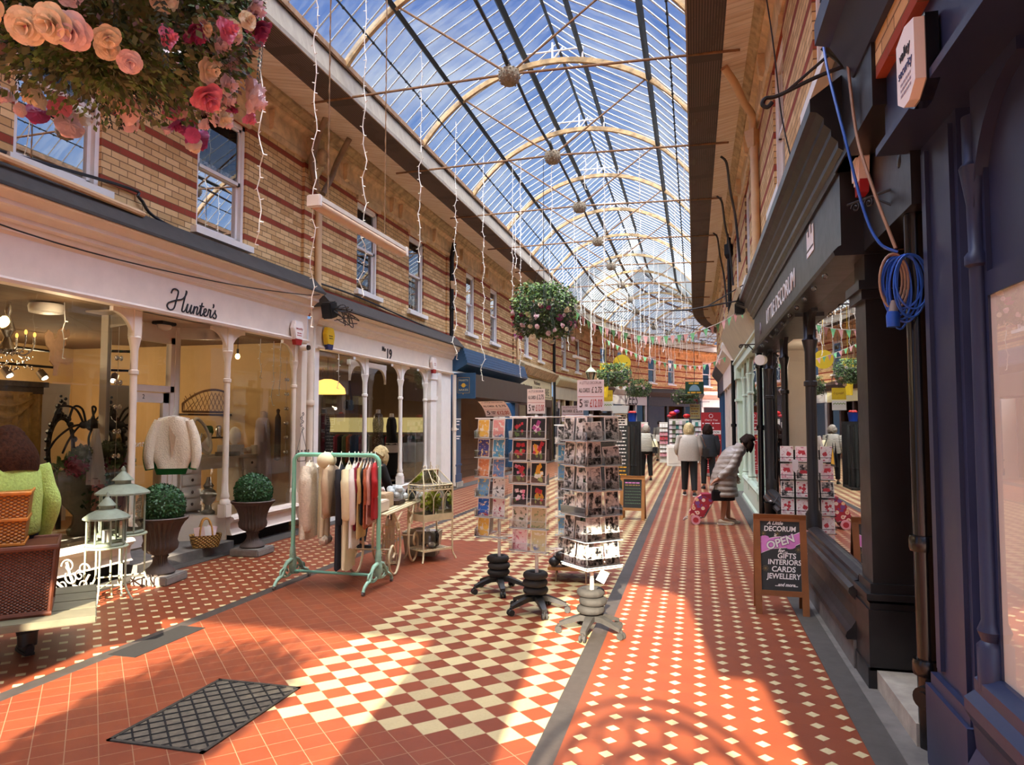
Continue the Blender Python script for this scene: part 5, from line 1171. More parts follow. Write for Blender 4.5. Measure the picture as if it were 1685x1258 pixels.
D2 = ['red bloom on black', 'blush orchid on black', 'scarlet rose bunch', 'orange mixed bouquet', 'pink tulips', 'yellow pansies', 'coral lilies', 'orange poppies', 'grey grass print', 'cream sketch print', 'pink watercolour', 'blue and yellow painting']
EX = [('leaf_mid', 'petal_red'), ('leaf_mid', 'petal_blush', 'petal_magenta'), ('leaf_light', 'petal_red', 'petal_red'), ('leaf_mid', 'flag_pink', 'star_yellow', 'petal_red'), ('leaf_mid', 'petal_pink', 'petal_red'), ('leaf_light', 'star_yellow', 'petal_cream'), ('leaf_mid', 'petal_pink', 'petal_blush'), ('leaf_light', 'floral_gold', 'petal_red')]
n = 0
for r in range(6):
    for c in range(2):
        z = .565 + 1.18 * (5 - r) / 6
        me = card_mesh(200 + n, .150, .186, 'ink_black' if n < 8 else 'art_%d' % (n - 8), EX[n] if n < 8 else None)
        card(me, k2, slot(.18, 0, c, z), 0.0, '%s card in the %s row, %s column of the floral stand' % (D2[n], ROWN[r], 'left' if c == 0 else 'right'), 'floral cards on the middle stand'); n += 1
        me = CARDM.setdefault('edge', card_mesh(300, .12, .165, 'card_white'))
for kk, half, f, nm, sd in ((k1, .175, 3, 'leftmost', 'left'), (k2, .18, 3, 'floral', 'left')):
    for r in range(6):
        z = .565 + 1.17 * (5 - r) / 6
        for c in range(2): card(CARDM['edge'], kk, slot(half, f, c, z), f * PI / 2, 'pale card end on, %s row, %s pocket, side of the %s stand' % (ROWN[r], 'far' if c == 0 else 'near', nm), 'cards end on at the left side of the %s stand' % nm)
n = 0
for r in range(6):
    for f, fn in ((0, 'left'), (1, 'right')):
        for c in range(2):
            z = .565 + 1.18 * (5 - r) / 6; lw = (n * 7) % 5
            me = CARDM.setdefault('m%d%d' % (n % 8, lw > 3), card_mesh(400 + n, .162 if lw > 3 else .14, .150 if lw > 3 else .186, 'mono_%d' % (n % 8)))
            card(me, k3, slot(.172, f, c, z), f * PI / 2, 'black and white photo card in the %s row, %s pocket of the %s face' % (ROWN[r], ('outer' if (c == 0) == (f == 0) else 'inner'), fn), 'photo cards on the nearest stand', roll=random.uniform(-.05, .05)); n += 1
for r in range(7):
    for c in range(2):
        me = CARDM['s%d' % ((r * 3 + c) % 9)] if r % 3 else CARDM.setdefault('m%d0' % ((r + c) % 8), card_mesh(500 + r, .125, .17, 'mono_%d' % ((r + c) % 8)))
        card(me, k4, slot(.2, 0, c, .145 + 1.36 * (6 - r) / 7), 0.0, 'card half hidden behind the floral stand, %s of its rows, %s' % (ORD[r], 'left' if c == 0 else 'right'), 'cards on the half hidden stand')
tg = MB(); tg.box(-.035, .035, 0, .002, -.045, .045); o = tg.build('swing_tag', 'sign_lilac', None, None, (-.70, 5.52, .51), .3); o.rotation_euler = (0.0, .5, .3); tag(o, 'small lilac paper tag hanging below the photo card stand', 'tag')
# wooden dolly with thin legs behind the stands
d = thing('display_trolley', 'low wooden trolley shelf under the half hidden card stand', 'trolley', (-1.25, 7.75, 0), .1)
b = MB(); b.bbox((0, 0, .14), (.62, .5, .035), .006); b.build('shelf', 'pine', d)
for x, y in ((-.22, -.22), (.1, -.24), (-.25, .22), (.25, .22)): b = MB(); b.tube([(x, y, 0), (x, y, .16)], .010, 8); b.build('leg', 'cable_beige', d)
b = MB()
for q in range(4): b.ball((-.05 + q * .035, .04 * (q % 2), .21 + .035 * (q % 3)), (.06, .06, .05), 10, 6)
tag(b.build('black_bag', 'black_plastic', None, 60, (-1.42, 7.52, 0.0)), 'crumpled black bag on the low wooden trolley', 'bag')
# --- clothes rail
rl = thing('clothes_rail', 'mint green clothes rail on ornate cast feet', 'clothes rail', (-3.64, 6.76, 0))
b = MB(); P = [(-.49, 0, .3), (-.49, 0, 1.27)] + [(-.41 - .08 * math.cos(a), 0, 1.27 + .08 * math.sin(a)) for a in (.4, .8, 1.2)] + [(-.41, 0, 1.35), (.41, 0, 1.35)] + [(.41 + .08 * math.sin(a), 0, 1.27 + .08 * math.cos(a)) for a in (.4, .8, 1.2)] + [(.49, 0, 1.27), (.49, 0, .3)]
b.tube(P, .022, 12); b.build('hanging_frame', 'mint_enamel', rl, 60)
b = MB(); b.tube([(-.49, 0, .13), (.49, 0, .13)], .015, 10); b.build('lower_bar', 'mint_enamel', rl, 60)
for x in (-.49, .49):
    b = MB(); b.lathe([(.03, .27), (.036, .29), (.03, .31), (.034, .33), (.026, .35), (.03, .37), (.022, .39)], (x, 0, 0), 12)
    b.lathe([(.028, .10), (.04, .16), (.044, .22), (.028, .28)], (x, 0, 0), 12)
    for sg in (-1, 1):
        b.tube(catmull([(x, sg * .02, .25), (x, sg * .12, .22), (x, sg * .20, .12), (x, sg * .26, .10), (x, sg * .31, .07), (x, sg * .335, .035)]), [.024] * 6 + [.02] * 12 + [.017] * 12 + [.02], 8)
        b.tube(catmull([(x, sg * .04, .12), (x, sg * .10, .10), (x, sg * .15, .14), (x, sg * .11, .17), (x, sg * .09, .14)]), .010, 6)
        b.tube(catmull([(x, sg * .16, .19), (x, sg * .22, .17), (x, sg * .23, .13), (x, sg * .19, .12)]), .010, 6)
        b.tube(catmull([(x, 0, .11), (x, sg * .1, .09), (x, sg * .2, .10), (x, sg * .27, .08)]), .011, 6)
    b.build('cast_foot', 'mint_worn', rl, 60)
    for sg in (-1, 1): b = MB(); b.tube([(x - .012, sg * .335, .02), (x + .012, sg * .335, .02)], .02, 12); b.build('caster', 'steel', rl, 40)
def garment(name, label, cat, x, zt, zb, wt, wb, th, mat, sleeve=0.0, hem=0.3, tilt=0.0, yoff=0.0, smat=None, hood=False, seed=1):
    r = thing(name, label, cat, (-3.64 + x, 6.76 + yoff, 1.35), tilt, 'clothes hanging on the mint rail')
    rnd = random.Random(seed); n = 28; rings = []; N = 16; ph = rnd.uniform(0, 6)
    L = zt - zb
    for j in range(N + 1):
        v = j / N; z = zt - 1.35 - L * v
        w = wt * (.30 + .70 * min(1, v / .10) ** .6) if v < .10 else wt + (wb - wt) * ((v - .1) / .9)
        t_ = th * (.5 + .5 * min(1, v / .12))
        ring = []
        for k in range(n):
            a = 2 * PI * k / n; rip = 1 + .32 * min(1, v * 1.5) * math.sin(5 * a + ph + v * 1.3) + .12 * v * math.sin(11 * a + ph)
            ring.append(Vector((t_ * rip * math.cos(a) * .5, w * .5 * math.sin(a) * (1 + .05 * v * math.sin(3 * a + ph)), z - hem * .0 + .012 * v * math.sin(4 * a + ph))))
        rings.append(ring)
    b = MB(); b.loft(rings); b.build('cloth', mat, r, 70)
    if sleeve:
        for sg in (-1, 1):
            b = MB(); b.tube(catmull([(0, sg * wt * .42, zt - 1.35 - .05), (.01, sg * wt * .54, zt - 1.35 - .16), (.02, sg * wt * .56, zt - 1.35 - sleeve * .6), (.02, sg * wt * .50, zt - 1.35 - sleeve)]), [th * .42] * 6 + [th * .5] * 6 + [th * .48] * 6 + [th * .36], 10)
            b.build('sleeve', smat or mat, r, 70)
    b = MB(); b.tube(catmull([(0, 0, -.07), (0, 0, -.03), (0, .015, .0), (0, .02, .025), (0, 0, .035), (0, -.02, .02)]), .004, 5)
    b.tube([(0, -wt * .36, zt - 1.35 - .04), (0, 0, -.055), (0, wt * .36, zt - 1.35 - .04)], .006, 5); b.build('hanger', 'hanger', r)
    return r
GA = [('cardigan', 'oatmeal knitted cardigan at the left end of the rail', 'cardigan', -.30, 1.27, .50, .40, .56, .13, 'knit_oat', .7, .05, .25),
      ('scarf', 'long cream scarf with pompoms beside the oatmeal cardigan', 'scarf', -.13, 1.30, .50, .14, .20, .10, 'cloth_cream', 0, 0, .2),
      ('jacket', 'beige hooded jacket behind the cream scarf', 'jacket', -.05, 1.25, .72, .36, .44, .08, 'cloth_beige', .5, .05, .1),
      ('coat', 'long charcoal coat reaching nearly to the lower bar', 'coat', .06, 1.25, .20, .34, .42, .08, 'cloth_navy', .6, 0, .3),
      ('dress', 'long cream dress right of the charcoal coat', 'dress', .15, 1.25, .20, .36, .44, .10, 'cloth_cream', .55, 0, .25),
      ('shirt', 'white long shirt left of the crimson top', 'shirt', .215, 1.26, .42, .34, .40, .07, 'cloth_white', .6, 0, .25),
      ('top', 'crimson and white top next to the white shirt', 'top', .255, 1.27, .60, .30, .34, .04, 'cloth_crimson', .3, 0, .2),
      ('shirt', 'sand coloured shirt right of the crimson top', 'shirt', .295, 1.27, .52, .30, .36, .04, 'cloth_sand', .4, 0, .2),
      ('skirt', 'black garment in the middle of the packed right half', 'skirt', .33, 1.25, .66, .28, .34, .04, 'cloth_black', 0, 0, .2),
      ('blouse', 'rust patterned blouse left of the pink one', 'blouse', .365, 1.26, .62, .30, .34, .04, 'cloth_rust', .4, 0, .2),
      ('blouse', 'dusty pink fringed blouse beside the red jersey', 'blouse', .40, 1.26, .66, .30, .34, .04, 'cloth_pink', .4, 0, .2),
      ('jersey', 'bright red jersey at the right end of the rail', 'jersey', .445, 1.28, .72, .38, .40, .06, 'cloth_red', .34, 0, .35)]
GO = {}
for i, g in enumerate(GA): GO[g[1]] = garment(*g[:12], tilt=g[12], seed=i + 3)
js = GO['bright red jersey at the right end of the rail']
b = MB()
for z in (-.12, -.42): b.box(.034, .038, -.1, .1, z, z + .012)
b.build('white_stripe', 'cloth_white', js)
sc = GO['long cream scarf with pompoms beside the oatmeal cardigan']
b = MB(); b.ball((.02, 0, -.06), (.10, .12, .09), 14, 10); b.build('hood', 'cloth_cream', sc, 60)
for y in (-.06, .05): b = MB(); b.ball((.02, y, -.88), .055, 12, 8); b.build('pompom', 'knit_cream', sc, 60)
# --- topiary in urns
def leafball(b, R, n, size, sq=1.0, zmin=-1.0, rnd=random):
    for i in range(n):
        z = 1 - 2 * (i + .5) / n
        if z < zmin: continue
        a = i * 2.399963; s_ = math.sqrt(1 - z * z); d = Vector((s_ * math.cos(a), s_ * math.sin(a), z)); p = d * R * rnd.uniform(.93, 1.03); p.z *= sq
        u = d.orthogonal().normalized(); u.rotate(Matrix.Rotation(rnd.uniform(0, 6.3), 3, d)); v = d.cross(u); v = (v + d * rnd.uniform(.2, 1.0)).normalized()
        s1, s2 = size * rnd.uniform(.7, 1.2), size * rnd.uniform(.5, .8)
        b.add([p - u * s2 * .5, p + v * s1 * .5 + d * .004, p + u * s2 * .5, p + v * s1], [(0, 1, 2), (1, 3, 2), (0, 3, 1)]) if False else b.add([p, p + u * s2 * .5 + v * s1 * .5, p + v * s1, p - u * s2 * .5 + v * s1 * .5], [(0, 1, 2, 3)])
u1 = thing('topiary_urn', 'clipped box ball in a grey urn beside the sage lanterns', 'planter', (-5.52, 6.45, 0), .15, 'urns with clipped box balls')
b = MB(); b.bbox((0, 0, .045), (.40, .40, .09), .012); b.build('plinth', 'urn_plinth', u1)
b = MB(); b.lathe([(.14, .09), (.155, .11), (.14, .14), (.10, .17), (.075, .21), (.07, .25), (.085, .27), (.075, .29), (.12, .31), (.17, .35), (.18, .40), (.165, .44), (.175, .50), (.20, .57), (.235, .63), (.265, .655), (.27, .68), (.255, .69), (.23, .68), (.22, .64)], n=48, flute=24, fa=.13, fr=(3, 15)); b.build('urn', 'urn_grey', u1, 50)
b = MB(); b.ball((0, 0, .80), .205, 20, 14); b.build('core', 'leaf_dark', u1, 80)
b = MB(); leafball(b, .225, 2600, .034); b.v = [(x, y, z + .80) for x, y, z in b.v]; b.build('foliage', 'leaf_box', u1)
dup(u1, (-5.52, 8.08, 0), .05, "clipped box ball in a grey urn before Hunter's right window")
# --- lanterns on iron stands
def lantern(label, loc, R, zs, zb, zt, rz):
    r = thing('lantern', label, 'lantern', (loc[0], loc[1], zs), rz, 'sage green lanterns')
    n = 8; h0, h1 = 0.0, zb - zs
    b = MB(); b.lathe([(R * 1.02, 0), (R * 1.04, .012), (R * 1.0, .03)], n=n); b.build('base', 'lantern_green', r)
    for k in range(n):
        a = 2 * PI * k / n; b = MB(); b.tube([(R * math.cos(a), R * math.sin(a), .02), (R * math.cos(a), R * math.sin(a), h1)], .010, 5); b.build('upright', 'lantern_green', r)
    b = MB(); ring = circ(R * .97, n, .03); top = circ(R * .97, n, h1); b.loft([[Vector(p) for p in ring], [Vector(p) for p in top]], caps=False); b.build('glass', 'clear_glass', r)
    H = zt - zb
    b = MB(); b.lathe([(R * 1.22, h1 - .012), (R * 1.22, h1 + .005), (R * .95, h1 + H * .16), (R * .62, h1 + H * .28), (R * .40, h1 + H * .33)], n=40, flute=20, fa=.05)
    b.lathe([(R * .36, h1 + H * .33), (R * .36, h1 + H * .47)], n=16); b.lathe([(R * .48, h1 + H * .46), (R * .48, h1 + H * .49), (R * .36, h1 + H * .58), (R * .2, h1 + H * .72), (R * .09, h1 + H * .80), (R * .10, h1 + H * .9), (R * .02, h1 + H)], n=20); b.build('roof', 'lantern_green', r, 40)
    b = MB(); b.tube([(0, 0, .02), (0, 0, .14)], .035, 12); b.build('candle', 'card_white', r, 40)
    s = thing('lantern_stand', 'iron stand under the %s' % ('smaller front lantern' if R < .2 else 'larger rear lantern'), 'stand', (loc[0], loc[1], 0), rz, 'iron stands under the lanterns')
    b = MB(); b.tube(circ(R * 1.1, 28, zs - .012), .011, 6, closed=True); b.lathe([(R * 1.1, zs - .012), (R * 1.1, zs - .006)], n=20); b.build('top_ring', 'iron_sage', s)
    for k in range(4):
        a = 2 * PI * k / 4 + .3; d = Vector((math.cos(a), math.sin(a), 0))
        b = MB(); b.tube(catmull([d * R * 1.05 + Vector((0, 0, zs - .015)), d * R * 1.05 + Vector((0, 0, zs * .5)), d * R * 1.08 + Vector((0, 0, .14)), d * R * 1.45 + Vector((0, 0, 0.008))]), .0095, 6); b.build('leg', 'iron_sage', s)
    b = MB()
    for k in range(2):
        a = PI * k / 2 + .3; d = Vector((math.cos(a), math.sin(a), 0)) * R * 1.07; b.tube([d + Vector((0, 0, .15)), -d + Vector((0, 0, .15))], .008, 6)
    b.build('cross_brace', 'iron_sage', s)
lantern('smaller sage green lantern on the front iron stand', (-5.42, 5.62), .165, .53, .79, 1.03, .2)
lantern('larger sage green lantern on the rear iron stand', (-5.62, 6.02), .205, .58, .98, 1.25, .5)
b = MB()
for (px, pz, r, tn, a0, sg) in ((-.02, .36, .07, 1.2, 3.2, -1), (.14, .34, .06, 1.1, 0.0, 1), (.02, .26, .07, 1.2, 2.6, 1), (.15, .20, .07, 1.3, .3, -1), (-.08, .18, .07, 1.2, 3.0, 1), (.06, .13, .06, 1.2, .5, 1), (.17, .10, .05, 1.1, 1.0, -1), (-.06, .07, .05, 1.1, 4.0, -1), (.08, .05, .05, 1.1, 5.2, 1), (.1, .28, .05, 1.0, 1.5, 1)):
    b.tube([Vector((p.y, -.08 * math.sin(p.y * 4), p.z)) for p in spiral((0, px, pz), r, tn, a0, 'yz', .012, 22, sg)], [.0095 - .004 * i / 22 for i in range(23)], 6)
b.tube(catmull([(-.03, 0, .40), (.0, .01, .28), (.04, .02, .15), (.06, 0, .02)]), .015, 6); b.tube(catmull([(.17, 0, .28), (.12, .01, .18), (.07, 0, .03)]), .013, 6); b.tube(catmull([(-.12, 0, .22), (-.04, .01, .14), (.05, 0, .02)]), .013, 6)
o = tag(b.build('scrollwork', 'iron_white', None, 60, (-5.62, 5.42, 0), .35), 'white wrought iron scrollwork leaning by the front lantern stand', 'ironwork')
# --- basket on the shop step
k = thing('shopping_basket', "golden seagrass basket of pink cards on Hunter's step", 'basket', (-5.99, 7.78, .125), .75)
rings = []
for j, (w, z) in enumerate(((.135, 0), (.15, .05), (.16, .10), (.168, .145), (.17, .155), (.15, .15), (.14, .04))):
    rings.append([Vector((w * 1.12 * (abs(math.cos(a)) ** .5) * (1 if math.cos(a) > 0 else -1), w * .75 * (abs(math.sin(a)) ** .5) * (1 if math.sin(a) > 0 else -1), z)) for a in [2 * PI * q / 32 for q in range(32)]])
b = MB(); b.loft(rings); b.build('basket_body', 'seagrass_weave', k, 60)
for y in (-.09, .09): b = MB(); b.tube(catmull([(-.075, y, .13), (-.065, y * .8, .24), (-.03, y * .5, .34), (.03, y * .5, .34), (.065, y * .8, .24), (.075, y, .13)]), .011, 7); b.build('handle', 'seagrass', k, 60)
for i, (x, ry) in enumerate(((-.07, -.15), (.0, .05), (.07, .2))):
    b = MB(); b.cbox((x, -.01 + .03 * i, .17), (.12, .01, .16), 0, -.15, ry); o = tag(b.build('envelope', ('bag_pink', 'card_white', 'petal_blush')[i], None, None, (-5.99, 7.78, .125), .75), ('pink', 'white', 'blush')[i] + ' envelope standing in the golden basket', 'envelope', 'envelopes in the golden basket')
# --- cardigans hung in the doorway
def hung(label, loc, rz, mat, zt, zb, w, seed, group):
    r = thing('cardigan', label, 'cardigan', loc, rz, group); rnd = random.Random(seed)
    prof = [(.14, 0), (.22, -.02), (.30, -.06), (.35, -.16), (.39, -.32), (.41, -.46), (.38, -.56), (.30, -.66), (.27, -.72)]
    b = MB(); rings = []
    for hw, z in prof:
        hw *= w; zz = z * (zt - zb) / .72
        rings.append([Vector((hw * .62 * math.cos(a) * (1.0 if abs(math.cos(a)) < .9 else 1.02), .055 * math.sin(a) * (1 + .3 * math.sin(3 * a + zz * 6)), zz)) for a in [2 * PI * q / 28 for q in range(28)]])
    b.loft(rings); b.build('body', mat, r, 70)
    for sg in (-1, 1):
        b = MB(); b.tube(catmull([(sg * .17 * w, 0, -.05), (sg * .24 * w, -.01, -.25), (sg * .27 * w, -.02, -.48), (sg * .25 * w, -.02, -.64)]), [.05, .052, .054, .056, .058, .06, .062, .063, .064, .064, .064, .062, .06, .058, .055, .052, .05, .048, .046], 10); b.build('sleeve', mat, r, 70)
    b = MB(); b.tube(catmull([(0, 0, .0), (0, 0, .04), (.015, 0, .07), (.02, 0, .09), (0, 0, .10), (-.015, 0, .09)]), .004, 5); b.tube([(-.18 * w, 0, -.03), (0, 0, .01), (.18 * w, 0, -.03)], .008, 5); b.build('hanger', 'hanger', r)
    return r
c1 = hung("cream open cardigan on a hanger in Hunter's doorway", (-6.27, 7.5, 1.76), .55, 'knit_cream', 1.76, 1.12, 1.0, 2, 'cardigans hung in the doorway')
b = MB(); b.slab([(-.05, -.057, -.01), (.05, -.057, -.01), (.035, -.062, -.25), (.005, -.064, -.5), (-.005, -.064, -.5), (-.035, -.062, -.25)], (0, .004, 0)); b.build('lining', 'cloth_beige', c1)
hung('green cardigan hung behind the cream one', (-6.34, 7.56, 1.74), .55, 'knit_green', 1.74, 1.04, .98, 5, 'cardigans hung in the doorway')
# --- wrought iron table with scrolls
tb = thing('iron_table', 'cream wrought iron garden table with big scroll legs', 'table', (-3.5, 7.72, 0), .12)
b = MB()
for q in range(7): b.box(-.21 + q * .062, -.165 + q * .062, -.72, .72, .70, .715)
b.tube([(-.23, -.74, .705), (.23, -.74, .705), (.23, .74, .705), (-.23, .74, .705)], .012, 6, closed=True); b.build('tabletop', 'iron_cream', tb)
for x in (.22, -.22):
    for yc, sg in ((-.42, -1), (.42, 1)):
        b = MB(); P = catmull([(x, yc - sg * .30, .66), (x, yc - sg * .10, .58), (x, yc - sg * .12, .48), (x, yc - sg * .2, .50), (x, yc - sg * .18, .56)]); b.tube(P, .012, 6)
        b.tube(catmull([(x, yc + sg * .02, .70), (x, yc - sg * .22, .45), (x, yc - sg * .24, .18), (x, yc - sg * .08, .02), (x, yc + sg * .12, .08), (x, yc + sg * .18, .24), (x, yc + sg * .06, .34), (x, yc - sg * .03, .26), (x, yc + sg * .03, .20)]), .014, 7); b.build('scroll_leg', 'iron_cream', tb, 60)
for y in (-.5, .5): b = MB(); b.tube([(-.22, y, .3), (.22, y, .3)], .01, 6); b.build('stretcher', 'iron_cream', tb)
def on_table(x, y): return (-3.5 + x * math.cos(.12) - y * math.sin(.12), 7.72 + x * math.sin(.12) + y * math.cos(.12), .716)
b = MB(); b.bbox((0, 0, .06), (.20, .32, .12), .01); b.box(-.085, .085, -.145, .145, .1205, .122); tag(b.build('pierced_box', 'perforated', None, None, on_table(.05, -.52), .12), 'pale pierced box at the near end of the iron table', 'box')
b = MB(); b.bbox((0, 0, .08), (.24, .34, .16), .01); b.box(-.10, .10, -.15, .15, .161, .163); tag(b.build('pierced_box', 'cloth_beige', None, None, on_table(-.04, -.14), .12), 'taller brown pierced box in the middle of the iron table', 'box')
b = MB(); b.bbox((0, 0, .025), (.22, .26, .05), .01); tag(b.build('wooden_tray', 'wood_dark', None, None, on_table(.03, .18), .1), 'shallow wooden tray beside the brown pierced box', 'tray')
b = MB()
for q in range(16): b.ball((random.uniform(-.09, .09), random.uniform(-.08, .08), .05 + random.uniform(0, .13)), (.05, .05, .045), 8, 5)
tag(b.build('wrapped_parcels', 'box_clear', None, 30, on_table(.0, .42), .1), 'clear wrapped white parcels heaped on the iron table', 'parcel')
b = MB(); b.ball((0, 0, .09), (.07, .07, .09), 12, 8); b.ball((.0, .06, .16), (.04, .05, .05), 10, 6); tag(b.build('black_ornament', 'black_gloss', None, 60, on_table(.13, .58), .1), 'black glossy ornament at the far end of the iron table', 'ornament')
k = thing('storage_crate', 'taupe crate with a cut out handle on the floor behind the iron table', 'crate', (-3.40, 8.62, 0), .15)
rings = [[Vector((w * x, d_ * y, z)) for x, y in ((-1, -1), (1, -1), (1, 1), (-1, 1))] for w, d_, z in ((.19, .14, 0), (.225, .17, .30), (.215, .16, .30), (.18, .13, .02))]
b = MB(); b.loft(rings); b.build('crate_body', 'crate_grey', k)
b = MB(); b.slab([(-.16 + .32 * q / 10, -.17, .30 + .07 * math.sin(PI * q / 10)) for q in range(11)], (0, .015, 0)); b.build('handle_panel', 'crate_grey', k); b = MB(); b.box(-.05, .05, -.172, -.168, .315, .335); b.build('handle_slot', 'cloth_white', k)
us = thing('umbrella_stand', 'cream iron umbrella stand beside the scroll table', 'umbrella stand', (-3.30, 7.35, 0)); us.location = (-3.56, 7.95, 0); ROOT[us.name] = Matrix.Translation((-3.56, 7.95, 0))
b = MB()
for z in (.12, .3, .45): b.tube(circ(.09, 18, z), .007, 5, closed=True)
for q in range(4): a = q * PI / 2; b.tube([(.09 * math.cos(a), .09 * math.sin(a), 0), (.09 * math.cos(a), .09 * math.sin(a), .46)], .008, 5)
b.lathe([(.09, .01), (.09, .02)], n=18); b.build('frame', 'iron_cream', us)
for i, (x, y, h_) in enumerate(((-.03, 0, .60), (.03, .02, .64), (0, -.04, .58), (.03, -.03, .55))):
    u = thing('umbrella', '%s cream umbrella standing in the iron stand' % ('leftmost', 'tallest', 'middle', 'shortest')[i], 'umbrella', (-3.56 + x, 7.95 + y, .021), 0, 'umbrellas in the stand')
    b = MB(); b.lathe([(.006, 0), (.012, .05), (.03, .2), (.026, h_ - .12), (.01, h_ - .05)], n=10, flute=5, fa=.2); b.build('canopy', 'umbrella_cream', u, 40); b = MB(); b.tube([(0, 0, h_ - .05), (0, 0, h_ + .04)], .008, 6); b.build('handle', 'wood_dark', u)
# --- wardian case on a stand
wc = thing('terrarium_stand', 'cream gothic glass terrarium on tall legs', 'terrarium', (-3.19, 8.34, 0), 1.01)
L, D = .22, .16
b = MB()
for x, y in ((-L, -D), (L, -D), (L, D), (-L, D)):
    pass
for x, y in ((-L, -D), (L, -D), (L, D), (-L, D)):
    b = MB(); b.tube(catmull([(x, y, .92), (x, y, .5), (x, y, .16), (x * 1.03, y * 1.04, .08), (x * 1.16, y * 1.2, 0.006)]), .011, 6); b.build('leg', 'iron_cream', wc, 60)
b = MB()
for q in range(9): b.box(-L + q * .052, -L + q * .052 + .03, -D, D, .13, .14)
b.box(-L, L, -D - .008, -D + .008, .125, .15); b.box(-L, L, D - .008, D + .008, .125, .15); b.build('lower_shelf', 'iron_cream', wc)
b = MB(); b.box(-L, L, -D, D, .52, .535)
for s_ in (-1, 1): b.box(-L - .01, L + .01, s_ * D - .008, s_ * D + .008, .49, .57); b.box(s_ * L - .008, s_ * L + .008, -D - .01, D + .01, .49, .57)
b.build('tray', 'iron_cream', wc)
b = MB()
def gothic(p0, p1, n):
    p0, p1 = Vector(p0), Vector(p1)
    for i in range(n):
        a, c = p0.lerp(p1, i / n), p0.lerp(p1, (i + 1) / n); m_ = (a + c) / 2
        b.tube(catmull([a + Vector((0, 0, .57)), a + Vector((0, 0, .72)), a.lerp(m_, .35) + Vector((0, 0, .80)), m_ + Vector((0, 0, .85))], 4), .005, 4); b.tube(catmull([c + Vector((0, 0, .57)), c + Vector((0, 0, .72)), c.lerp(m_, .35) + Vector((0, 0, .80)), m_ + Vector((0, 0, .85))], 4), .005, 4)
        for q in range(3): b.ball(a.lerp(c, (q + .5) / 3) + Vector((0, 0, .885)), .012, 6, 4)
    for z in (.86, .92): b.tube([p0 + Vector((0, 0, z)), p1 + Vector((0, 0, z))], .008, 5)
for p0, p1, n_ in (((-L, -D, 0), (L, -D, 0), 3), ((L, -D, 0), (L, D, 0), 2), ((L, D, 0), (-L, D, 0), 3), ((-L, D, 0), (-L, -D, 0), 2)): gothic(p0, p1, n_)
b.build('gothic_tracery', 'iron_cream', wc)
b = MB()
for s_ in (-1, 1):
    for q in range(4): x = -L + 2 * L * q / 3; b.tube([(x, s_ * D, .92), (x * .55, 0, 1.10)], .006, 5)
    b.tube([(-L * .3, s_ * D * .5, 1.01), (0, s_ * D, .92)], .005, 4); b.tube([(L * .3, s_ * D * .5, 1.01), (0, s_ * D, .92)], .005, 4)
b.tube([(-L * .55, 0, 1.10), (L * .55, 0, 1.10)], .008, 5)
for x in (-.1, 0, .1): b.tube([(p.y + x, 0, p.z) for p in spiral((0, 0, 1.13), .03, 1.0, -1.5, 'yz', .012, 14)], .004, 4)
b.tube([(0, 0, 1.10), (0, 0, 1.20)], .005, 5); b.build('roof_frame', 'iron_cream', wc)
b = MB(); b.loft([[Vector((x, y, z)) for x, y in ((-L, -D), (L, -D), (L, D), (-L, D))] for z in (.57, .92)], caps=False)
for s_ in (-1, 1): b.quad((-L, s_ * D, .92), (L, s_ * D, .92), (L * .55, 0, 1.10), (-L * .55, 0, 1.10))
b.build('glass', 'clear_glass', wc)
pl = thing('fern_plant', 'small green plant inside the glass terrarium', 'plant', (-3.19, 8.34, .536))
b = MB(); b.lathe([(.05, 0), (.065, .07), (.06, .07)], n=14); b.build('pot', 'planter_stone', pl)
b = MB(); leafball(b, .10, 180, .07); b.v = [(x, y, z + .17) for x, y, z in b.v]; b.build('foliage', 'leaf_lime', pl)
gj = thing('glass_jar', 'round glass jar on the lower shelf of the terrarium stand', 'jar', (-3.19, 8.34, .141))
b = MB(); b.lathe([(.07, 0), (.11, .03), (.115, .16), (.09, .20), (.10, .215)], n=24); b.build('glass', 'clear_glass', gj, 40)
b = MB(); b.ball((.03, -.02, .04), (.045, .04, .035), 12, 8); b.build('pebble', 'ceramic_white', gj, 60)
# --- chalk A-boards
def aboard(label, loc, rz, w, h, frame, lines=True):
    r = thing('chalkboard_sign', label, 'sandwich board', loc, rz)
    t_ = .16; fr = lambda x, z, o=0: Vector((x, -t_ / 1 * (1 - z / h) * .9 - .005 + o, z))
    for nm, sg in (('front_frame', 1), ('rear_frame', -1)):
        b = MB()
        for x in (-w / 2 + .025, w / 2 - .025): b.slab([Vector((x + a * .028, sg * fr(0, z).y, z)) for a, z in ((-1, 0), (1, 0), (1, h), (-1, h))], (0, sg * .025, 0))
        for z0, z1 in ((h - .06, h), (.16, .205)): b.slab([Vector((x, sg * fr(0, z).y, z)) for x, z in ((-w / 2 + .05, z0), (w / 2 - .05, z0), (w / 2 - .05, z1), (-w / 2 + .05, z1))], (0, sg * .022, 0))
        b.build(nm, frame, r)
    b = MB(); b.slab([fr(x, z, .012) for x, z in ((-w / 2 + .05, .2), (w / 2 - .05, .2), (w / 2 - .05, h - .055), (-w / 2 + .05, h - .055))], (0, .006, 0)); pan = b.build('blackboard', 'chalkboard', r)
    up = fr(0, h) - fr(0, 0)
    def tx(s_, x, z, size, wd, mat='ink_white', sh=.15, rot=0.0, bold=.0015, o=.0): text(s_, 'chalk_lettering', mat, pan, fr(x, z, .0095 - o), fr(1, z + rot) - fr(0, z), up, size, ext=.0006, shear=sh, width=wd, w=False, bold=bold)
    return r, pan, fr, tx
ab, pan, fr, tx = aboard('wooden chalkboard reading DECORUM is OPEN beside the black shopfront', (.73, 6.86, 0), -.02, .44, .86, 'pine_dark')
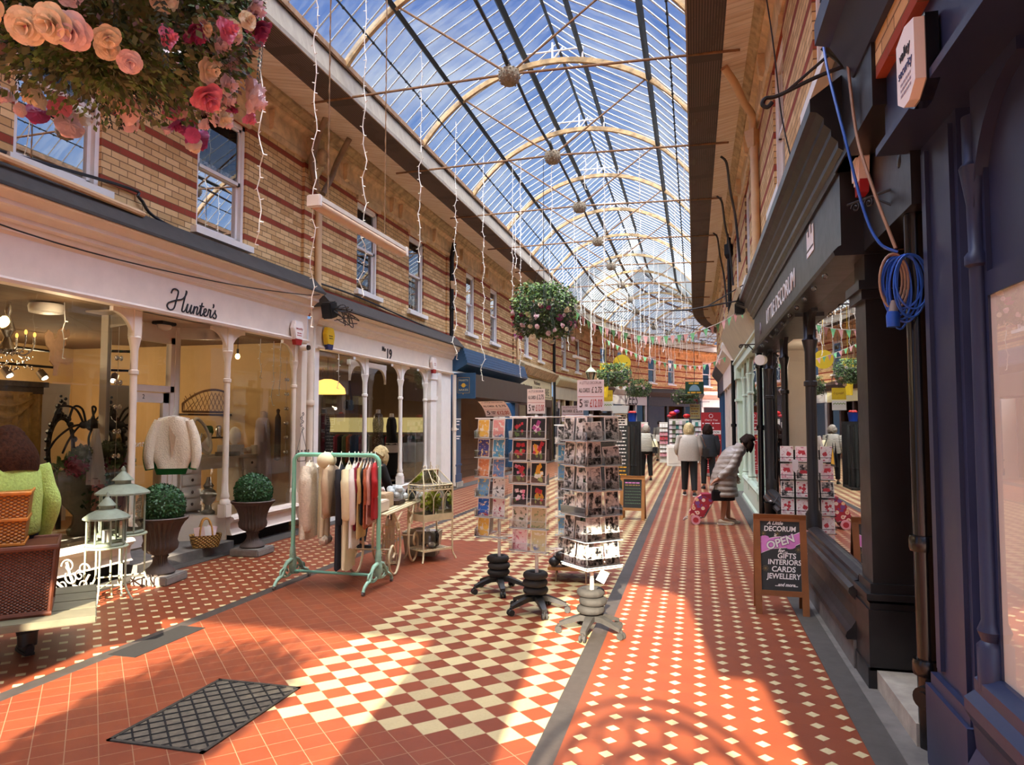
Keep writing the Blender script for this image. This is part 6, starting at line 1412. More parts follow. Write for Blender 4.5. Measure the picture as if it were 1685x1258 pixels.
tx('A Little', -.04, .782, .042, .14, sh=.35); tx('DECORUM', .0, .732, .062, .27, sh=.1); tx('is', -.04, .680, .04, .025, sh=.3)
tx('for...', .02, .545, .045, .08, sh=.35); tx('GIFTS', .05, .50, .065, .155, sh=.1); tx('INTERIORS', .03, .445, .062, .28, sh=.1); tx('CARDS', .02, .385, .065, .2, sh=.1); tx('JEWELLERY', .02, .325, .065, .29, sh=.1); tx('...and more...', .04, .255, .04, .19, sh=.35)
def band(z0, z1, rx, m, y):
    b = MB(); top = []; bot = []
    for i in range(17):
        u = i / 16; x = -.168 + .336 * u; zc = .565 + .10 * u + .012 * math.sin(u * 6.0)
        top.append(fr(x, zc + z1, y)); bot.append(fr(x, zc + z0, y))
    b.poly(top + bot[::-1]); 
    for cx, cz, r_ in ((-.14, .645, .035), (.09, .585, .03)): b.poly([fr(cx + r_ * 1.4 * math.cos(2 * PI * k / 14), cz + r_ * .75 * math.sin(2 * PI * k / 14) + .2 * r_ * math.cos(2 * PI * k / 14), y - .0004) for k in range(14)])
    b.build('painted_ribbon', m, pan)
band(-.052, .052, 0, 'ink_white', .0105); band(-.047, .047, 0, 'chalk_pink', .0098)
tx('OPEN', .0, .617, .095, .255, 'chalk_purple', .1, .36, .008, .0018); tx('OPEN', .0, .617, .095, .25, 'ink_white', .1, .36, .003, .0030)
b = MB()
for cx, cz in ((-.14, .69), (-.02, .69), (.15, .56), (-.13, .39)):
    for k in range(9): a = k * 2 * PI / 9; b.tube([fr(cx, cz, .009), fr(cx + .028 * math.cos(a), cz + .028 * math.sin(a), .009)], .0012, 3)
b.build('chalk_starbursts', 'chalk_gold', pan)
ab2, pan, fr, tx = aboard('small pine chalkboard with faded coloured writing beyond the card stands', (-1.06, 12.6, 0), -.05, .42, .75, 'pine')
for q, m_ in enumerate(('chalk_pink', 'chalk_gold')): scrawl('chalk_lettering', m_, pan, lambda x, z: fr(x, z, .009), .63 - .04 * q, .26, .02, 0, q + 5)
b = MB(); rnd = random.Random(4)
for z in (.53, .48, .43, .38, .33, .28):
    x = -.13
    while x < .12: l = rnd.uniform(.015, .04); b.tube([fr(x, z, .009), fr(x + l * .5, z + .008, .009), fr(x + l, z - .003, .009)], .003, 3); x += l + .01
b.build('chalk_scribble', 'chalk_green', pan)
# --- black card stand by the black shopfront
bs = thing('card_stand', 'slim black card stand beside the black shopfront', 'card stand', (1.02, 8.05, 0), -.15)
b = MB(); b.tube([(0, 0, .02), (0, 0, 1.40)], .012, 8); b.lathe([(.16, 0), (.16, .015), (.03, .03)], n=18); b.build('pole', 'black_metal', bs)
for r in range(7):
    z = .16 + r * .185; b = MB(); b.tube([(-.15, -.04, z), (.15, -.04, z), (.15, .05, z), (-.15, .05, z)], .004, 5, closed=True); b.tube([(-.15, -.045, z + .05), (.15, -.045, z + .05)], .003, 5); b.build('wire_pocket', 'black_metal', bs)
for r in range(7):
    for c in range(2):
        me = CARDM.setdefault('x%d' % ((r + c) % 4), card_mesh(600 + r + c, .13, .165, ('scene_9', 'art_2', 'mono_3', 'scene_9')[(r + c) % 4], ('petal_red',)))
        card(me, bs, (-.075 + .15 * c, -.03, .165 + .185 * (6 - r)), 0, 'white card with red drawing, %s row, %s column of the slim black stand' % (ORD[r], 'left' if c == 0 else 'right'), 'cards on the slim black stand')
b = MB(); b.slab([(-.03, 0, .06), (.03, 0, .06), (.03, 0, -.04), (0, 0, -.08), (-.03, 0, -.04)], (0, .002, 0)); tag(b.build('paper_tag', 'sign_lilac', None, None, (1.02, 7.99, 1.24)), 'pointed lilac paper tag on the slim black card stand', 'tag')
k = thing('ash_bin', 'small black bin hung on the black pilaster', 'bin', (1.0, 10.4, .42))
b = MB(); b.lathe([(.06, 0), (.075, .02), (.085, .16), (.095, .17), (.08, .17), (.07, .03)], n=16); b.build('bowl', 'black_metal', k, 40); b = MB(); b.tube([(.04, 0, .16), (.1, 0, .25)], .01, 5); b.ball((0, 0, .18), (.02, .02, .02), 8, 5); b.build('hook', 'steel', k)
# --- drain grate
g = thing('drain_cover', 'rectangular iron drain cover with a diamond lattice in the red paving', 'drain cover', (-2.76, 3.68, 0))
b = MB(); b.box(-.285, .285, -.45, .45, .0, .004); b.build('infill', 'grate_fill', g)
b = MB(); W_, H_ = .30, .465
for x0, x1, y0, y1 in ((-W_, W_, -H_, -H_ + .022), (-W_, W_, H_ - .022, H_), (-W_, -W_ + .022, -H_, H_), (W_ - .022, W_, -H_, H_)): b.box(x0, x1, y0, y1, 0, .008)
b.build('rim', 'grate_iron', g)
b = MB()
w_, h_ = W_ - .02, H_ - .02
for sg in (-1, 1):
    for i in range(-6, 7):
        c = i * .118; pp = []
        for x in (-w_, w_):
            y = sg * x + c
            if -h_ <= y <= h_: pp.append((x, y))
        for y in (-h_, h_):
            x = sg * (y - c)
            if -w_ < x < w_: pp.append((x, y))
        if len(pp) == 2: b.tube([(pp[0][0], pp[0][1], .002), (pp[1][0], pp[1][1], .002)], .008, 4)
b.build('lattice', 'grate_pit', g)
b = MB(); b.box(-.12, .12, -.38, .38, .0, .003); tag(b.build('drain_slot', 'grate_pit', None, None, (-4.05, 4.75, 0)), 'dark slot drain at the edge of the left pavement', 'drain')
# --- hamper table at the left edge
ht = thing('low_table', 'low rough wooden table at the left edge under the hampers', 'table', (-4.95, 3.98, 0), .78)
b = MB()
for q in range(4): b.bbox((0, -.42 + q * .28, .335), (1.5, .27, .05), .006)
b.build('tabletop', 'table_grey', ht)
for x, y in ((-.65, -.45), (-.65, .45), (.3, .45), (-.1, -.45)): b = MB(); b.box(x - .03, x + .03, y - .03, y + .03, 0, .31); b.build('leg', 'table_wood', ht)
hm = thing('wicker_hamper', 'dark brown wicker hamper on the low table at the left edge', 'hamper', (-4.72, 3.98, .362), .78)
rings = [[Vector((w * x, d_ * y, z)) for x, y in ((-1, -1), (1, -1), (1, 1), (-1, 1))] for w, d_, z in ((.30, .22, 0), (.33, .25, .47), (.31, .23, .47))]
b = MB(); b.loft(rings); b.build('basket_body', 'wicker', hm)
b = MB()
for z, w, d_ in ((.015, .305, .225), (.47, .335, .255)): b.tube([(-w, -d_, z), (w, -d_, z), (w, d_, z), (-w, d_, z)], .02, 8, closed=True)
for x, y in ((-1, -1), (1, -1), (1, 1), (-1, 1)): b.tube([(x * .302, y * .222, 0), (x * .332, y * .252, .47)], .014, 6)
b.build('woven_rim', 'wicker_dark', hm)
hm2 = thing('wicker_hamper', 'golden wicker basket stacked on the dark hamper', 'hamper', (-4.80, 3.94, .842), .78)
b = MB(); b.loft([[Vector((w * x, d_ * y, z)) for x, y in ((-1, -1), (1, -1), (1, 1), (-1, 1))] for w, d_, z in ((.22, .18, 0), (.25, .20, .36))]); b.build('basket_body', 'wicker_gold', hm2)
b = MB()
for z, w in ((.01, .22), (.18, .235), (.36, .25)): b.tube([(-w, -w * .8, z), (w, -w * .8, z), (w, w * .8, z), (-w, w * .8, z)], .014, 6, closed=True)
b.build('woven_rim', 'wicker_orange', hm2)
# wire rack of hooks on the pilaster
k = thing('hook_rack', "small wire hook rack hung on Hunter's right pilaster", 'hook rack', (-5.97, 9.98, 1.2))
b = MB(); b.tube([(0, -.16, 0), (0, .16, 0)], .008, 5); b.tube([(0, -.13, 0), (0, -.11, -.12), (0, .11, -.12), (0, .13, 0)], .006, 5)
b.tube([(0, -.16, 0), (0, 0, .36)], .004, 4); b.tube([(0, .16, 0), (0, 0, .36)], .004, 4)
for q in range(4): y = -.15 + .1 * q; b.tube([(0, y, 0), (.03, y, .01), (.03, y, .04)], .006, 5); b.ball((.03, y, .045), .012, 6, 4)
for q in range(5): b.tube([(p.x, p.y + .02 * (-1) ** q, p.z) for p in spiral((0, 0, .38 + q * .06), .035, 1.1, q, 'yz', .01, 14)], .005, 4)
b.build('wire', 'dark_iron', k)
# ---------------------------------------------------------------- people
def skin_mesh(name, pts, edges, mat, parent, sub=2, root=0):
    """one continuous surface grown round a skeleton of (position, radius) joints"""
    me = bpy.data.meshes.new(name); me.from_pydata([p[:3] for p in pts], edges, [])
    ob = bpy.data.objects.new(name, me); COL.objects.link(ob)
    ob.modifiers.new('s', 'SKIN'); md = ob.modifiers.new('u', 'SUBSURF'); md.levels = sub; md.render_levels = sub
    sv = me.skin_vertices[0].data
    for i, p in enumerate(pts):
        r = p[3] if len(p) == 4 else p[3:5]
        sv[i].radius = (r, r) if not isinstance(r, (tuple, list)) else tuple(r)
        sv[i].use_root = (i == root)
    dg = bpy.context.evaluated_depsgraph_get(); m2 = bpy.data.meshes.new_from_object(ob.evaluated_get(dg))
    bpy.data.objects.remove(ob); bpy.data.meshes.remove(me)
    m2.name = name; m2.materials.clear(); m2.materials.append(MAT(mat)); m2.polygons.foreach_set('use_smooth', [True] * len(m2.polygons))
    o = bpy.data.objects.new(name, m2); COL.objects.link(o); o.parent = parent; ROOT[o.name] = ROOT[parent.name]; return o
def person(label, loc, rz, J, shoes='shoe_black', hands=True):
    """J: joint positions in the figure's own frame (x right, y ahead, z up)"""
    r = thing('person', label, 'person', loc, rz)
    V = lambda k: Vector(J[k])
    pts, ed = [], []
    def add(p, rad, par=None):
        pts.append((p[0], p[1], p[2], rad)); i = len(pts) - 1
        if par is not None: ed.append((par, i))
        return i
    pel = add(V('pelvis'), .115)
    sp = add(V('pelvis').lerp(V('chest'), .5), .105, pel); ch = add(V('chest'), .115, sp)
    nk = add(V('neck'), .05, ch)
    hd = (V('head') - V('neck')).normalized(); fw = Vector(J['face']).normalized(); fw = (fw - hd * fw.dot(hd)).normalized()
    h0 = add(V('head') - hd * .055 + fw * .01, .062, nk); h1 = add(V('head') + hd * .03 - fw * .005, .085, h0); h2 = add(V('head') + hd * .10 - fw * .01, .055, h1)
    chn = add(V('head') - hd * .085 + fw * .055, .028, h0); ns = add(V('head') + fw * .098 - hd * .005, .012, h1)
    for s in 'LR':
        sh = add(V('sh' + s), .055, ch); el = add(V('el' + s), .040, sh); wr = add(V('wr' + s), .027, el)
        hn = V('hd' + s); dr = (hn - V('wr' + s)).normalized(); sd = dr.cross(Vector(J.get('palm' + s, (0, 1, 0)))).normalized(); pn = sd.cross(dr)
        pm = add(hn, .030, wr)
        if hands:
            for q, (o_, l_) in enumerate(((-.030, .055), (-.010, .066), (.010, .062), (.030, .048))):
                a = add(hn + dr * .045 + sd * o_, .0095, pm); b_ = add(hn + dr * (.045 + l_ * .55) + sd * o_ * 1.1 + pn * .008, .0085, a); add(hn + dr * (.045 + l_ * .8) + sd * o_ + pn * .028, .0075, b_)
            a = add(hn + dr * .005 - sd * .036, .010, pm); add(hn + dr * .035 - sd * .050 + pn * .02, .0085, a)
        hp = add(V('hip' + s), .095, pel); kn = add(V('kn' + s), .056, hp); cf = add(V('kn' + s).lerp(V('an' + s), .35), .054, kn); an = add(V('an' + s), .036, cf); add(V('toe' + s), .030, an)
    skin_mesh('body', pts, ed, J.get('skin', 'skin'), r, 2)
    # hair cap, eyes, mouth
    b = MB(); up = hd; rt = fw.cross(up)
    M = Matrix((rt, fw, up)).transposed().to_4x4()
    hr = J.get('hair_len', .08)
    N = 20; rings = []
    for j in range(11):
        u = j / 10; th = u * 1.75
        ring = []
        for k in range(N):
            a = 2 * PI * k / N; fy = math.sin(a)
            lim = th if fy < .25 else min(th, .95 - .25 * fy)
            rr = .108 * math.sin(max(lim, .05)); zz = .02 + .125 * math.cos(lim) - (max(0, u - .55) * hr * 2.2 if fy < .3 else 0)
            if fy < .3 and u > .55: rr = .108 * (1 - .25 * max(0, (u - .8))) + .012 * math.sin(5 * a + u * 3)
            ring.append(V('head') + M.to_3x3() @ Vector((rr * math.cos(a) * .98, rr * math.sin(a) * 1.06 - .012, zz)))
        rings.append(ring)
    b.loft(rings)
    if hr >= .05:   # hair falling round the back and sides
        def hs(u, v, off):
            a = PI / 2 + .75 + (2 * PI - 1.5) * u; fl = 1 + .10 * math.sin(v * 3.0) * (hr > .1) + .03 * math.sin(9 * u * PI + v * 4)
            rr = (.100 + .016 * math.sin(PI * v) + (.07 if hr > .15 else -.012) * v + off) * fl
            g_ = Vector((0, 0, -1)); base = V('head') + M.to_3x3() @ Vector((rr * math.cos(a), rr * math.sin(a) * 1.06 - .012, .05))
            return base + (g_ * .6 - up * .4).normalized() * (.10 + hr) * v
        b.grid(lambda u, v: hs(u, v, .012), 26, 10); b.grid(lambda u, v: hs(u, v, -.008), 26, 10)
    b.build('hair', J['hair'], r, 80)
    for sx in (-1, 1):
        b = MB(); b.ball(V('head') + M.to_3x3() @ Vector((sx * .032, .078, .012)), .011, 8, 6); b.build('eye', 'ink_black', r, 60)
        b = MB(); b.ball(V('head') + M.to_3x3() @ Vector((sx * .088, .0, -.005)), (.012, .02, .03), 8, 6); b.build('ear', J.get('skin', 'skin'), r, 60)
    b = MB(); b.tube([V('head') + M.to_3x3() @ Vector((x, .082, -.055)) for x in (-.022, 0, .022)], .006, 6); b.build('mouth', 'petal_rose', r, 60)
    for s in 'LR':
        an, to = V('an' + s), V('toe' + s); d = Vector((to.x - an.x, to.y - an.y, 0)).normalized(); sd = Vector((-d.y, d.x, 0)); z0 = min(an.z, to.z) - .06 if 'z' + s not in J else J['z' + s]
        b = MB(); rings = []
        for u, w, h_ in ((-.075, .028, .07), (-.05, .037, .085), (.0, .036, .085), (.06, .040, .065), (.12, .044, .05), (.165, .036, .042), (.19, .018, .032)):
            c = Vector((an.x, an.y, 0)) + d * u; rings.append([c + sd * w * math.cos(a) + Vector((0, 0, z0 + h_ * .5 + h_ * .5 * math.sin(a))) for a in [2 * PI * q / 14 for q in range(14)]])
        b.loft(rings); b.build('shoe', shoes, r, 60)
        b = MB(); b.loft([[c * 1 for c in [Vector((an.x, an.y, 0)) + d * u + sd * w_ + Vector((0, 0, z)) for u, w_ in ((-.08, -.03), (-.08, .03), (.05, .043), (.14, .046), (.195, .015), (.195, -.015), (.14, -.046), (.05, -.043))]] for z in (z0 - .002, z0 + .018)]); b.build('sole', J.get('sole', shoes), r)
    return r
def ellring(c, rx, ry, n=24, ax=None, rip=0.0, ph=0.0):
    ax = ax or (Vector((1, 0, 0)), Vector((0, 1, 0)))
    return [Vector(c) + ax[0] * rx * math.cos(2 * PI * k / n) * (1 + rip * math.sin(6 * 2 * PI * k / n + ph)) + ax[1] * ry * math.sin(2 * PI * k / n) * (1 + rip * math.sin(5 * 2 * PI * k / n + ph)) for k in range(n)]
def trousers(r, J, mat, rt=.092, rb=.06, zc=.05):
    V = lambda k: Vector(J[k])
    b = MB(); p = V('pelvis'); b.loft([ellring(p + Vector((0, 0, .12)), .15, .115), ellring(p + Vector((0, 0, .02)), .172, .135), ellring(p - Vector((0, 0, .06)), .17, .135), ellring(p - Vector((0, 0, .13)), .13, .10)])
    for s in 'LR':
        a = V('an' + s) + Vector((0, 0, zc)); b.tube(catmull([V('hip' + s) + Vector((0, 0, .03)), V('hip' + s).lerp(V('kn' + s), .5), V('kn' + s), V('kn' + s).lerp(a, .5), a], 4), [rt + (rb - rt) * i / 16 for i in range(17)], 16)
    b.build('trousers', mat, r, 70)
def sleeves(r, J, mat, r0=.07, r1=.05, end=.92):
    V = lambda k: Vector(J[k])
    for s in 'LR':
        b = MB(); b.tube(catmull([V('sh' + s) + Vector((0, 0, .01)), V('sh' + s).lerp(V('el' + s), .5), V('el' + s), V('el' + s).lerp(V('wr' + s), end)], 5), [r0 * (.9 if i == 0 else 1) + (r1 - r0) * i / 15 for i in range(16)], 14); b.build('sleeve', mat, r, 70)
def std(sw=.17, lead=.10, lean=0.0, H=1.0):
    z = lambda v: v * H
    return {'pelvis': (0, 0, z(.90)), 'chest': (0, .02 + lean * .5, z(1.22)), 'neck': (0, .02 + lean * .8, z(1.40)), 'head': (0, .04 + lean, z(1.50)), 'face': (0, 1, 0),
            'shL': (-sw, lean * .6, z(1.33)), 'shR': (sw, lean * .6, z(1.33)), 'elL': (-sw - .06, -.03, z(1.07)), 'elR': (sw + .06, -.03, z(1.07)), 'wrL': (-sw - .05, .06, z(.86)), 'wrR': (sw + .05, .06, z(.86)), 'hdL': (-sw - .05, .09, z(.80)), 'hdR': (sw + .05, .09, z(.80)), 'palmL': (1, 0, 0), 'palmR': (-1, 0, 0),
            'hipL': (-.09, 0, z(.84)), 'hipR': (.09, 0, z(.84)), 'knL': (-.10, lead * .6 + .02, z(.47)), 'knR': (.10, -lead * .3 + .02, z(.47)), 'anL': (-.11, lead, .085), 'anR': (.11, -lead, .085), 'toeL': (-.12, lead + .13, .04), 'toeR': (.13, -lead + .13, .04), 'zL': 0.004, 'zR': 0.004}
# bent woman with the floral shopping trolley
J = std(.16, .05); J.update(pelvis=(0, -.04, .82), chest=(0, .12, 1.10), neck=(0, .26, 1.26), head=(0, .37, 1.35), face=(0, .75, -.65), shL=(-.16, .17, 1.20), shR=(.16, .17, 1.20), elL=(-.21, .16, .98), wrL=(-.17, .22, .80), hdL=(-.16, .23, .74), elR=(.22, .02, .94), wrR=(.19, -.18, .76), hdR=(.18, -.24, .72), palmR=(0, 0, -1),
     hipL=(-.08, -.04, .76), hipR=(.08, -.04, .76), knL=(-.08, .03, .43), knR=(.09, -.05, .43), anL=(-.08, .05, .08), anR=(.09, -.10, .08), toeL=(-.08, .18, .04), toeR=(.09, .03, .04), hair='hair_dark', hair_len=.07, skin='skin_legs', sole='shoe_sole')
pw = person('person bent forward in a taupe quilted coat pulling a floral shopping trolley', (.50, 12.42, 0), -PI / 2 + .25, J, 'shoe_beige')
b = MB(); ax = lambda t_: (Vector((1, 0, 0)), Vector((0, math.cos(t_), math.sin(t_))))
C = [(0, .27, 1.25, .085, .085, -.7), (0, .22, 1.23, .13, .11, -.65), (0, .15, 1.19, .205, .135, -.55), (0, .09, 1.10, .215, .16, -.45), (0, .02, .97, .205, .17, -.3), (0, -.03, .82, .22, .185, -.15), (0, -.05, .66, .235, .20, -.05), (0, -.05, .52, .25, .215, 0), (0, -.045, .46, .25, .215, 0)]
RR = []
for c0, c1 in zip(C[:-1], C[1:]):
    dz = max(1, int(abs(c1[2] - c0[2]) / .0125))
    for q in range(dz): RR.append([a_ + (b_ - a_) * q / dz for a_, b_ in zip(c0, c1)])
RR.append(C[-1])
for c in RR:
    pf = 1 + .055 * abs(math.sin(PI * c[2] / .09)) ** .6
    ring = ellring(c[:3], c[3], c[4], 56, ax(c[5])); cc = Vector(c[:3])
    for k_ in range(56): ring[k_] = cc + (ring[k_] - cc) * (pf * (1 + .02 * abs(math.sin(k_ * PI / 7))))
    RR[RR.index(c)] = ring
b.loft(RR); b.build('quilted_coat', 'puffer', pw, 70)
b = MB(); b.loft([ellring((0, .22, 1.22), .12, .10, 20, ax(-.8)), ellring((0, .265, 1.28), .125, .10, 20, ax(-.8)), ellring((0, .275, 1.29), .10, .08, 20, ax(-.8)), ellring((0, .23, 1.235), .09, .07, 20, ax(-.8))]); b.build('collar', 'puffer', pw, 70)
sleeves(pw, J, 'puffer', .085, .062, .95)
b = MB(); b.loft([ellring((0, -.05, .50), .22, .185), ellring((0, -.05, .40), .215, .18)]); b.build('skirt', 'skirt_dark', pw, 60)
st = thing('shopping_trolley', 'red floral shopping trolley on pink wheels pulled along the right walk', 'shopping trolley', (.02, 12.36, 0), 0.0)
b = MB(); prof = [(-.14, .16), (.10, .12), (.17, .24), (.30, .44), (.26, .50), (.10, .50), (-.02, .42)]
b.slab([(x, -.14, z) for x, z in prof], (0, .28, 0)); b.build('bag', 'floral_bag', st)
b = MB(); b.slab([(x, -.145, z) for x, z in ((.06, .50), (.26, .505), (.30, .45), (.24, .41))], (0, .29, 0)); b.build('flap', 'cloth_crimson', st)
b = MB()
for y in (-.12, .12): b.tube([(-.06, y, .08), (.12, y, .12), (.32, y * .8, .50), (.46, y * .5, .68)], .010, 6)
b.tube([(.46, -.06, .68), (.50, 0, .71), (.46, .06, .68)], .012, 6); b.tube([(-.15, -.12, .10), (-.22, -.1, .06), (-.22, .1, .06), (-.15, .12, .10)], .008, 5); b.tube([(-.02, -.17, .075), (-.02, .17, .075)], .008, 6); b.build('frame', 'steel', st)
b = MB(); b.tube([(.30, 0, .50), (.40, 0, .62), (.50, 0, .71)], .025, 8); b.build('grip', 'glove_red', st, 60)
for y in (-.18, .18):
    b = MB(); b.tube([(-.02, y - .012, .078), (-.02, y + .012, .078)], .076, 24); w_ = b.build('wheel', 'wheel_pink', st, 40); b = MB(); b.tube([(-.02, y - .014, .078), (-.02, y + .014, .078)], .045, 18); b.build('hub', 'wheel_red', w_, 40)
hb = thing('handbag', 'dark handbag held low beside the quilted coat', 'handbag', (.36, 12.2, .40), .3)
b = MB(); b.bbox((0, 0, .09), (.22, .09, .18), .02); b.build('bag_body', 'leather_black', hb); b = MB(); b.tube(catmull([(-.07, 0, .17), (-.04, 0, .27), (.04, 0, .27), (.07, 0, .17)]), .008, 6); b.build('handle', 'leather_black', hb)
# woman in a grey sweater walking away
J = std(.19, .12, 0, 1.02); J.update(hair='hair_blonde', hair_len=.10, sole='shoe_sole', elL=(-.27, .0, 1.08), wrL=(-.24, .10, .90), hdL=(-.22, .13, .85))
gw = person('blonde person in a loose grey sweater walking away with a black shoulder bag', (-.13, 16.85, 0), 0, J)
trousers(gw, J, 'trousers_black', .10, .062)
b = MB(); b.loft([ellring((0, .02, 1.41), .075, .07), ellring((0, .01, 1.385), .15, .10), ellring((0, 0, 1.31), .225, .14), ellring((0, -.01, 1.12), .245, .165), ellring((0, 0, .93), .255, .175, rip=.02), ellring((0, 0, .80), .245, .17, rip=.03)]); b.build('sweater', 'sweater_grey', gw, 70); sleeves(gw, J, 'sweater_grey', .088, .06, .7)
hb = thing('shoulder_bag', 'black leather shoulder bag on the grey sweater', 'handbag', (.24, 16.78, .86))
b = MB(); b.bbox((0, -.02, .13), (.14, .26, .28), .05); b.build('bag_body', 'leather_black', hb); b = MB(); b.tube(catmull([(.0, -.13, .26), (-.07, -.14, .45), (-.12, -.05, .54), (-.07, .08, .45), (.0, .09, .26)]), .012, 6, flat=.4); b.build('strap', 'leather_brown', hb)
# older lady with striped top
J = std(.17, .04, .05, .98); J.update(hair='hair_grey', hair_len=.05, face=(-.5, 1, -.2))
ol = person('grey haired person in a striped top carrying a large black bag', (-1.36, 20.95, 0), .25, J)
trousers(ol, J, 'trousers_black')
b = MB(); b.loft([ellring((0, .05, 1.37), .075, .07), ellring((0, .04, 1.34), .16, .10), ellring((0, .02, 1.24), .20, .13), ellring((0, 0, 1.05), .20, .15), ellring((0, 0, .84), .215, .16)]); b.build('striped_top', 'striped_top', ol, 70); sleeves(ol, J, 'striped_top', .075, .055)
hb = thing('shoulder_bag', 'large black bag with a pale scarf carried by the striped top', 'handbag', (-1.10, 20.86, .74))
b = MB(); b.bbox((0, -.02, .14), (.14, .40, .30), .06); b.build('bag_body', 'leather_black', hb); b = MB(); b.tube(catmull([(.0, -.15, .27), (-.09, -.1, .5), (-.12, .02, .58), (-.06, .14, .45), (0, .14, .27)]), .012, 6); b.build('strap', 'leather_black', hb)
b = MB(); b.loft([ellring((0, 0, .20), .09, .16), ellring((-.02, .02, .38), .07, .13), ellring((-.03, .02, .45), .04, .08)]); b.build('scarf', 'cloth_cream', hb, 60)
# man in tan trousers far down the arcade
J = std(.19, .03, 0, 1.06); J.update(hair='hair_dark', hair_len=.02)
mn = person('person in tan trousers and grey waistcoat standing by the far card racks', (-1.46, 31.5, 0), .2, J)
trousers(mn, J, 'trousers_tan')
b = MB(); b.loft([ellring((0, .02, 1.47), .08, .075), ellring((0, .01, 1.43), .18, .11), ellring((0, 0, 1.3), .22, .14), ellring((0, 0, 1.12), .205, .14)]); b.build('waistcoat', 'vest_grey', mn, 70); b = MB(); b.loft([ellring((0, 0, 1.13), .208, .145), ellring((0, 0, .84), .22, .155)]); b.build('shirt', 'shirt_white', mn, 70); sleeves(mn, J, 'vest_grey', .08, .06, .6)
J = std(.18, .05, 0, 1.0); J.update(hair='hair_dark', hair_len=.12)
pp = person('dark haired person in navy half hidden behind the grey sweater', (.32, 18.6, 0), .1, J)
trousers(pp, J, 'trousers_black'); b = MB(); b.loft([ellring((0, .02, 1.39), .08, .075), ellring((0, .01, 1.36), .17, .11), ellring((0, 0, 1.25), .21, .14), ellring((0, 0, .82), .22, .16)]); b.build('jacket', 'cloth_navy', pp, 70); sleeves(pp, J, 'cloth_navy', .08, .06)
# person in a green fluffy sweater at the left edge
J = std(.19, .10, .04, 1.02); J.update(hair='hair_brown', hair_len=.19, face=(-.35, 1, -.05), elR=(.27, -.02, 1.06), wrR=(.24, .08, .80), hdR=(.235, .10, .74), sole='shoe_black')
gp = person('person with long brown hair in a fluffy lime green sweater behind the hampers', (-4.90, 4.18, 0), PI / 2 - .35, J)
trousers(gp, J, 'trousers_black', .10, .07, .06)
b = MB(); b.loft([ellring((0, .03, 1.42), .085, .08), ellring((0, .01, 1.39), .16, .11), ellring((0, 0, 1.32), .20, .13), ellring((0, -.01, 1.15), .21, .15), ellring((0, 0, .98), .205, .15), ellring((0, 0, .88), .20, .15), ellring((0, 0, .86), .18, .13)]); b.build('fluffy_sweater', 'green_wool', gp, 70); sleeves(gp, J, 'green_wool', .08, .06, .96)
b = MB(); b.tube([(J['anR'][0], J['anR'][1], .06), (J['anR'][0], J['anR'][1] + .01, .32)], [.062, .075], 14); b.tube([(J['anL'][0], J['anL'][1], .06), (J['anL'][0], J['anL'][1] + .01, .32)], [.062, .075], 14); b.build('boots', 'leather_black', gp, 60)
# person bending behind the clothes rail
J = std(.17, .08); J.update(pelvis=(0, -.05, .84), chest=(0, .18, 1.03), neck=(0, .32, 1.14), head=(0, .42, 1.22), face=(0, .7, -.7), shL=(-.17, .24, 1.08), shR=(.17, .24, 1.08), elL=(-.2, .34, .86), elR=(.2, .34, .86), wrL=(-.14, .46, .74), wrR=(.14, .46, .74), hdL=(-.13, .52, .72), hdR=(.13, .52, .72), hair='hair_blonde', hair_len=.06)
bp = person('person with pale curly hair bending behind the mint clothes rail', (-4.42, 8.85, 0), -.3, J)
trousers(bp, J, 'trousers_black', .10, .075, .03)
b = MB(); b.loft([ellring(c[:3], c[3], c[4], 22, ax(c[5])) for c in ((0, .31, 1.13, .08, .08, -.9), (0, .24, 1.10, .17, .12, -.9), (0, .15, 1.02, .21, .14, -.8), (0, .0, .90, .20, .15, -.5), (0, -.06, .78, .19, .15, -.1))]); b.build('dark_top', 'cloth_black', bp, 70); sleeves(bp, J, 'cloth_black', .075, .055)
# ---------------------------------------------------------------- flower baskets, fairy lights, bunting
PET = ['petal_blush', 'petal_pink', 'petal_cream', 'petal_magenta', 'petal_red']
FL = {}
def flower_mesh(m_, big):
    k = (m_, big)
    if k in FL: return FL[k]
    b = MB(); R = .058 if big else .042
    for ring, (n, r, lift, w) in enumerate(((6, 1.0, .25, .62), (5, .78, .62, .55), (4, .50, 1.05, .42), (3, .30, 1.3, .3))):
        for q in range(n):
            a = 2 * PI * q / n + ring * .6; d = Vector((math.cos(a), math.sin(a), 0)); s_ = Vector((-d.y, d.x, 0))
            def pt(u, v):   # u across, v along the petal: cupped, with a curled rim
                x = (u - .5) * 2; ww = w * R * (math.sin(PI * min(1, v * .62 + .12)) ** .7)
                h_ = lift * R * v * (1.1 - .45 * v * v) + .12 * R * x * x * v
                return d * (R * r * v * (1 - .12 * x * x)) + s_ * x * ww * (1.05 - .25 * v * v) + Vector((0, 0, h_ + .004 * ring))
            b.grid(pt, 4, 4)
    b.m(1); b.ball((0, 0, R * .35), R * .13, 6, 4)
    me = bpy.data.meshes.new('flower'); me.from_pydata([tuple(v) for v in b.v], [], b.f); me.materials.append(MAT(m_)); me.materials.append(MAT('petal_pink' if m_ in ('petal_blush', 'petal_cream') else 'star_yellow')); me.polygons.foreach_set('material_index', b.mi); FL[k] = me; return me
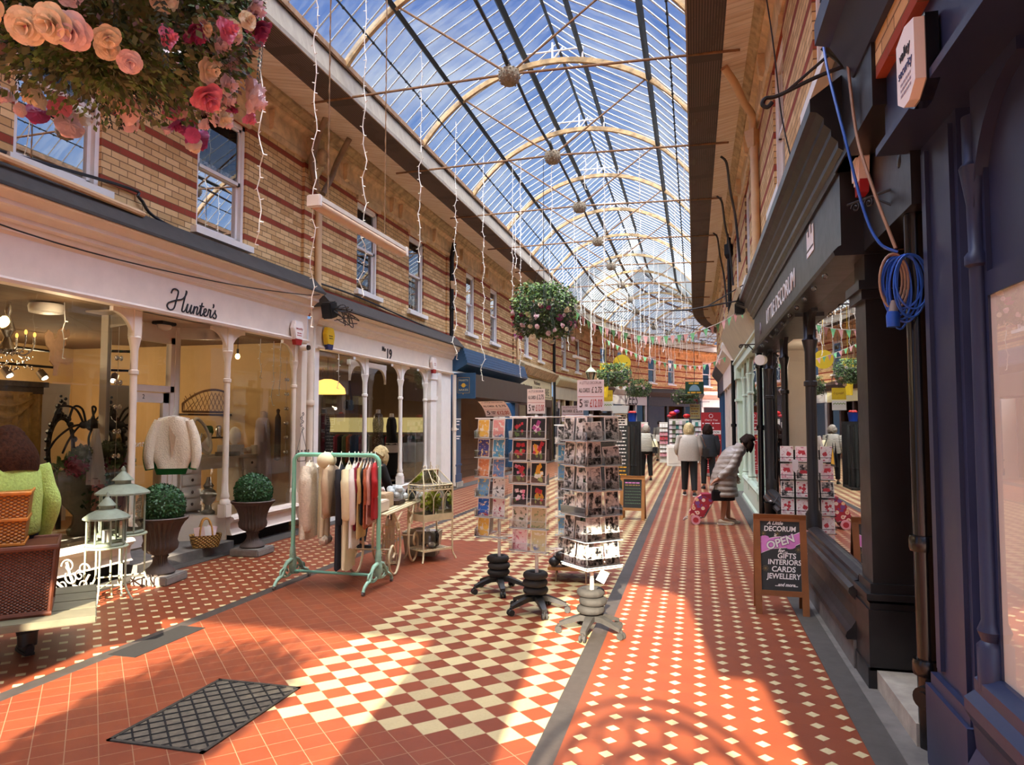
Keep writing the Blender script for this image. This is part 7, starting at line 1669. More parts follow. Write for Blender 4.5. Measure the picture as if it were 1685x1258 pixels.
def frond(b, p, L, w, rnd):
    d = Vector((rnd.uniform(-.25, .25), rnd.uniform(-.25, .25), -1)).normalized(); n = int(L / .022); s_ = Vector((rnd.uniform(-1, 1), rnd.uniform(-1, 1), 0)).normalized()
    for i in range(n):
        q = p + d * L * i / n; ww = w * (.35 + .65 * math.sin(PI * (i + 1) / (n + 1)))
        for sg in (-1, 1):
            t_ = q + s_ * sg * ww + Vector((0, 0, -.018)); b.add([q, q + s_ * sg * ww * .5 + Vector((0, 0, .008)), t_, q + s_ * sg * ww * .5 - Vector((0, 0, .012))], [(0, 1, 2, 3)])
def flower_basket(label, loc, R, H, nleaf, nfl, nfr, ztop, seed, ls=1.0):
    rnd = random.Random(seed); r = thing('flower_basket', label, 'flower basket', loc, rnd.uniform(0, 6), 'hanging flower baskets')
    b = MB(); b.lathe([(.02, -H * .22), (R * .4, -H * .18), (R * .6, -.05 * H), (R * .6, H * .05), (R * .3, H * .1)], n=20); b.tube(circ(R * .74, 28, H * .04), .012, 5, closed=True); b.build('basket', 'leaf_grey', r, 60)
    def cloud(name, m_, n, z0, z1, r0, r1, sz, droop):
        b = MB()
        for i in range(n):
            a = rnd.uniform(0, 2 * PI); z = rnd.uniform(z0, z1); rr = R * rnd.uniform(r0, r1) * (1 - .30 * abs((z - H * .1) / H) ** 1.5)
            if z > H * .25: rr *= rnd.uniform(.1, 1.0)
            p = Vector((rr * math.cos(a), rr * math.sin(a), z)); d = Vector((math.cos(a) + rnd.uniform(-.8, .8), math.sin(a) + rnd.uniform(-.8, .8), rnd.uniform(-1, .7) - droop)).normalized(); u = d.orthogonal().normalized(); u.rotate(Matrix.Rotation(rnd.uniform(0, 6.3), 3, d)); s_ = sz * ls * rnd.uniform(.6, 1.3)
            b.add([p, p + d * s_ * .5 + u * s_ * .28, p + d * s_, p + d * s_ * .5 - u * s_ * .28], [(0, 1, 2, 3)])
        return b.build(name, m_, r)
    cloud('foliage', 'leaf_mid', nleaf, -H * .25, H * .5, .6, 1.0, .075, .3); cloud('foliage', 'leaf_dark', nleaf, -H * .35, H * .45, .5, .98, .08, .4); cloud('foliage', 'leaf_light', nleaf // 2, -H * .2, H * .5, .75, 1.04, .06, .2); cloud('heather', 'heather', nleaf // 2, -H * .45, H * .1, .7, 1.02, .05, .8)
    cloud('underside', 'leaf_grey', nleaf // 2 + 300, -H * .48, -H * .2, .0, .95, .08, .6); cloud('underside', 'leaf_mid', nleaf // 2 + 300, -H * .5, -H * .2, .0, .95, .06, .6)
    b = MB()
    for i in range(nfr): a = rnd.uniform(0, 2 * PI); rr = R * rnd.uniform(.75, 1.05); frond(b, Vector((rr * math.cos(a), rr * math.sin(a), rnd.uniform(-H * .05, H * .4))), rnd.uniform(.35, .7) * H, .035, rnd)
    b.build('fern', 'fern_dark', r)
    for i in range(nfl):
        m_ = PET[rnd.choices(range(5), (8, 4, 6, 2, .4))[0]]; big = rnd.random() < .6
        o = bpy.data.objects.new('flower', flower_mesh(m_, big)); COL.objects.link(o); o.parent = r
        a = rnd.uniform(0, 2 * PI); z = rnd.uniform(-H * .58, H * .12); rr = R * rnd.uniform(.72, 1.06) * (1 - .3 * abs(z / H) ** 1.5)
        o.location = (rr * math.cos(a), rr * math.sin(a), z); o.rotation_euler = Vector((math.cos(a) * .8 + rnd.uniform(-.5, .5), math.sin(a) * .8 + rnd.uniform(-.5, .5), rnd.uniform(-1.0, .3))).to_track_quat('Z', 'Y').to_euler(); sc = rnd.uniform(.8, 1.35) * (R / .65); o.scale = (sc, sc, sc)
    b = MB(); zt = ztop - loc[2]
    for q in range(3): a = 2 * PI * q / 3; b.tube([(R * .72 * math.cos(a), R * .72 * math.sin(a), H * .05), (0, 0, H * .05 + .9)], .006, 4)
    b.tube([(0, 0, H * .05 + .9), (0, 0, zt)], .006, 4); b.build('hanging_chain', 'dark_iron', r)
    return r
flower_basket('big basket of pink and cream flowers hanging at the top left', (-2.72, 2.72, 3.80), .70, 1.0, 3600, 150, 60, 7.0, 11, .62)
flower_basket('round green flower basket hanging over the middle of the arcade', (-2.62, 12.5, 3.72), .58, .95, 1800, 60, 60, 6.5, 12, .8)
flower_basket('green basket with white flowers hanging by the yellow flag', (-2.70, 24.785, 3.34), .58, .8, 700, 22, 40, 6.5, 13)
flower_basket('smaller far green basket hanging over the grey VEES sign', (-2.33, 30.98, 3.16), .54, .75, 500, 14, 40, 6.5, 14)
flower_basket('furthest green basket hanging left of the green hanging sign', (-.42, 38.5, 3.05), .75, .8, 400, 14, 40, 6.4, 15)
flower_basket('basket of flowers by the entrance arch behind the viewer', (-2.42, -1.9, 2.62), .60, .9, 1100, 0, 40, 6.0, 16)
# wrought iron overthrow in the right entrance arch
ig = thing('iron_gate_arch', 'wrought iron overthrow with rings in the entrance arch', 'ironwork', (.46, -2.55, 0))
b = MB()
for rr in (.62, .52, .30): b.tube([(rr * math.cos(PI * i / 24), 0, 2.66 + rr * math.sin(PI * i / 24)) for i in range(25)], .018, 6)
for q in range(7): a = PI * (q + .5) / 7; b.tube([(.41 * math.cos(a) + .09 * math.cos(2 * PI * i / 14), 0, 2.66 + .41 * math.sin(a) + .09 * math.sin(2 * PI * i / 14)) for i in range(14)], .012, 5, closed=True)
for q in range(5): a = PI * (q + .5) / 5; b.tube([(0, 0, 2.68), (.30 * math.cos(a), 0, 2.66 + .30 * math.sin(a))], .012, 5)
b.ball((0, 0, 2.70), .07, 10, 8); b.tube([(-.78, 0, 2.66), (.79, 0, 2.66)], .02, 6)
for q in range(5): b.tube([(p.x, 0, p.z) for p in spiral((-.5 + .25 * q, 0, 2.5), .10, 1.3, q, 'xz', .02, 20)], .012, 5)
b.build('scrolled_bars', 'dark_iron', ig)
# icicle light strings
def icicle(x, y, zt, zb, label, wild=.03, r=.006, bulb=True, grp='icicle light strings hanging from the roof'):
    rnd = random.Random(int(x * 100 + y * 37)); n = max(6, int((zt - zb) / .11)); b = MB(); P = []
    for i in range(n + 1):
        u = i / n; P.append(Vector((wild * (.2 + u) * (math.sin(i * 1.1 + y) * .5 + rnd.uniform(-.5, .5)), wild * (.2 + u) * rnd.uniform(-.6, .6), -(zt - zb) * u)))
    b.tube(P, r, 4)
    if bulb:
        b.m(1)
        for i, p in enumerate(P[1:]):
            s_ = (1 if i % 2 else -1); b.tube([p, p + Vector((s_ * .034, rnd.uniform(-.02, .02), -.008 if i % 3 else .012))], [.0065, .0045], 4)
    o = b.build('icicle_light_string', ['wire_white', 'bulb_white'], None, None, (x, y, zt)); return tag(o, label, 'fairy lights', grp)
NEAR = [(-4.15, 6.08, 7.7, 3.45, 'left of the second sash window'), (-4.15, 7.10, 7.7, 2.76, "reaching down past Hunter's alarm box"), (-4.15, 8.35, 7.7, 3.31, 'in front of the third sash window'), (-4.2, 10.45, 7.7, 4.22, 'ending beside the fourth sash window'),
        (-4.4, 12.75, 7.5, 2.88, 'ending by the corner of the white cornice'), (-4.4, 14.6, 7.5, 2.58, 'trailing over the brown bakery fascia'), (-4.1, 16.0, 7.76, 4.0, 'beside the left of the middle flower basket'), (-4.4, 18.0, 7.5, 2.85, 'in front of the cream downpipe and hardware sign')]
for i, (x, y, zt, zb, l) in enumerate(NEAR): icicle(x, y, zt, zb, 'white icicle light string %s' % l, .05 if i < 6 else .03, .007)
n = 0; rnd = random.Random(3)
for k in range(4, 15):
    s = HUB[k]
    if s < 12: continue
    m_ = 11 if k > 6 else 6; grp = 'icicle lights on the %s tie rod line' % ORD[k - 3]
    for j in range(m_):
        u = -4.4 + 4.3 * (j + rnd.uniform(.2, .8)) / m_ if k > 5 else -3.2 + 3.2 * (j + rnd.uniform(.2, .8)) / m_
        p = S(u, s); icicle(p.x, p.y, 6.50, 6.44 - rnd.uniform(.5, 2.1) * (1.25 if k > 8 else 1), 'white icicle light string on the %s tie rod line, one of several' % ORD[k - 3], .03, .006 if k < 9 else .009, True, grp)
# bunting
def bunting(label, P, n, size):
    c = catmull([(x, y, z) for x, y, z in P], 8); L = [0]
    for a, d in zip(c[:-1], c[1:]): L.append(L[-1] + (d - a).length)
    def at(t_):
        t_ *= L[-1]
        for i in range(len(c) - 1):
            if L[i + 1] >= t_: return c[i].lerp(c[i + 1], (t_ - L[i]) / max(1e-6, L[i + 1] - L[i]))
        return c[-1]
    r = thing('bunting', label, 'bunting', tuple(c[0])); b = MB(); b.tube(c, .006, 4); b.build('cord', 'bunting_line', r, w=True)
    for i in range(n):
        a, d = at((i + .14) / n), at((i + .86) / n); m_ = (a + d) / 2; tip = m_ + Vector((random.uniform(-.02, .02), random.uniform(-.06, .06), -size)); b = MB()
        b.slab([a, d, tip], (0, .003, 0)); b.build('flag', 'flag_pink' if i % 2 == 0 else 'flag_green', r, w=True)
bunting('pink and green bunting swagged from the middle flower basket to the right wall', [(-2.15, 12.6, 3.78), (-1.8, 12.65, 3.50), (-1.48, 12.7, 3.37), (-1.15, 12.7, 3.28), (-.83, 12.8, 3.22), (-.42, 12.8, 3.22), (-.05, 12.9, 3.26), (.25, 12.9, 3.35), (.53, 13, 3.48), (.78, 13, 3.63), (.99, 13, 3.74)], 29, .165)
bunting('second pink and green bunting further away beyond the first', [(-2.5, 20, 4.08), (-2.1, 20, 3.85), (-1.65, 20, 3.63), (-1.2, 20, 3.45), (-.75, 20, 3.32), (-.3, 20, 3.25), (.2, 20.2, 3.24), (.6, 20.2, 3.36), (.95, 20.2, 3.52), (1.1, 20.2, 3.65)], 28, .15)
# ---------------------------------------------------------------- window displays
ch = thing('chandelier', "crystal chandelier glowing in Hunter's left window", 'chandelier', (-6.95, 5.83, 2.4))
b = MB(); b.lathe([(.02, .55), (.035, .45), (.02, .40), (.05, .32), (.07, .25), (.03, .18), (.06, .10), (.09, .05), (.03, .0)], n=16); b.build('stem', 'silver', ch, 40)
for k in range(6):
    a = PI * k / 3; d = Vector((math.cos(a), math.sin(a), 0)); b = MB(); b.tube(catmull([d * .03 + Vector((0, 0, .06)), d * .14 + Vector((0, 0, .0)), d * .22 + Vector((0, 0, .06)), d * .24 + Vector((0, 0, .12))]), .008, 6); b.tube([d * .24 + Vector((0, 0, .12)), d * .24 + Vector((0, 0, .20))], .013, 8); arm = b.build('arm', 'silver', ch, 50)
    b = MB(); b.ball(d * .24 + Vector((0, 0, .225)), (.015, .015, .028), 8, 6); b.build('bulb', 'lamp_soft', ch, 60)
b = MB()
for k in range(90): a = k * 2.4; r_ = .05 + .2 * (k / 90) ** .6; b.ball((r_ * math.cos(a), r_ * math.sin(a), random.uniform(-.16, .06)), random.uniform(.008, .014), 5, 3)
b.build('crystal_drops', 'silver', ch, 40)
b = MB(); b.ball((0, -.04, .33), (.05, .05, .07), 12, 8); b.build('glass_globe', 'lamp_warm', ch, 60)
cb = MB(); out = [(-.16, .02), (-.20, .16), (-.14, .26), (-.06, .22), (-.03, .12), (.02, .16), (.04, .28), (.12, .34), (.16, .28), (.22, .32), (.24, .22), (.16, .14), (.17, .06), (.10, .0), (.12, -.08), (.20, -.14), (.30, -.13), (.32, -.18), (.22, -.24), (.08, -.22), (.05, -.30), (.04, -.42), (-.03, -.42), (-.02, -.28), (-.10, -.2), (-.09, -.06)]
cb.slab([(0, y * .72, z * .72) for y, z in out], (.012, 0, 0)); o = tag(cb.build('cherub_cutout', 'cherub_card', None, None, (-6.75, 6.22, 2.50)), 'pale flying cherub cutout hanging behind the left window glass', 'ornament')
cr = thing('curtain_display', 'grand swagged curtain display with a dark pelmet in the left window', 'curtains', (-7.35, 5.6, .43))
b = MB(); b.box(-.12, .12, -1.2, 1.0, 1.66, 1.72); b.box(-.10, .10, -1.15, .95, 1.58, 1.66); b.build('pelmet', 'pelmet_dark', cr)
def swag(y0, y1, z, d, mat, x):
    b = MB(); b.grid(lambda u, v: Vector((x + .05 * math.sin(PI * v) + .02 * math.sin(v * 22), y0 + (y1 - y0) * u, z - d * v * (1 - (2 * u - 1) ** 2) - .14 * v)), 20, 24); b.build('swag', mat, cr)
for q in range(3): swag(-1.1 + q * .62, -.45 + q * .62, 1.60, .30, 'drape_gold', .10)
for y0, y1 in ((-.9, -.45), (.35, .85)):
    b = MB(); b.grid(lambda u, v: Vector((.05 + .035 * math.sin(u * 30), y0 + (y1 - y0) * (u * (1 - .35 * math.sin(PI * v * .8)) + .1 * v), 1.55 - 1.5 * v)), 40, 16); b.build('drape', 'drape_grey', cr)
b = MB(); b.grid(lambda u, v: Vector((.13 + .03 * math.sin(u * 18), .55 + .38 * u, 1.58 - (.35 + .75 * u) * v)), 20, 10); b.build('cascade', 'drape_gold', cr)
b = MB(); b.lathe([(.02, 0), (.03, -.03), (.01, -.05), (.028, -.12), (.03, -.14)], (.17, -.18, 1.2), 10); b.build('tassel', 'gold', cr)
tr_ = thing('track_light', 'black ceiling track with round spotlights inside the left window', 'light track', (-7.6, 6.0, 2.36))
b = MB(); b.tube([(0, -2.6, 0), (0, 1.0, 0)], .015, 6); b.tube([(-1.5, -2.6, .42), (-1.5, 2.4, .36)], .02, 6); b.build('rail', 'black_metal', tr_)
for y in (-1.6, -.9, -.3, .35, .8): b = MB(); b.tube([(0, y, -.02), (0, y, -.06)], .012, 6); b.tube([(0, y, -.06), (.06, y + .02, -.14)], [.045, .05], 12); s_ = b.build('spotlight', 'bright_metal', tr_, 40); b = MB(); b.tube([(.061, y + .02, -.141), (.065, y + .02, -.147)], .035, 12); b.build('bulb', 'lamp_white', s_)
b = MB(); b.lathe([(.16, 0), (.17, -.03), (.16, -.09), (.10, -.10)], (-6.7, 6.05, 2.95), 20); tag(b.build('smoke_alarm_dome', 'alarm_white', None, 40), 'round cream ceiling dome above the left window', 'ceiling dome')
mr = thing('ornate_mirror', 'tall black ornate mirror frame behind the hydrangeas', 'mirror', (-7.3, 6.85, .43))
b = MB(); b.tube(circ(.0, 4), .01, 4) if False else None
b.tube([(0, .17 * math.cos(2 * PI * i / 24), .95 + .36 * math.sin(2 * PI * i / 24)) for i in range(24)], .025, 6, closed=True)
for a in range(24): b.ball((0, .19 * math.cos(a * .262), .95 + .40 * math.sin(a * .262)), random.uniform(.02, .045), 6, 4)
for q in range(8): b.ball((0, random.uniform(-.06, .06), 1.36 + q * .03), .045 - q * .004, 6, 4); b.ball((0, random.uniform(-.08, .08), .55 - q * .02), .05, 6, 4)
b.tube([(0, 0, .40), (0, 0, 0)], .03, 8); b.build('frame', 'black_metal', mr); b = MB(); b.lathe([(.16, -.004), (.16, .004)], (0, 0, .95), 24, Matrix.Rotation(PI / 2, 4, 'Y') @ Matrix.Diagonal((2.1, 1, 1, 1))); b.build('glass', 'mirror', mr)
sp = thing('spider_ornament', 'big black spider decoration clinging behind the glass', 'decoration', (-6.85, 7.0 - .15, 1.66))
b = MB(); b.ball((0, 0, 0), (.06, .09, .075), 14, 10); b.ball((0, -.12, .0), (.04, .06, .045), 12, 8); b.build('body', 'black_plastic', sp, 60)
for sg in (-1, 1):
    for q, (l1, l2) in enumerate(((.35, .1), (.45, .25), (.3, .05), (.25, -.1))):
        y0 = -.12 + q * .03; b = MB(); b.tube(catmull([(0, y0, 0), (.02 * sg, y0 - l1 * .4 + q * .10, sg * .10 + .08), (.02 * sg, y0 - l1 * (1 - .55 * q), sg * .18 + .02), (.03 * sg, y0 - (l1 + l2) * (1 - .6 * q), sg * .16 - .16)]), .013, 6); b.build('leg', 'black_plastic', sp, 60)
pn = thing('stone_planter', 'carved stone planter of pink hydrangeas in the left window', 'planter', (-6.72, 6.66, .43), 0)
b = MB(); b.lathe([(.20, 0), (.22, .06), (.16, .12), (.15, .22), (.30, .38), (.36, .52), (.38, .70), (.36, .72), (.33, .66)], n=24, flute=12, fa=.08, fr=(1, 6)); b.v = [(x * .62, y, z) for x, y, z in b.v]; b.build('planter', 'planter_stone', pn, 50)
b = MB(); leafball(b, .34, 160, .12, .35, -.2); b.v = [(x * .7, y, z + .74) for x, y, z in b.v]; b.build('foliage', 'leaf_mid', pn)
for y, z, m_ in ((-.30, .78, 'petal_rose'), (-.04, .76, 'petal_rose'), (.26, .84, 'petal_rose'), (-.22, .90, 'leaf_grey'), (.1, .93, 'leaf_grey'), (.38, .78, 'leaf_grey')):
    b = MB(); b.ball((0, 0, 0), .085, 10, 6); leafball(b, .095, 150, .05); b.v = [(x + .16, yy + y, zz + z) for x, yy, zz in b.v]; b.build('hydrangea_head', m_, pn)
b = MB(); leafball(b, .14, 160, .07, 2.3); o = tag(b.build('trailing_ivy', 'leaf_dark', None, None, (-6.45, 7.0 - .42, .80)), 'trailing dark ivy beside the stone planter', 'plant')
b = MB(); b.box(-.02, .02, -.45, .45, .0, 1.62); b.box(-.03, .03, -.45, .45, 1.62, 1.75)
for y0 in (-.4, .04): b.box(.02, .03, y0, y0 + .36, .15, 1.5)
tag(b.build('painted_screen', 'furniture_white', None, None, (-7.9, 7.05, .43)), 'cream panelled cupboard behind the mirror frame', 'cupboard')
b = MB(); b.box(-10.55, -10.5, 7.3, 8.6, .3, 1.75); tag(b.build('pink_wall_panel', 'petal_rose'), 'dusky pink panel on the back wall seen past the left window', 'panel')
gl = thing('glass_cloche', 'glass bell jar in the left window behind the small lantern', 'cloche', (-6.5, 5.62, .435))
b = MB(); b.lathe([(.10, 0), (.10, .24), (.07, .30), (.02, .33)], n=18); b.build('dome', 'clear_glass', gl, 50); b = MB(); b.lathe([(.11, -.001), (.115, .02), (.05, .03)], n=18); b.build('base', 'wood_dark', gl, 40); b = MB(); b.tube([(0, 0, .03), (0, 0, .2)], .045, 12); b.build('candle', 'cloth_beige', gl, 40)
for i, (y, r_) in enumerate(((5.75, .15), (6.05, .12))):
    b = MB(); b.tube([(p.x, p.y, p.z) for p in spiral((-6.45 - .2 * i, y, .45 + r_), r_, 2.2, 0, 'yz', .02, 40)], .022, 6); tag(b.build('iron_scroll', 'planter_stone'), '%s stone coloured scroll ornament low in the left window' % ('larger' if i == 0 else 'smaller'), 'ornament')
b = MB(); b.loft([ellring((-6.5, 6.55, 1.62), .03, .03), ellring((-6.5, 6.56, 1.3), .06, .09, rip=.1), ellring((-6.48, 6.57, 1.0), .07, .12, rip=.2)]); b.m(1); b.loft([ellring((-6.47, 6.6, 1.05), .05, .09, rip=.2), ellring((-6.46, 6.62, .6), .06, .11, rip=.25)])
tag(b.build('hanging_cloths', ['cloth_white', 'cloth_pink']), 'white and pink cloths hanging in the angled pane by the door', 'cloth')
for i, (x, y, zt, nn) in enumerate(((-6.18, 6.5, 2.75, 5), (-6.2, 8.42, 2.7, 4), (-6.16, 9.82, 2.7, 6))):
    g = thing('mobile_string', 'string of shiny hearts and bells hanging %s' % ('left of the door post', 'left in the right window', 'at the right edge of the right window')[i], 'ornament', (x, y, zt))
    b = MB(); b.tube([(0, 0, 0), (0, 0, -1.7)], .003, 4); b.build('cord', 'hanger', g)
    for q in range(nn): b = MB(); z = -.35 - q * 1.35 / nn; b.ball((.01, -.03, z), (.025, .028, .028), 10, 6); b.ball((.01, .03, z), (.02, .022, .03), 10, 6); b.build('charm', 'bright_metal', g, 60)
# right window
dt = thing('dressing_table', "white pedestal dressing table in Hunter's right window", 'dressing table', (-6.95, 9.0, .43))
b = MB(); b.bbox((0, .05, .74), (.50, 1.85, .04), .01); b.build('tabletop', 'furniture_white', dt)
for y0 in (-.80, .55):
    b = MB(); b.box(-.22, .22, y0, y0 + .42, .04, .72); b.build('pedestal', 'furniture_white', dt)
    for q in range(4): z = .06 + q * .165; b = MB(); b.bbox((.23, y0 + .21, z + .075), (.02, .38, .145), .006); dr_ = b.build('drawer', 'furniture_white', dt); b = MB(); b.ball((.25, y0 + .21, z + .075), (.015, .022, .022), 10, 6); b.build('knob', 'wood_dark', dr_, 60)
b = MB(); b.box(.14, .16, -.38, .55, .58, .72); b.box(-.22, .22, -.38, -.36, .0, .1); b.build('apron', 'furniture_white', dt)
om = thing('oval_mirror', 'white oval swing mirror on the dressing table', 'mirror', (-6.92, 8.86, 1.19), .2)
M = Matrix.Translation((0, 0, .30)) @ Matrix.Rotation(-.35, 4, 'Y')
b = MB(); b.tube([M @ Vector((0, .20 * math.cos(2 * PI * i / 32), .26 * math.sin(2 * PI * i / 32))) for i in range(32)], .028, 8, closed=True); b.build('frame', 'furniture_white', om, 60)
b = MB(); b.poly([M @ Vector((.005, .19 * math.cos(2 * PI * i / 32), .25 * math.sin(2 * PI * i / 32))) for i in range(32)]); b.build('glass', 'mirror', om)
b = MB(); b.box(-.12, .12, -.24, .24, 0, .03); b.box(-.02, .02, -.25, -.22, .02, .34); b.box(-.02, .02, .22, .25, .02, .34); b.build('stand', 'furniture_white', om)
dm = thing('dress_mannequin', "white long dress on a stand in Hunter's right window", 'mannequin', (-6.75, 9.88 + .22, .43), .35)
b = MB(); b.lathe([(.05, 1.28), (.05, 1.36), (.045, 1.42), (.02, 1.44)], n=16); b.tube([(0, 0, 0), (0, 0, 1.3)], .02, 8); b.lathe([(.16, 0), (.15, .02), (.02, .04)], n=18); b.build('form', 'cloth_beige', dm, 40)
b = MB(); b.loft([ellring((0, 0, 1.33), .07, .08), ellring((0, 0, 1.28), .10, .20), ellring((0, 0, 1.1), .12, .20), ellring((0, 0, .95), .12, .17), ellring((0, 0, .6), .15, .22, rip=.06), ellring((0, 0, .06), .18, .27, rip=.09)]); b.build('dress', 'cloth_lilac', dm, 70)
for sg in (-1, 1): b = MB(); b.tube(catmull([(0, sg * .17, 1.25), (.02, sg * .24, 1.1), (.03, sg * .25, .95)]), [.06, .065, .07, .07, .07, .07, .072, .072, .075, .075, .075, .075, .075], 12); b.build('sleeve', 'cloth_lilac', dm, 70)
for rr in (.07, .11): b = MB(); b.tube([(.085 + .03 * abs(math.sin(a)), rr * math.cos(a), 1.28 - rr * 2.2 * abs(math.sin(a))) for a in [PI * q / 14 for q in range(15)]], .006, 5); b.build('necklace', 'card_white', dm)
ds = thing('lattice_shelf', 'dark arched lattice wall shelf behind the dressing table', 'shelf', (-7.5, 9.9, 1.85))
b = MB()
for q in range(15): y = -.7 + .1 * q; h_ = .36 - .22 * (y / .75) ** 2; b.tube([(0, y, 0), (0, min(.72, y + .2), h_ * .9)], .006, 4); b.tube([(0, y, 0), (0, max(-.72, y - .2), h_ * .9)], .006, 4)
b.tube([(0, -.75 + 1.5 * i / 20, .12 + .24 * (1 - ((i - 10) / 10) ** 2)) for i in range(21)], .018, 6); b.tube([(0, -.75, .12), (0, -.75, 0), (0, .75, 0), (0, .75, .12)], .018, 6); b.build('lattice', 'lattice_brown', ds)
b = MB(); b.box(-.1, .14, -.8, .8, -.06, -.03); b.box(-.1, .14, -.8, .8, -.42, -.40); b.build('shelf', 'wood_dark', ds)
for i, (y, m_, r_) in enumerate(((-.5, 'planter_stone', .07), (-.2, 'leaf_dark', .08), (.05, 'silver', .06), (.3, 'petal_red', .05), (.5, 'ceramic_white', .07))): b = MB(); b.lathe([(r_ * .6, 0), (r_, .08), (r_ * .8, .16), (r_ * .5, .18)], n=14); tag(b.build('shelf_vase', m_, None, 50, (-7.46, 9.9 + y, 1.453)), '%s pot on the dark shelf behind the dressing table' % ('stone grey', 'dark green', 'silver', 'red', 'white')[i], 'pot')
b = MB(); b.ball((0, 0, .14), (.09, .09, .14), 18, 14); tag(b.build('ceramic_egg', 'ceramic_white', None, 60, (-6.85, 9.52, 1.34)), 'white ceramic egg on the silver boxes', 'ornament')
b = MB(); b.bbox((0, 0, .075), (.24, .34, .15), .006); tag(b.build('gift_box', 'box_silver', None, None, (-6.9, 9.5, 1.192)), 'silver patterned box under the ceramic egg', 'box')
b = MB(); b.bbox((0, 0, .03), (.22, .30, .06), .006); tag(b.build('gift_box', 'urn_plinth', None, None, (-6.72, 9.18, 1.192)), 'flat grey box at the front of the dressing table', 'box')
b = MB()
for q in range(7): b.ball((random.uniform(-.05, .05), random.uniform(-.08, .08), .04 + random.uniform(0, .05)), .04, 8, 6)
tag(b.build('shell_cluster', 'ceramic_white', None, 50, (-6.78, 9.72, 1.192)), 'cluster of white shells on the dressing table', 'ornament')
b = MB(); b.tube([(0, 0, 0), (0, 0, .14)], .05, 14); tag(b.build('pillar_candle', 'petal_cream', None, 40, (-6.7, 9.80, 1.192)), 'cream pillar candle at the right of the dressing table', 'candle')
b = MB(); b.tube(catmull([(0, 0, 0), (.02, .05, .18), (.0, .12, .28), (.02, .2, .26), (0, .26, .34)]), .014, 6); b.tube(catmull([(0, 0, .1), (0, -.08, .22), (.02, -.14, .2)]), .012, 6); tag(b.build('branch_ornament', 'silver', None, None, (-6.74, 8.36, 1.192)), 'twisted silver branch ornament at the left of the dressing table', 'ornament')
fv = thing('stone_finial', 'carved grey stone urn ornament standing by the dressing table', 'ornament', (-6.5, 8.48, .435))
b = MB(); b.lathe([(.09, 0), (.09, .03), (.05, .06), (.04, .12), (.09, .18), (.11, .26), (.09, .31), (.05, .34), (.07, .38), (.04, .43), (.02, .50)], n=18); b.build('urn', 'planter_stone', fv, 40)
bl_ = thing('pendant_bulb', "bare glowing bulb hanging in Hunter's right window", 'lamp', (-6.6, 9.2, 2.95)); b = MB(); b.tube([(0, 0, 0), (0, 0, -.2)], .005, 5); b.tube([(0, 0, -.17), (0, 0, -.24)], .018, 10); b.build('flex', 'black_plastic', bl_); b = MB(); b.ball((0, 0, -.28), (.035, .035, .045), 12, 8); b.build('bulb', 'lamp_warm', bl_, 60)
b = MB(); b.lathe([(.012, 0), (.03, -.02), (.02, -.08), (.045, -.14), (.05, -.8), (.0, -.82)], n=12); tag(b.build('furled_parasol', 'wood_dark', None, 40, (-6.4, 9.98, 1.9)), 'long dark tassel hanging at the right edge of the window', 'ornament')
for i, (x, y, zb) in enumerate(((-6.25, 9.25, 2.35), (-6.25, 9.6, 1.95), (-6.25, 9.78, 2.1), (-6.3, 5.9, 2.35), (-6.25, 10.8, 2.3), (-6.25, 11.65, 2.3))): icicle(x, y, 2.93, zb, 'short icicle light string inside the shop glass, %s of six' % ORD[i], .03, .006, True, 'icicle lights inside the shop windows')
cu_ = MB(); cu_.bbox((0, 0, .09), (.3, .5, .18), .08); tag(cu_.build('cushion', 'cloth_white', None, 60, (-6.55, 9.62, .435)), 'white cushion on the floor of the right window', 'cushion')
# No 19
pl_ = thing('pendant_lamp', 'glowing amber glass pendant lamp in the left window of shop 19', 'lamp', (-7.0, 12.62, 2.95))
b = MB(); b.tube([(0, 0, 0), (0, 0, -.45)], .006, 5); b.build('flex', 'black_plastic', pl_); b = MB(); b.lathe([(.08, -.42), (.20, -.46), (.33, -.60), (.35, -.70), (.34, -.71), (.0, -.60)], n=24); b.build('shade', 'lamp_soft', pl_, 50)
def mannequin(label, x, y, h0, dmat, hem, neckmat, rz, sl=True):
    r = thing('mannequin', label, 'mannequin', (x, y, .36), rz)
    b = MB(); b.lathe([(.16, 0), (.15, .02), (.02, .04), (.018, h0 - .5)], n=16); b.build('stand', 'black_metal', r, 40)
    b = MB(); b.lathe([(.06, h0 - .12), (.052, h0 - .04), (.05, h0), (.02, h0 + .01)], n=14); b.build('neck', neckmat, r, 40)
    b = MB(); b.loft([ellring((0, 0, h0 - .08), .065, .075), ellring((0, 0, h0 - .13), .10, .20), ellring((0, 0, h0 - .3), .125, .19), ellring((0, 0, h0 - .52), .11, .145), ellring((0, 0, h0 - .7), .14, .20, rip=.03), ellring((0, 0, hem), .15, .22, rip=.07)]); b.build('dress', dmat, r, 70)
    for sg in (-1, 1): b = MB(); b.tube(catmull([(0, sg * .17, h0 - .16), (.02, sg * .23, h0 - .36), (.05, sg * .22, h0 - .62)]), [.06] * 12 + [.045], 12); b.build('sleeve', dmat, r, 70)
    return r
mannequin('charcoal roll neck dress on a mannequin left in shop 19', -6.95, 12.85 - .45, 1.58, 'cloth_navy', .62, 'cloth_navy', .4)
mannequin('sparkly patterned long dress on a mannequin in the middle of shop 19', -6.85, 14.62, 1.60, 'sparkle_dress', .30, 'ceramic_white', .4)
m3 = mannequin('black jacket over a white shirt on the right mannequin of shop 19', -6.85, 15.35, 1.52, 'cloth_black', .80, 'ceramic_white', .4)
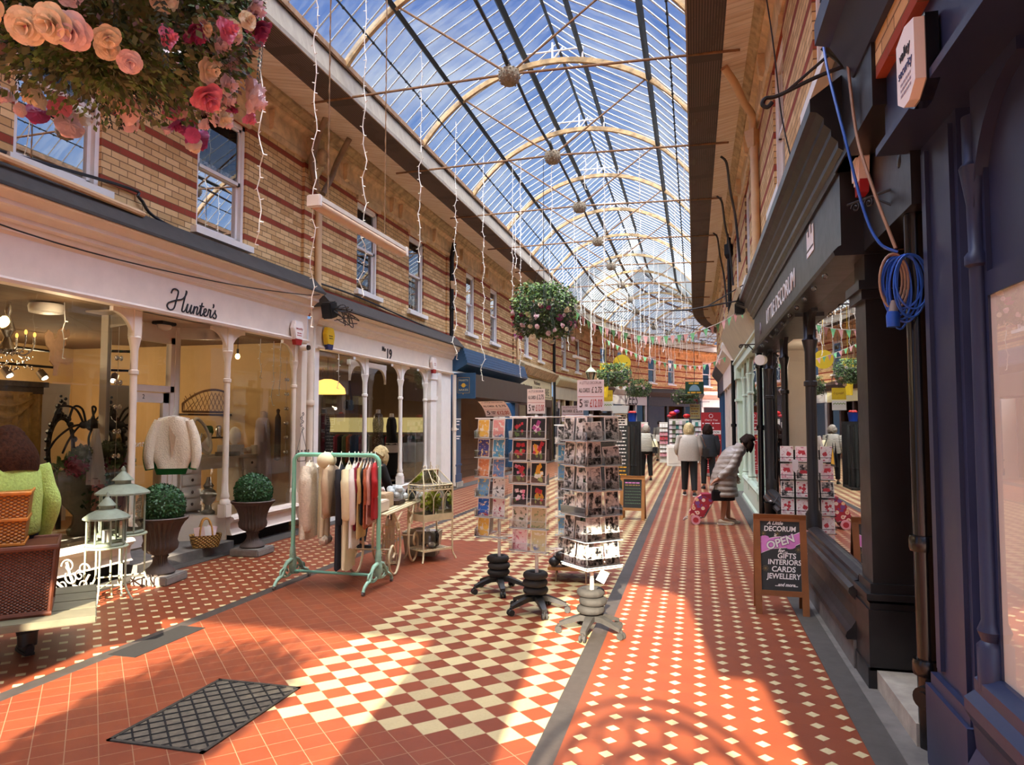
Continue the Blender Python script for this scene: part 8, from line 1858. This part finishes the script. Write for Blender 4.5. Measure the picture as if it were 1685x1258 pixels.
b = MB(); b.loft([ellring((.0, 0, .84), .14, .20), ellring((.02, 0, .62), .15, .22, rip=.04)]); b.build('shirt_tail', 'cloth_white', m3, 60); b = MB(); b.loft([ellring((0, 0, .66), .14, .19), ellring((0, .0, .1), .15, .2, rip=.03)]); b.build('trousers', 'cloth_black', m3, 60)
rk = thing('garment_rack', 'rack of dark and red clothes along the far wall of shop 19', 'clothes rack', (-8.4, 16.7, .05), PI / 2); b = MB(); b.tube([(0, -1.6, 0), (0, -1.6, 1.35), (0, 1.6, 1.35), (0, 1.6, 0)], .018, 6); b.build('frame', 'steel', rk)
for q in range(26):
    y = -1.52 + q * .12; m_ = ('cloth_black', 'cloth_navy', 'cloth_crimson', 'cloth_black', 'leaf_grey', 'cloth_rust')[q % 6]; b = MB(); b.loft([ellring((0, 0, -.04), .06, .02), ellring((0, 0, -.10), .22, .05), ellring((0, 0, -.5), .20, .06, rip=.1), ellring((0, 0, -.95 + .1 * (q % 3)), .22, .065, rip=.15)])
    tag(b.build('hung_garment', m_, None, 60, (-8.4 + y, 16.7, 1.40), PI / 2), '%s garment on the far rack of shop 19, %s from its left end' % (m_.split('_')[1].replace('grey', 'green grey'), (ORD + ['last but one', 'last'])[q]), 'garment', 'clothes on the far rack of shop 19')
bg_ = thing('hanging_handbag', 'black handbag hanging in the middle window of shop 19', 'handbag', (-7.2, 13.9, 1.95)); b = MB(); b.bbox((0, 0, .1), (.1, .36, .22), .03); b.build('bag_body', 'leather_black', bg_); b = MB(); b.tube(catmull([(0, -.12, .2), (0, 0, .62), (0, .12, .2)]), .008, 5); b.build('strap', 'leather_black', bg_)
for i, y in enumerate((12.7, 13.5, 14.9, 15.4)): s_ = thing('spotlight', 'small bright spotlight inside shop 19, %s from the left' % ORD[i], 'lamp', (-8.4, y, 1.95 + .1 * (i % 2)), 0, 'spotlights in shop 19'); b = MB(); b.tube([(0, 0, 0), (.07, 0, -.04)], [.035, .045], 10); b.build('housing', 'bright_metal', s_, 40); b = MB(); b.ball((.075, 0, -.043), .032, 8, 6); b.build('bulb', 'lamp_white', s_, 60); b = MB(); b.tube([(0, 0, 0), (0, 0, 1.0)], .006, 4); b.build('stem', 'black_metal', s_)
# black shop windows
sh = thing('metal_shelf_unit', 'black metal shelf unit inside the black shop doorway return', 'shelf unit', (1.75, 10.1, .05))
b = MB()
for x, y in ((-.2, -.4), (.2, -.4), (-.2, .4), (.2, .4)): b.tube([(x, y, 0), (x, y, 2.2)], .012, 5)
for z in (.5, 1.0, 1.5, 2.0): b.box(-.2, .2, -.4, .4, z, z + .02)
b.build('frame', 'black_metal', sh)
pg = thing('pampas_vase', 'vase of pale pampas grass in the black shop window', 'vase', (1.5, 6.2, .63)); b = MB(); b.lathe([(.06, 0), (.10, .12), (.05, .26), (.06, .3)], n=14); b.build('vase', 'ceramic_white', pg, 40)
b = MB()
for q in range(14):
    a = q * 2.4; P = catmull([(0, 0, .28), (.08 * math.cos(a), .1 * math.sin(a), .6), (.2 * math.cos(a), .3 * math.sin(a), .85 + .02 * (q % 4))]); b.tube(P, [.004 + .022 * (i / 12) for i in range(13)], 5)
b.build('plumes', 'pampas', pg)
b = MB(); b.slab([(0, -.11, 0), (0, .11, 0), (0, 0, .20)], (.003, 0, 0)); b.m(1); b.slab([(-.001, -.075, .02), (-.001, .075, .02), (-.001, 0, .155)], (.001, 0, 0)); tag(b.build('warning_sticker', ['ink_black', 'hazard_yellow'], None, None, (1.128, 6.5, 1.32)), 'yellow and black triangular warning sticker on the black shop window', 'sticker')
for i, (y, zb) in enumerate(((5.75, 1.0), (6.2, 1.9), (6.7, .9))): icicle(1.24, y, 2.78, zb, 'white light string inside the black shop window, %s from the right' % ORD[i], .04, .006, True, 'light strings inside the black shop window')
# ---------------------------------------------------------------- things further down the arcade
nb = thing('notice_board', 'tall black text board with a white head notice beyond the card stands', 'sign', (-1.88, 18.8, 0), .05)
b = MB(); b.bbox((0, 0, .98), (.36, .05, 1.86), .01); b.box(-.18, .18, -.15, .15, 0, .05); b.build('board', 'chalkboard', nb)
b = MB(); b.box(-.17, .17, -.032, -.027, 1.60, 1.9); b.build('head_notice', 'card_white', nb)
for q in range(4): scrawl('lettering', 'ink_black', nb, lambda x, z: Vector((x, -.0335, z)), 1.85 - .065 * q, .26, .035, 0, q)
for q in range(14): scrawl('lettering', 'ink_white' if q < 11 else 'star_yellow', nb, lambda x, z: Vector((x, -.0285, z)), 1.55 - q * .095, .22 + .06 * (q % 2), .03, 0, q + 9)
mt_ = thing('roll_rack', 'dark rack of upright rolled mats beside the black text board', 'display rack', (-1.74, 19.65, 0))
b = MB(); b.box(-.28, .28, -.5, .6, 0, .06); b.box(-.28, .28, .5, .6, 0, 1.7); b.build('stand', 'dark_iron', mt_)
for q in range(10): b = MB(); x = -.2 + .1 * (q % 5); y = -.3 + .35 * (q // 5); b.tube([(x, y, .065), (x + .01, y + .04, 1.62 - .03 * (q % 3))], .045, 10); b.tube([(x, y, .5), (x + .001, y + .01, .52)], .048, 10); tag(b.build('mat_roll', ('chalkboard', 'dark_iron', 'urn_grey')[q % 3], None, 40, (-1.74, 19.65, 0)), 'rolled mat in the %s row of the dark rack, %s from the left' % ('front' if q < 5 else 'rear', ORD[q % 5]), 'mat', 'rolled mats in the dark rack')
b = MB(); b.loft([[Vector((w * x, d_ * y, z)) for x, y in ((-1, -1), (1, -1), (1, 1), (-1, 1))] for w, d_, z in ((.19, .14, 0), (.22, .17, .2), (.21, .16, .2), (.18, .13, .01))]); tag(b.build('storage_box', 'box_clear', None, None, (-1.88, 18.8, 1.915)), 'pale clear storage box on top of the black text board', 'box')
bk_ = thing('bucket', 'blue bucket with red goods on top of the roll rack', 'bucket', (-1.66, 19.8, 1.70)); b = MB(); b.lathe([(.10, 0), (.13, .22), (.14, .23), (.125, .22), (.095, .01)], n=20); b.build('pail', 'bucket_blue', bk_, 40); b = MB()
for q in range(6): b.ball((.06 * math.cos(q), .06 * math.sin(q), .24), .05, 8, 5)
b.build('contents', 'bucket_red', bk_, 60)
b = MB(); b.lathe([(.14, 0), (.17, .2), (.18, .21), (.16, .2)], n=18); tag(b.build('black_tub', 'black_plastic', None, 40, (-2.35, 19.4, 1.72)), 'black plastic tub on a stand behind the photo cards', 'tub')
b = MB(); b.box(-.2, .2, -.2, .2, 0, 1.715); tag(b.build('display_stand', 'dark_iron', None, None, (-2.35, 19.4, 0)), 'dark display stand under the black tub', 'stand')
bn = thing('roller_banner', 'red roller banner advertising alterations against the right shops', 'banner', (.50, 23.0, 0), .02)
b = MB(); b.bbox((0, 0, .05), (.68, .2, .09), .02); b.build('base', 'banner_base', bn); b = MB(); b.box(-.30, .30, -.005, .005, .09, 1.98); b.build('sheet', 'red_banner', bn); b = MB(); b.tube([(0, .02, .08), (0, .02, 1.98)], .01, 6); b.build('pole', 'banner_base', bn)
b = MB(); b.box(-.29, .29, -.008, -.006, 1.30, 1.42); b.build('white_band', 'card_white', bn); text('ALTERATION', 'lettering', 'ink_black', bn, (.03, -.010, 1.36), (1, 0, 0), (0, 0, 1), .09, width=.42, ext=.001, w=False, bold=.002)
text('Best', 'lettering', 'ink_white', bn, (0, -.008, 1.50), (1, 0, 0), (0, 0, 1), .09, ext=.001, w=False, bold=.002); text('Cherry Tree', 'lettering', 'ink_white', bn, (.0, -.008, 1.74), (1, 0, 0), (0, 0, 1), .075, shear=.3, ext=.001, w=False)
for i, s_ in enumerate(('Trousers', 'Jeans', 'Jackets', 'Skirts', 'Dresses', 'Curtains', 'Zip repair')): text(s_, 'lettering', 'ink_white', bn, (.04, -.008, 1.02 - i * .095), (1, 0, 0), (0, 0, 1), .055, ext=.001, w=False, bold=.001)
b = MB()
for x in range(5):
    b.poly([(-.18 + .09 * x + .035 * (1 if j % 2 == 0 else .42) * math.sin(PI * j / 5), -.008, 1.23 + .035 * (1 if j % 2 == 0 else .42) * math.cos(PI * j / 5)) for j in range(10)])
b.build('five_stars', 'star_yellow', bn)
b = MB()
for z, w_ in ((1.12, .27), (.36, .24), (.30, .20), (.24, .22)): b.box(-w_, w_, -.007, -.006, z - .006, z + .006)
b.tube([(.055 * math.cos(2 * PI * i / 20), -.008, 1.87 + .055 * math.sin(2 * PI * i / 20)) for i in range(20)], .006, 4, closed=True); b.box(-.26, -.22, -.008, -.006, 1.62, 1.66); b.box(-.18, -.02, -.008, -.006, 1.63, 1.65); b.box(.04, .08, -.008, -.006, 1.62, 1.66); b.box(.11, .26, -.008, -.006, 1.63, 1.65); b.build('white_marks', 'ink_white', bn)
def flat_sign(name, label, loc, rz, w, h, mat, lines, th=.05, sh=0.0, wi=True):
    r = thing(name, label, 'sign', loc, rz); b = MB(); b.bbox((0, 0, 0), (w, th, h), .008); b.build('board', mat, r)
    for t_, m_, z, s_, wd in lines: text(t_, 'lettering', m_, r, (0, -th / 2 - .002, z), (1, 0, 0), (0, 0, 1), s_, width=wd, ext=.002, shear=sh, w=False)
    b = MB(); b.tube([(0, 0, h / 2), (0, 0, 6.45 - loc[2])], .012, 5); b.tube([(-w / 2, 0, h / 2 + .12), (w / 2 + .5, 0, h / 2 + .12)], .014, 5); b.build('hanger', 'dark_iron', r); return r
gs = flat_sign('hanging_sign', 'dark green hanging sign with a pale blue domed picture', (.02, 33.57, 3.24), 0, .82, .56, 'sign_green', [])
for q, z in enumerate((.21, -.22)): scrawl('lettering', 'star_yellow', gs, lambda x, z: Vector((x, -.028, z)), z, .62 - .1 * (1 - q), .075, 0, q)
b = MB(); b.poly([(.24 * math.cos(PI * i / 16), -.03, -.14 + .28 * math.sin(PI * i / 16)) for i in range(17)]); b.build('domed_picture', 'sign_skyblue', gs)
py_ = flat_sign('hanging_sign', 'pale yellow notice board hanging over the far card racks', (.03, 38.88, 2.22), 0, .52, .78, 'sign_pale', [])
for q in range(5): scrawl('lettering', 'ink_grey' if q % 2 == 0 else 'gold', py_, lambda x, z: Vector((x, -.028, z)), .28 - .13 * q, .38, .05, 0, q)
yf = flat_sign('hanging_sign', 'yellow sign with dark script left of the grey VEES sign', (-4.3, 36, 3.0), .0, .62, .55, 'yellow_sign', [("Nancy's", 'pine_dark', .02, .17, .46)], sh=.3)
b = MB(); b.bbox((0, 0, -.55), (.62, .05, .45), .008); b.build('white_panel', 'card_white', yf); b = MB()
for q in range(9): b.ball((-.24 + q * .06, -.03, -.48 + .03 * (q % 2)), (.03, .01, .03), 6, 4)
b.build('fruit_picture', 'leaf_light', yf, 60)
b = MB(); b.lathe([(.02, 0), (.42, 0), (.42, .06), (.02, .06)], (0, 0, 0), 28, Matrix.Rotation(PI / 2, 4, 'X')); b.tube([(0, -.03, .42), (0, -.03, 2.05)], .008, 4); o = tag(b.build('round_sign', 'yellow_sign', None, 40, (-3.3, 33.85, 4.45)), 'round yellow sign hanging above the flower basket', 'sign')
b = MB(); b.grid(lambda u, v: Vector((-.25 + .5 * u * (1 - .55 * v) + .1 * v, .05 * math.sin(u * 5 + v * 3), -1.5 * v)), 8, 12); b.tube([(0, 0, 0), (0, 0, 2.22)], .008, 4); o = tag(b.build('feather_flag', 'yellow_sign', None, 60, (-3.75, 30.995, 4.25)), 'tall yellow flag beside the flower basket', 'flag')
hl = thing('hanging_lantern', 'glass street lantern hanging in front of the cream windows', 'lantern', (-3.95, 27.89, 3.65)); b = MB(); b.lathe([(.10, -.35), (.20, .0), (.20, .02)], n=6); b.build('glass', 'clear_glass', hl); b = MB()
for q in range(6): a = PI * q / 3; b.tube([(.10 * math.cos(a), .10 * math.sin(a), -.35), (.2 * math.cos(a), .2 * math.sin(a), 0)], .008, 4)
b.lathe([(.22, .0), (.10, .14), (.04, .18), (.02, .28)], n=6); b.tube([(0, 0, .28), (0, 0, 2.83)], .006, 4); b.build('frame', 'iron_sage', hl)
# far card racks and stalls
ct = thing('display_counter', 'white stall front under the far card racks', 'counter', (-.68, 28.0, 0)); b = MB(); b.bbox((0, 0, .40), (.72, .5, .8), .01); b.build('carcass', 'card_white', ct); b = MB(); b.box(-.30, .30, -.262, -.252, .1, .7); b.build('front_panel', 'furniture_white', ct)
def far_rack(label, loc, w, rows, cols, mats, z0, z1, grp):
    r = thing('card_rack', label, 'card rack', loc, 0, 'far card racks'); b = MB(); b.box(-w / 2, w / 2, .02, .06, 0, z1 + .05); b.box(-w / 2, w / 2, -.15, .06, 0, .04); b.build('back', 'furniture_white', r)
    for q in range(rows): z = z0 + (z1 - z0) * q / rows; b = MB(); b.box(-w / 2, w / 2, -.06, .02, z - .012, z); b.build('tier', 'steel', r)
    for q in range(rows):
        for c in range(cols):
            z = z0 + (z1 - z0) * q / rows; x = -w / 2 + w * (c + .5) / cols; m_ = mats[(q * 3 + c * 5) % len(mats)]; k = ('far', m_, round(w / cols, 2), round((z1 - z0) / rows, 2))
            me = CARDM.get(k)
            if not me: bb = MB(); cw, hh = w / cols * .42, (z1 - z0) / rows * .86; bb.box(-cw, cw, -.004, .004, 0, hh); me = bpy.data.meshes.new('greeting_card'); me.from_pydata([tuple(v) for v in bb.v], [], bb.f); me.materials.append(MAT(m_)); CARDM[k] = me
            o = bpy.data.objects.new('greeting_card', me); COL.objects.link(o); o.location = Vector(loc) + Vector((x, -.03, z)); o.rotation_euler = (-.12, 0, 0); tag(o, 'small card among many on the %s' % grp, 'greeting card', 'cards on the %s' % grp)
far_rack('rack of pink and white cards behind the far standing person', (-1.25, 30.2, 0), .34, 8, 3, ['shelf_pink', 'card_white', 'petal_red', 'card_white', 'shelf_pink'], .25, 1.62, 'far pink card rack')
far_rack('tall rack of mixed cards behind the white stall front', (-.62, 30.0, 0), .80, 7, 6, ['card_white', 'teal_stock', 'box_silver', 'petal_blush', 'card_white', 'leaf_grey'], .5, 1.75, 'far mixed card rack')
far_rack('rack of teal and white cards right of the blonde walker', (.22, 30.3, 0), .66, 6, 5, ['teal_stock', 'card_white', 'petal_blush', 'card_white'], .5, 1.70, 'far teal card rack')
far_rack('narrow white card rack left of the far standing person', (-2.05, 29.6, 0), .40, 8, 3, ['card_white', 'petal_blush', 'shelf_pink', 'card_white'], .2, 1.62, 'far white card rack')
for i, (x, z, m_, s_) in enumerate(((-.85, 2.02, 'foil_red', .16), (-.70, 2.10, 'foil_purple', .13), (-.30, 1.92, 'foil_red', .15), (-.98, 1.92, 'petal_red', .11))): b = MB(); b.ball((0, 0, 0), (s_, s_ * .6, s_ * .6), 12, 8); b.tube([(0, 0, -s_ * .5), (.02, 0, 1.75 - z)], .004, 4); tag(b.build('foil_balloon', m_, None, 60, (x, 29.6, z)), ('large red foil balloon left over the card racks', 'purple foil balloon over the card racks', 'red foil balloon near the blonde head', 'small red balloon at the left of the group')[i], 'balloon')
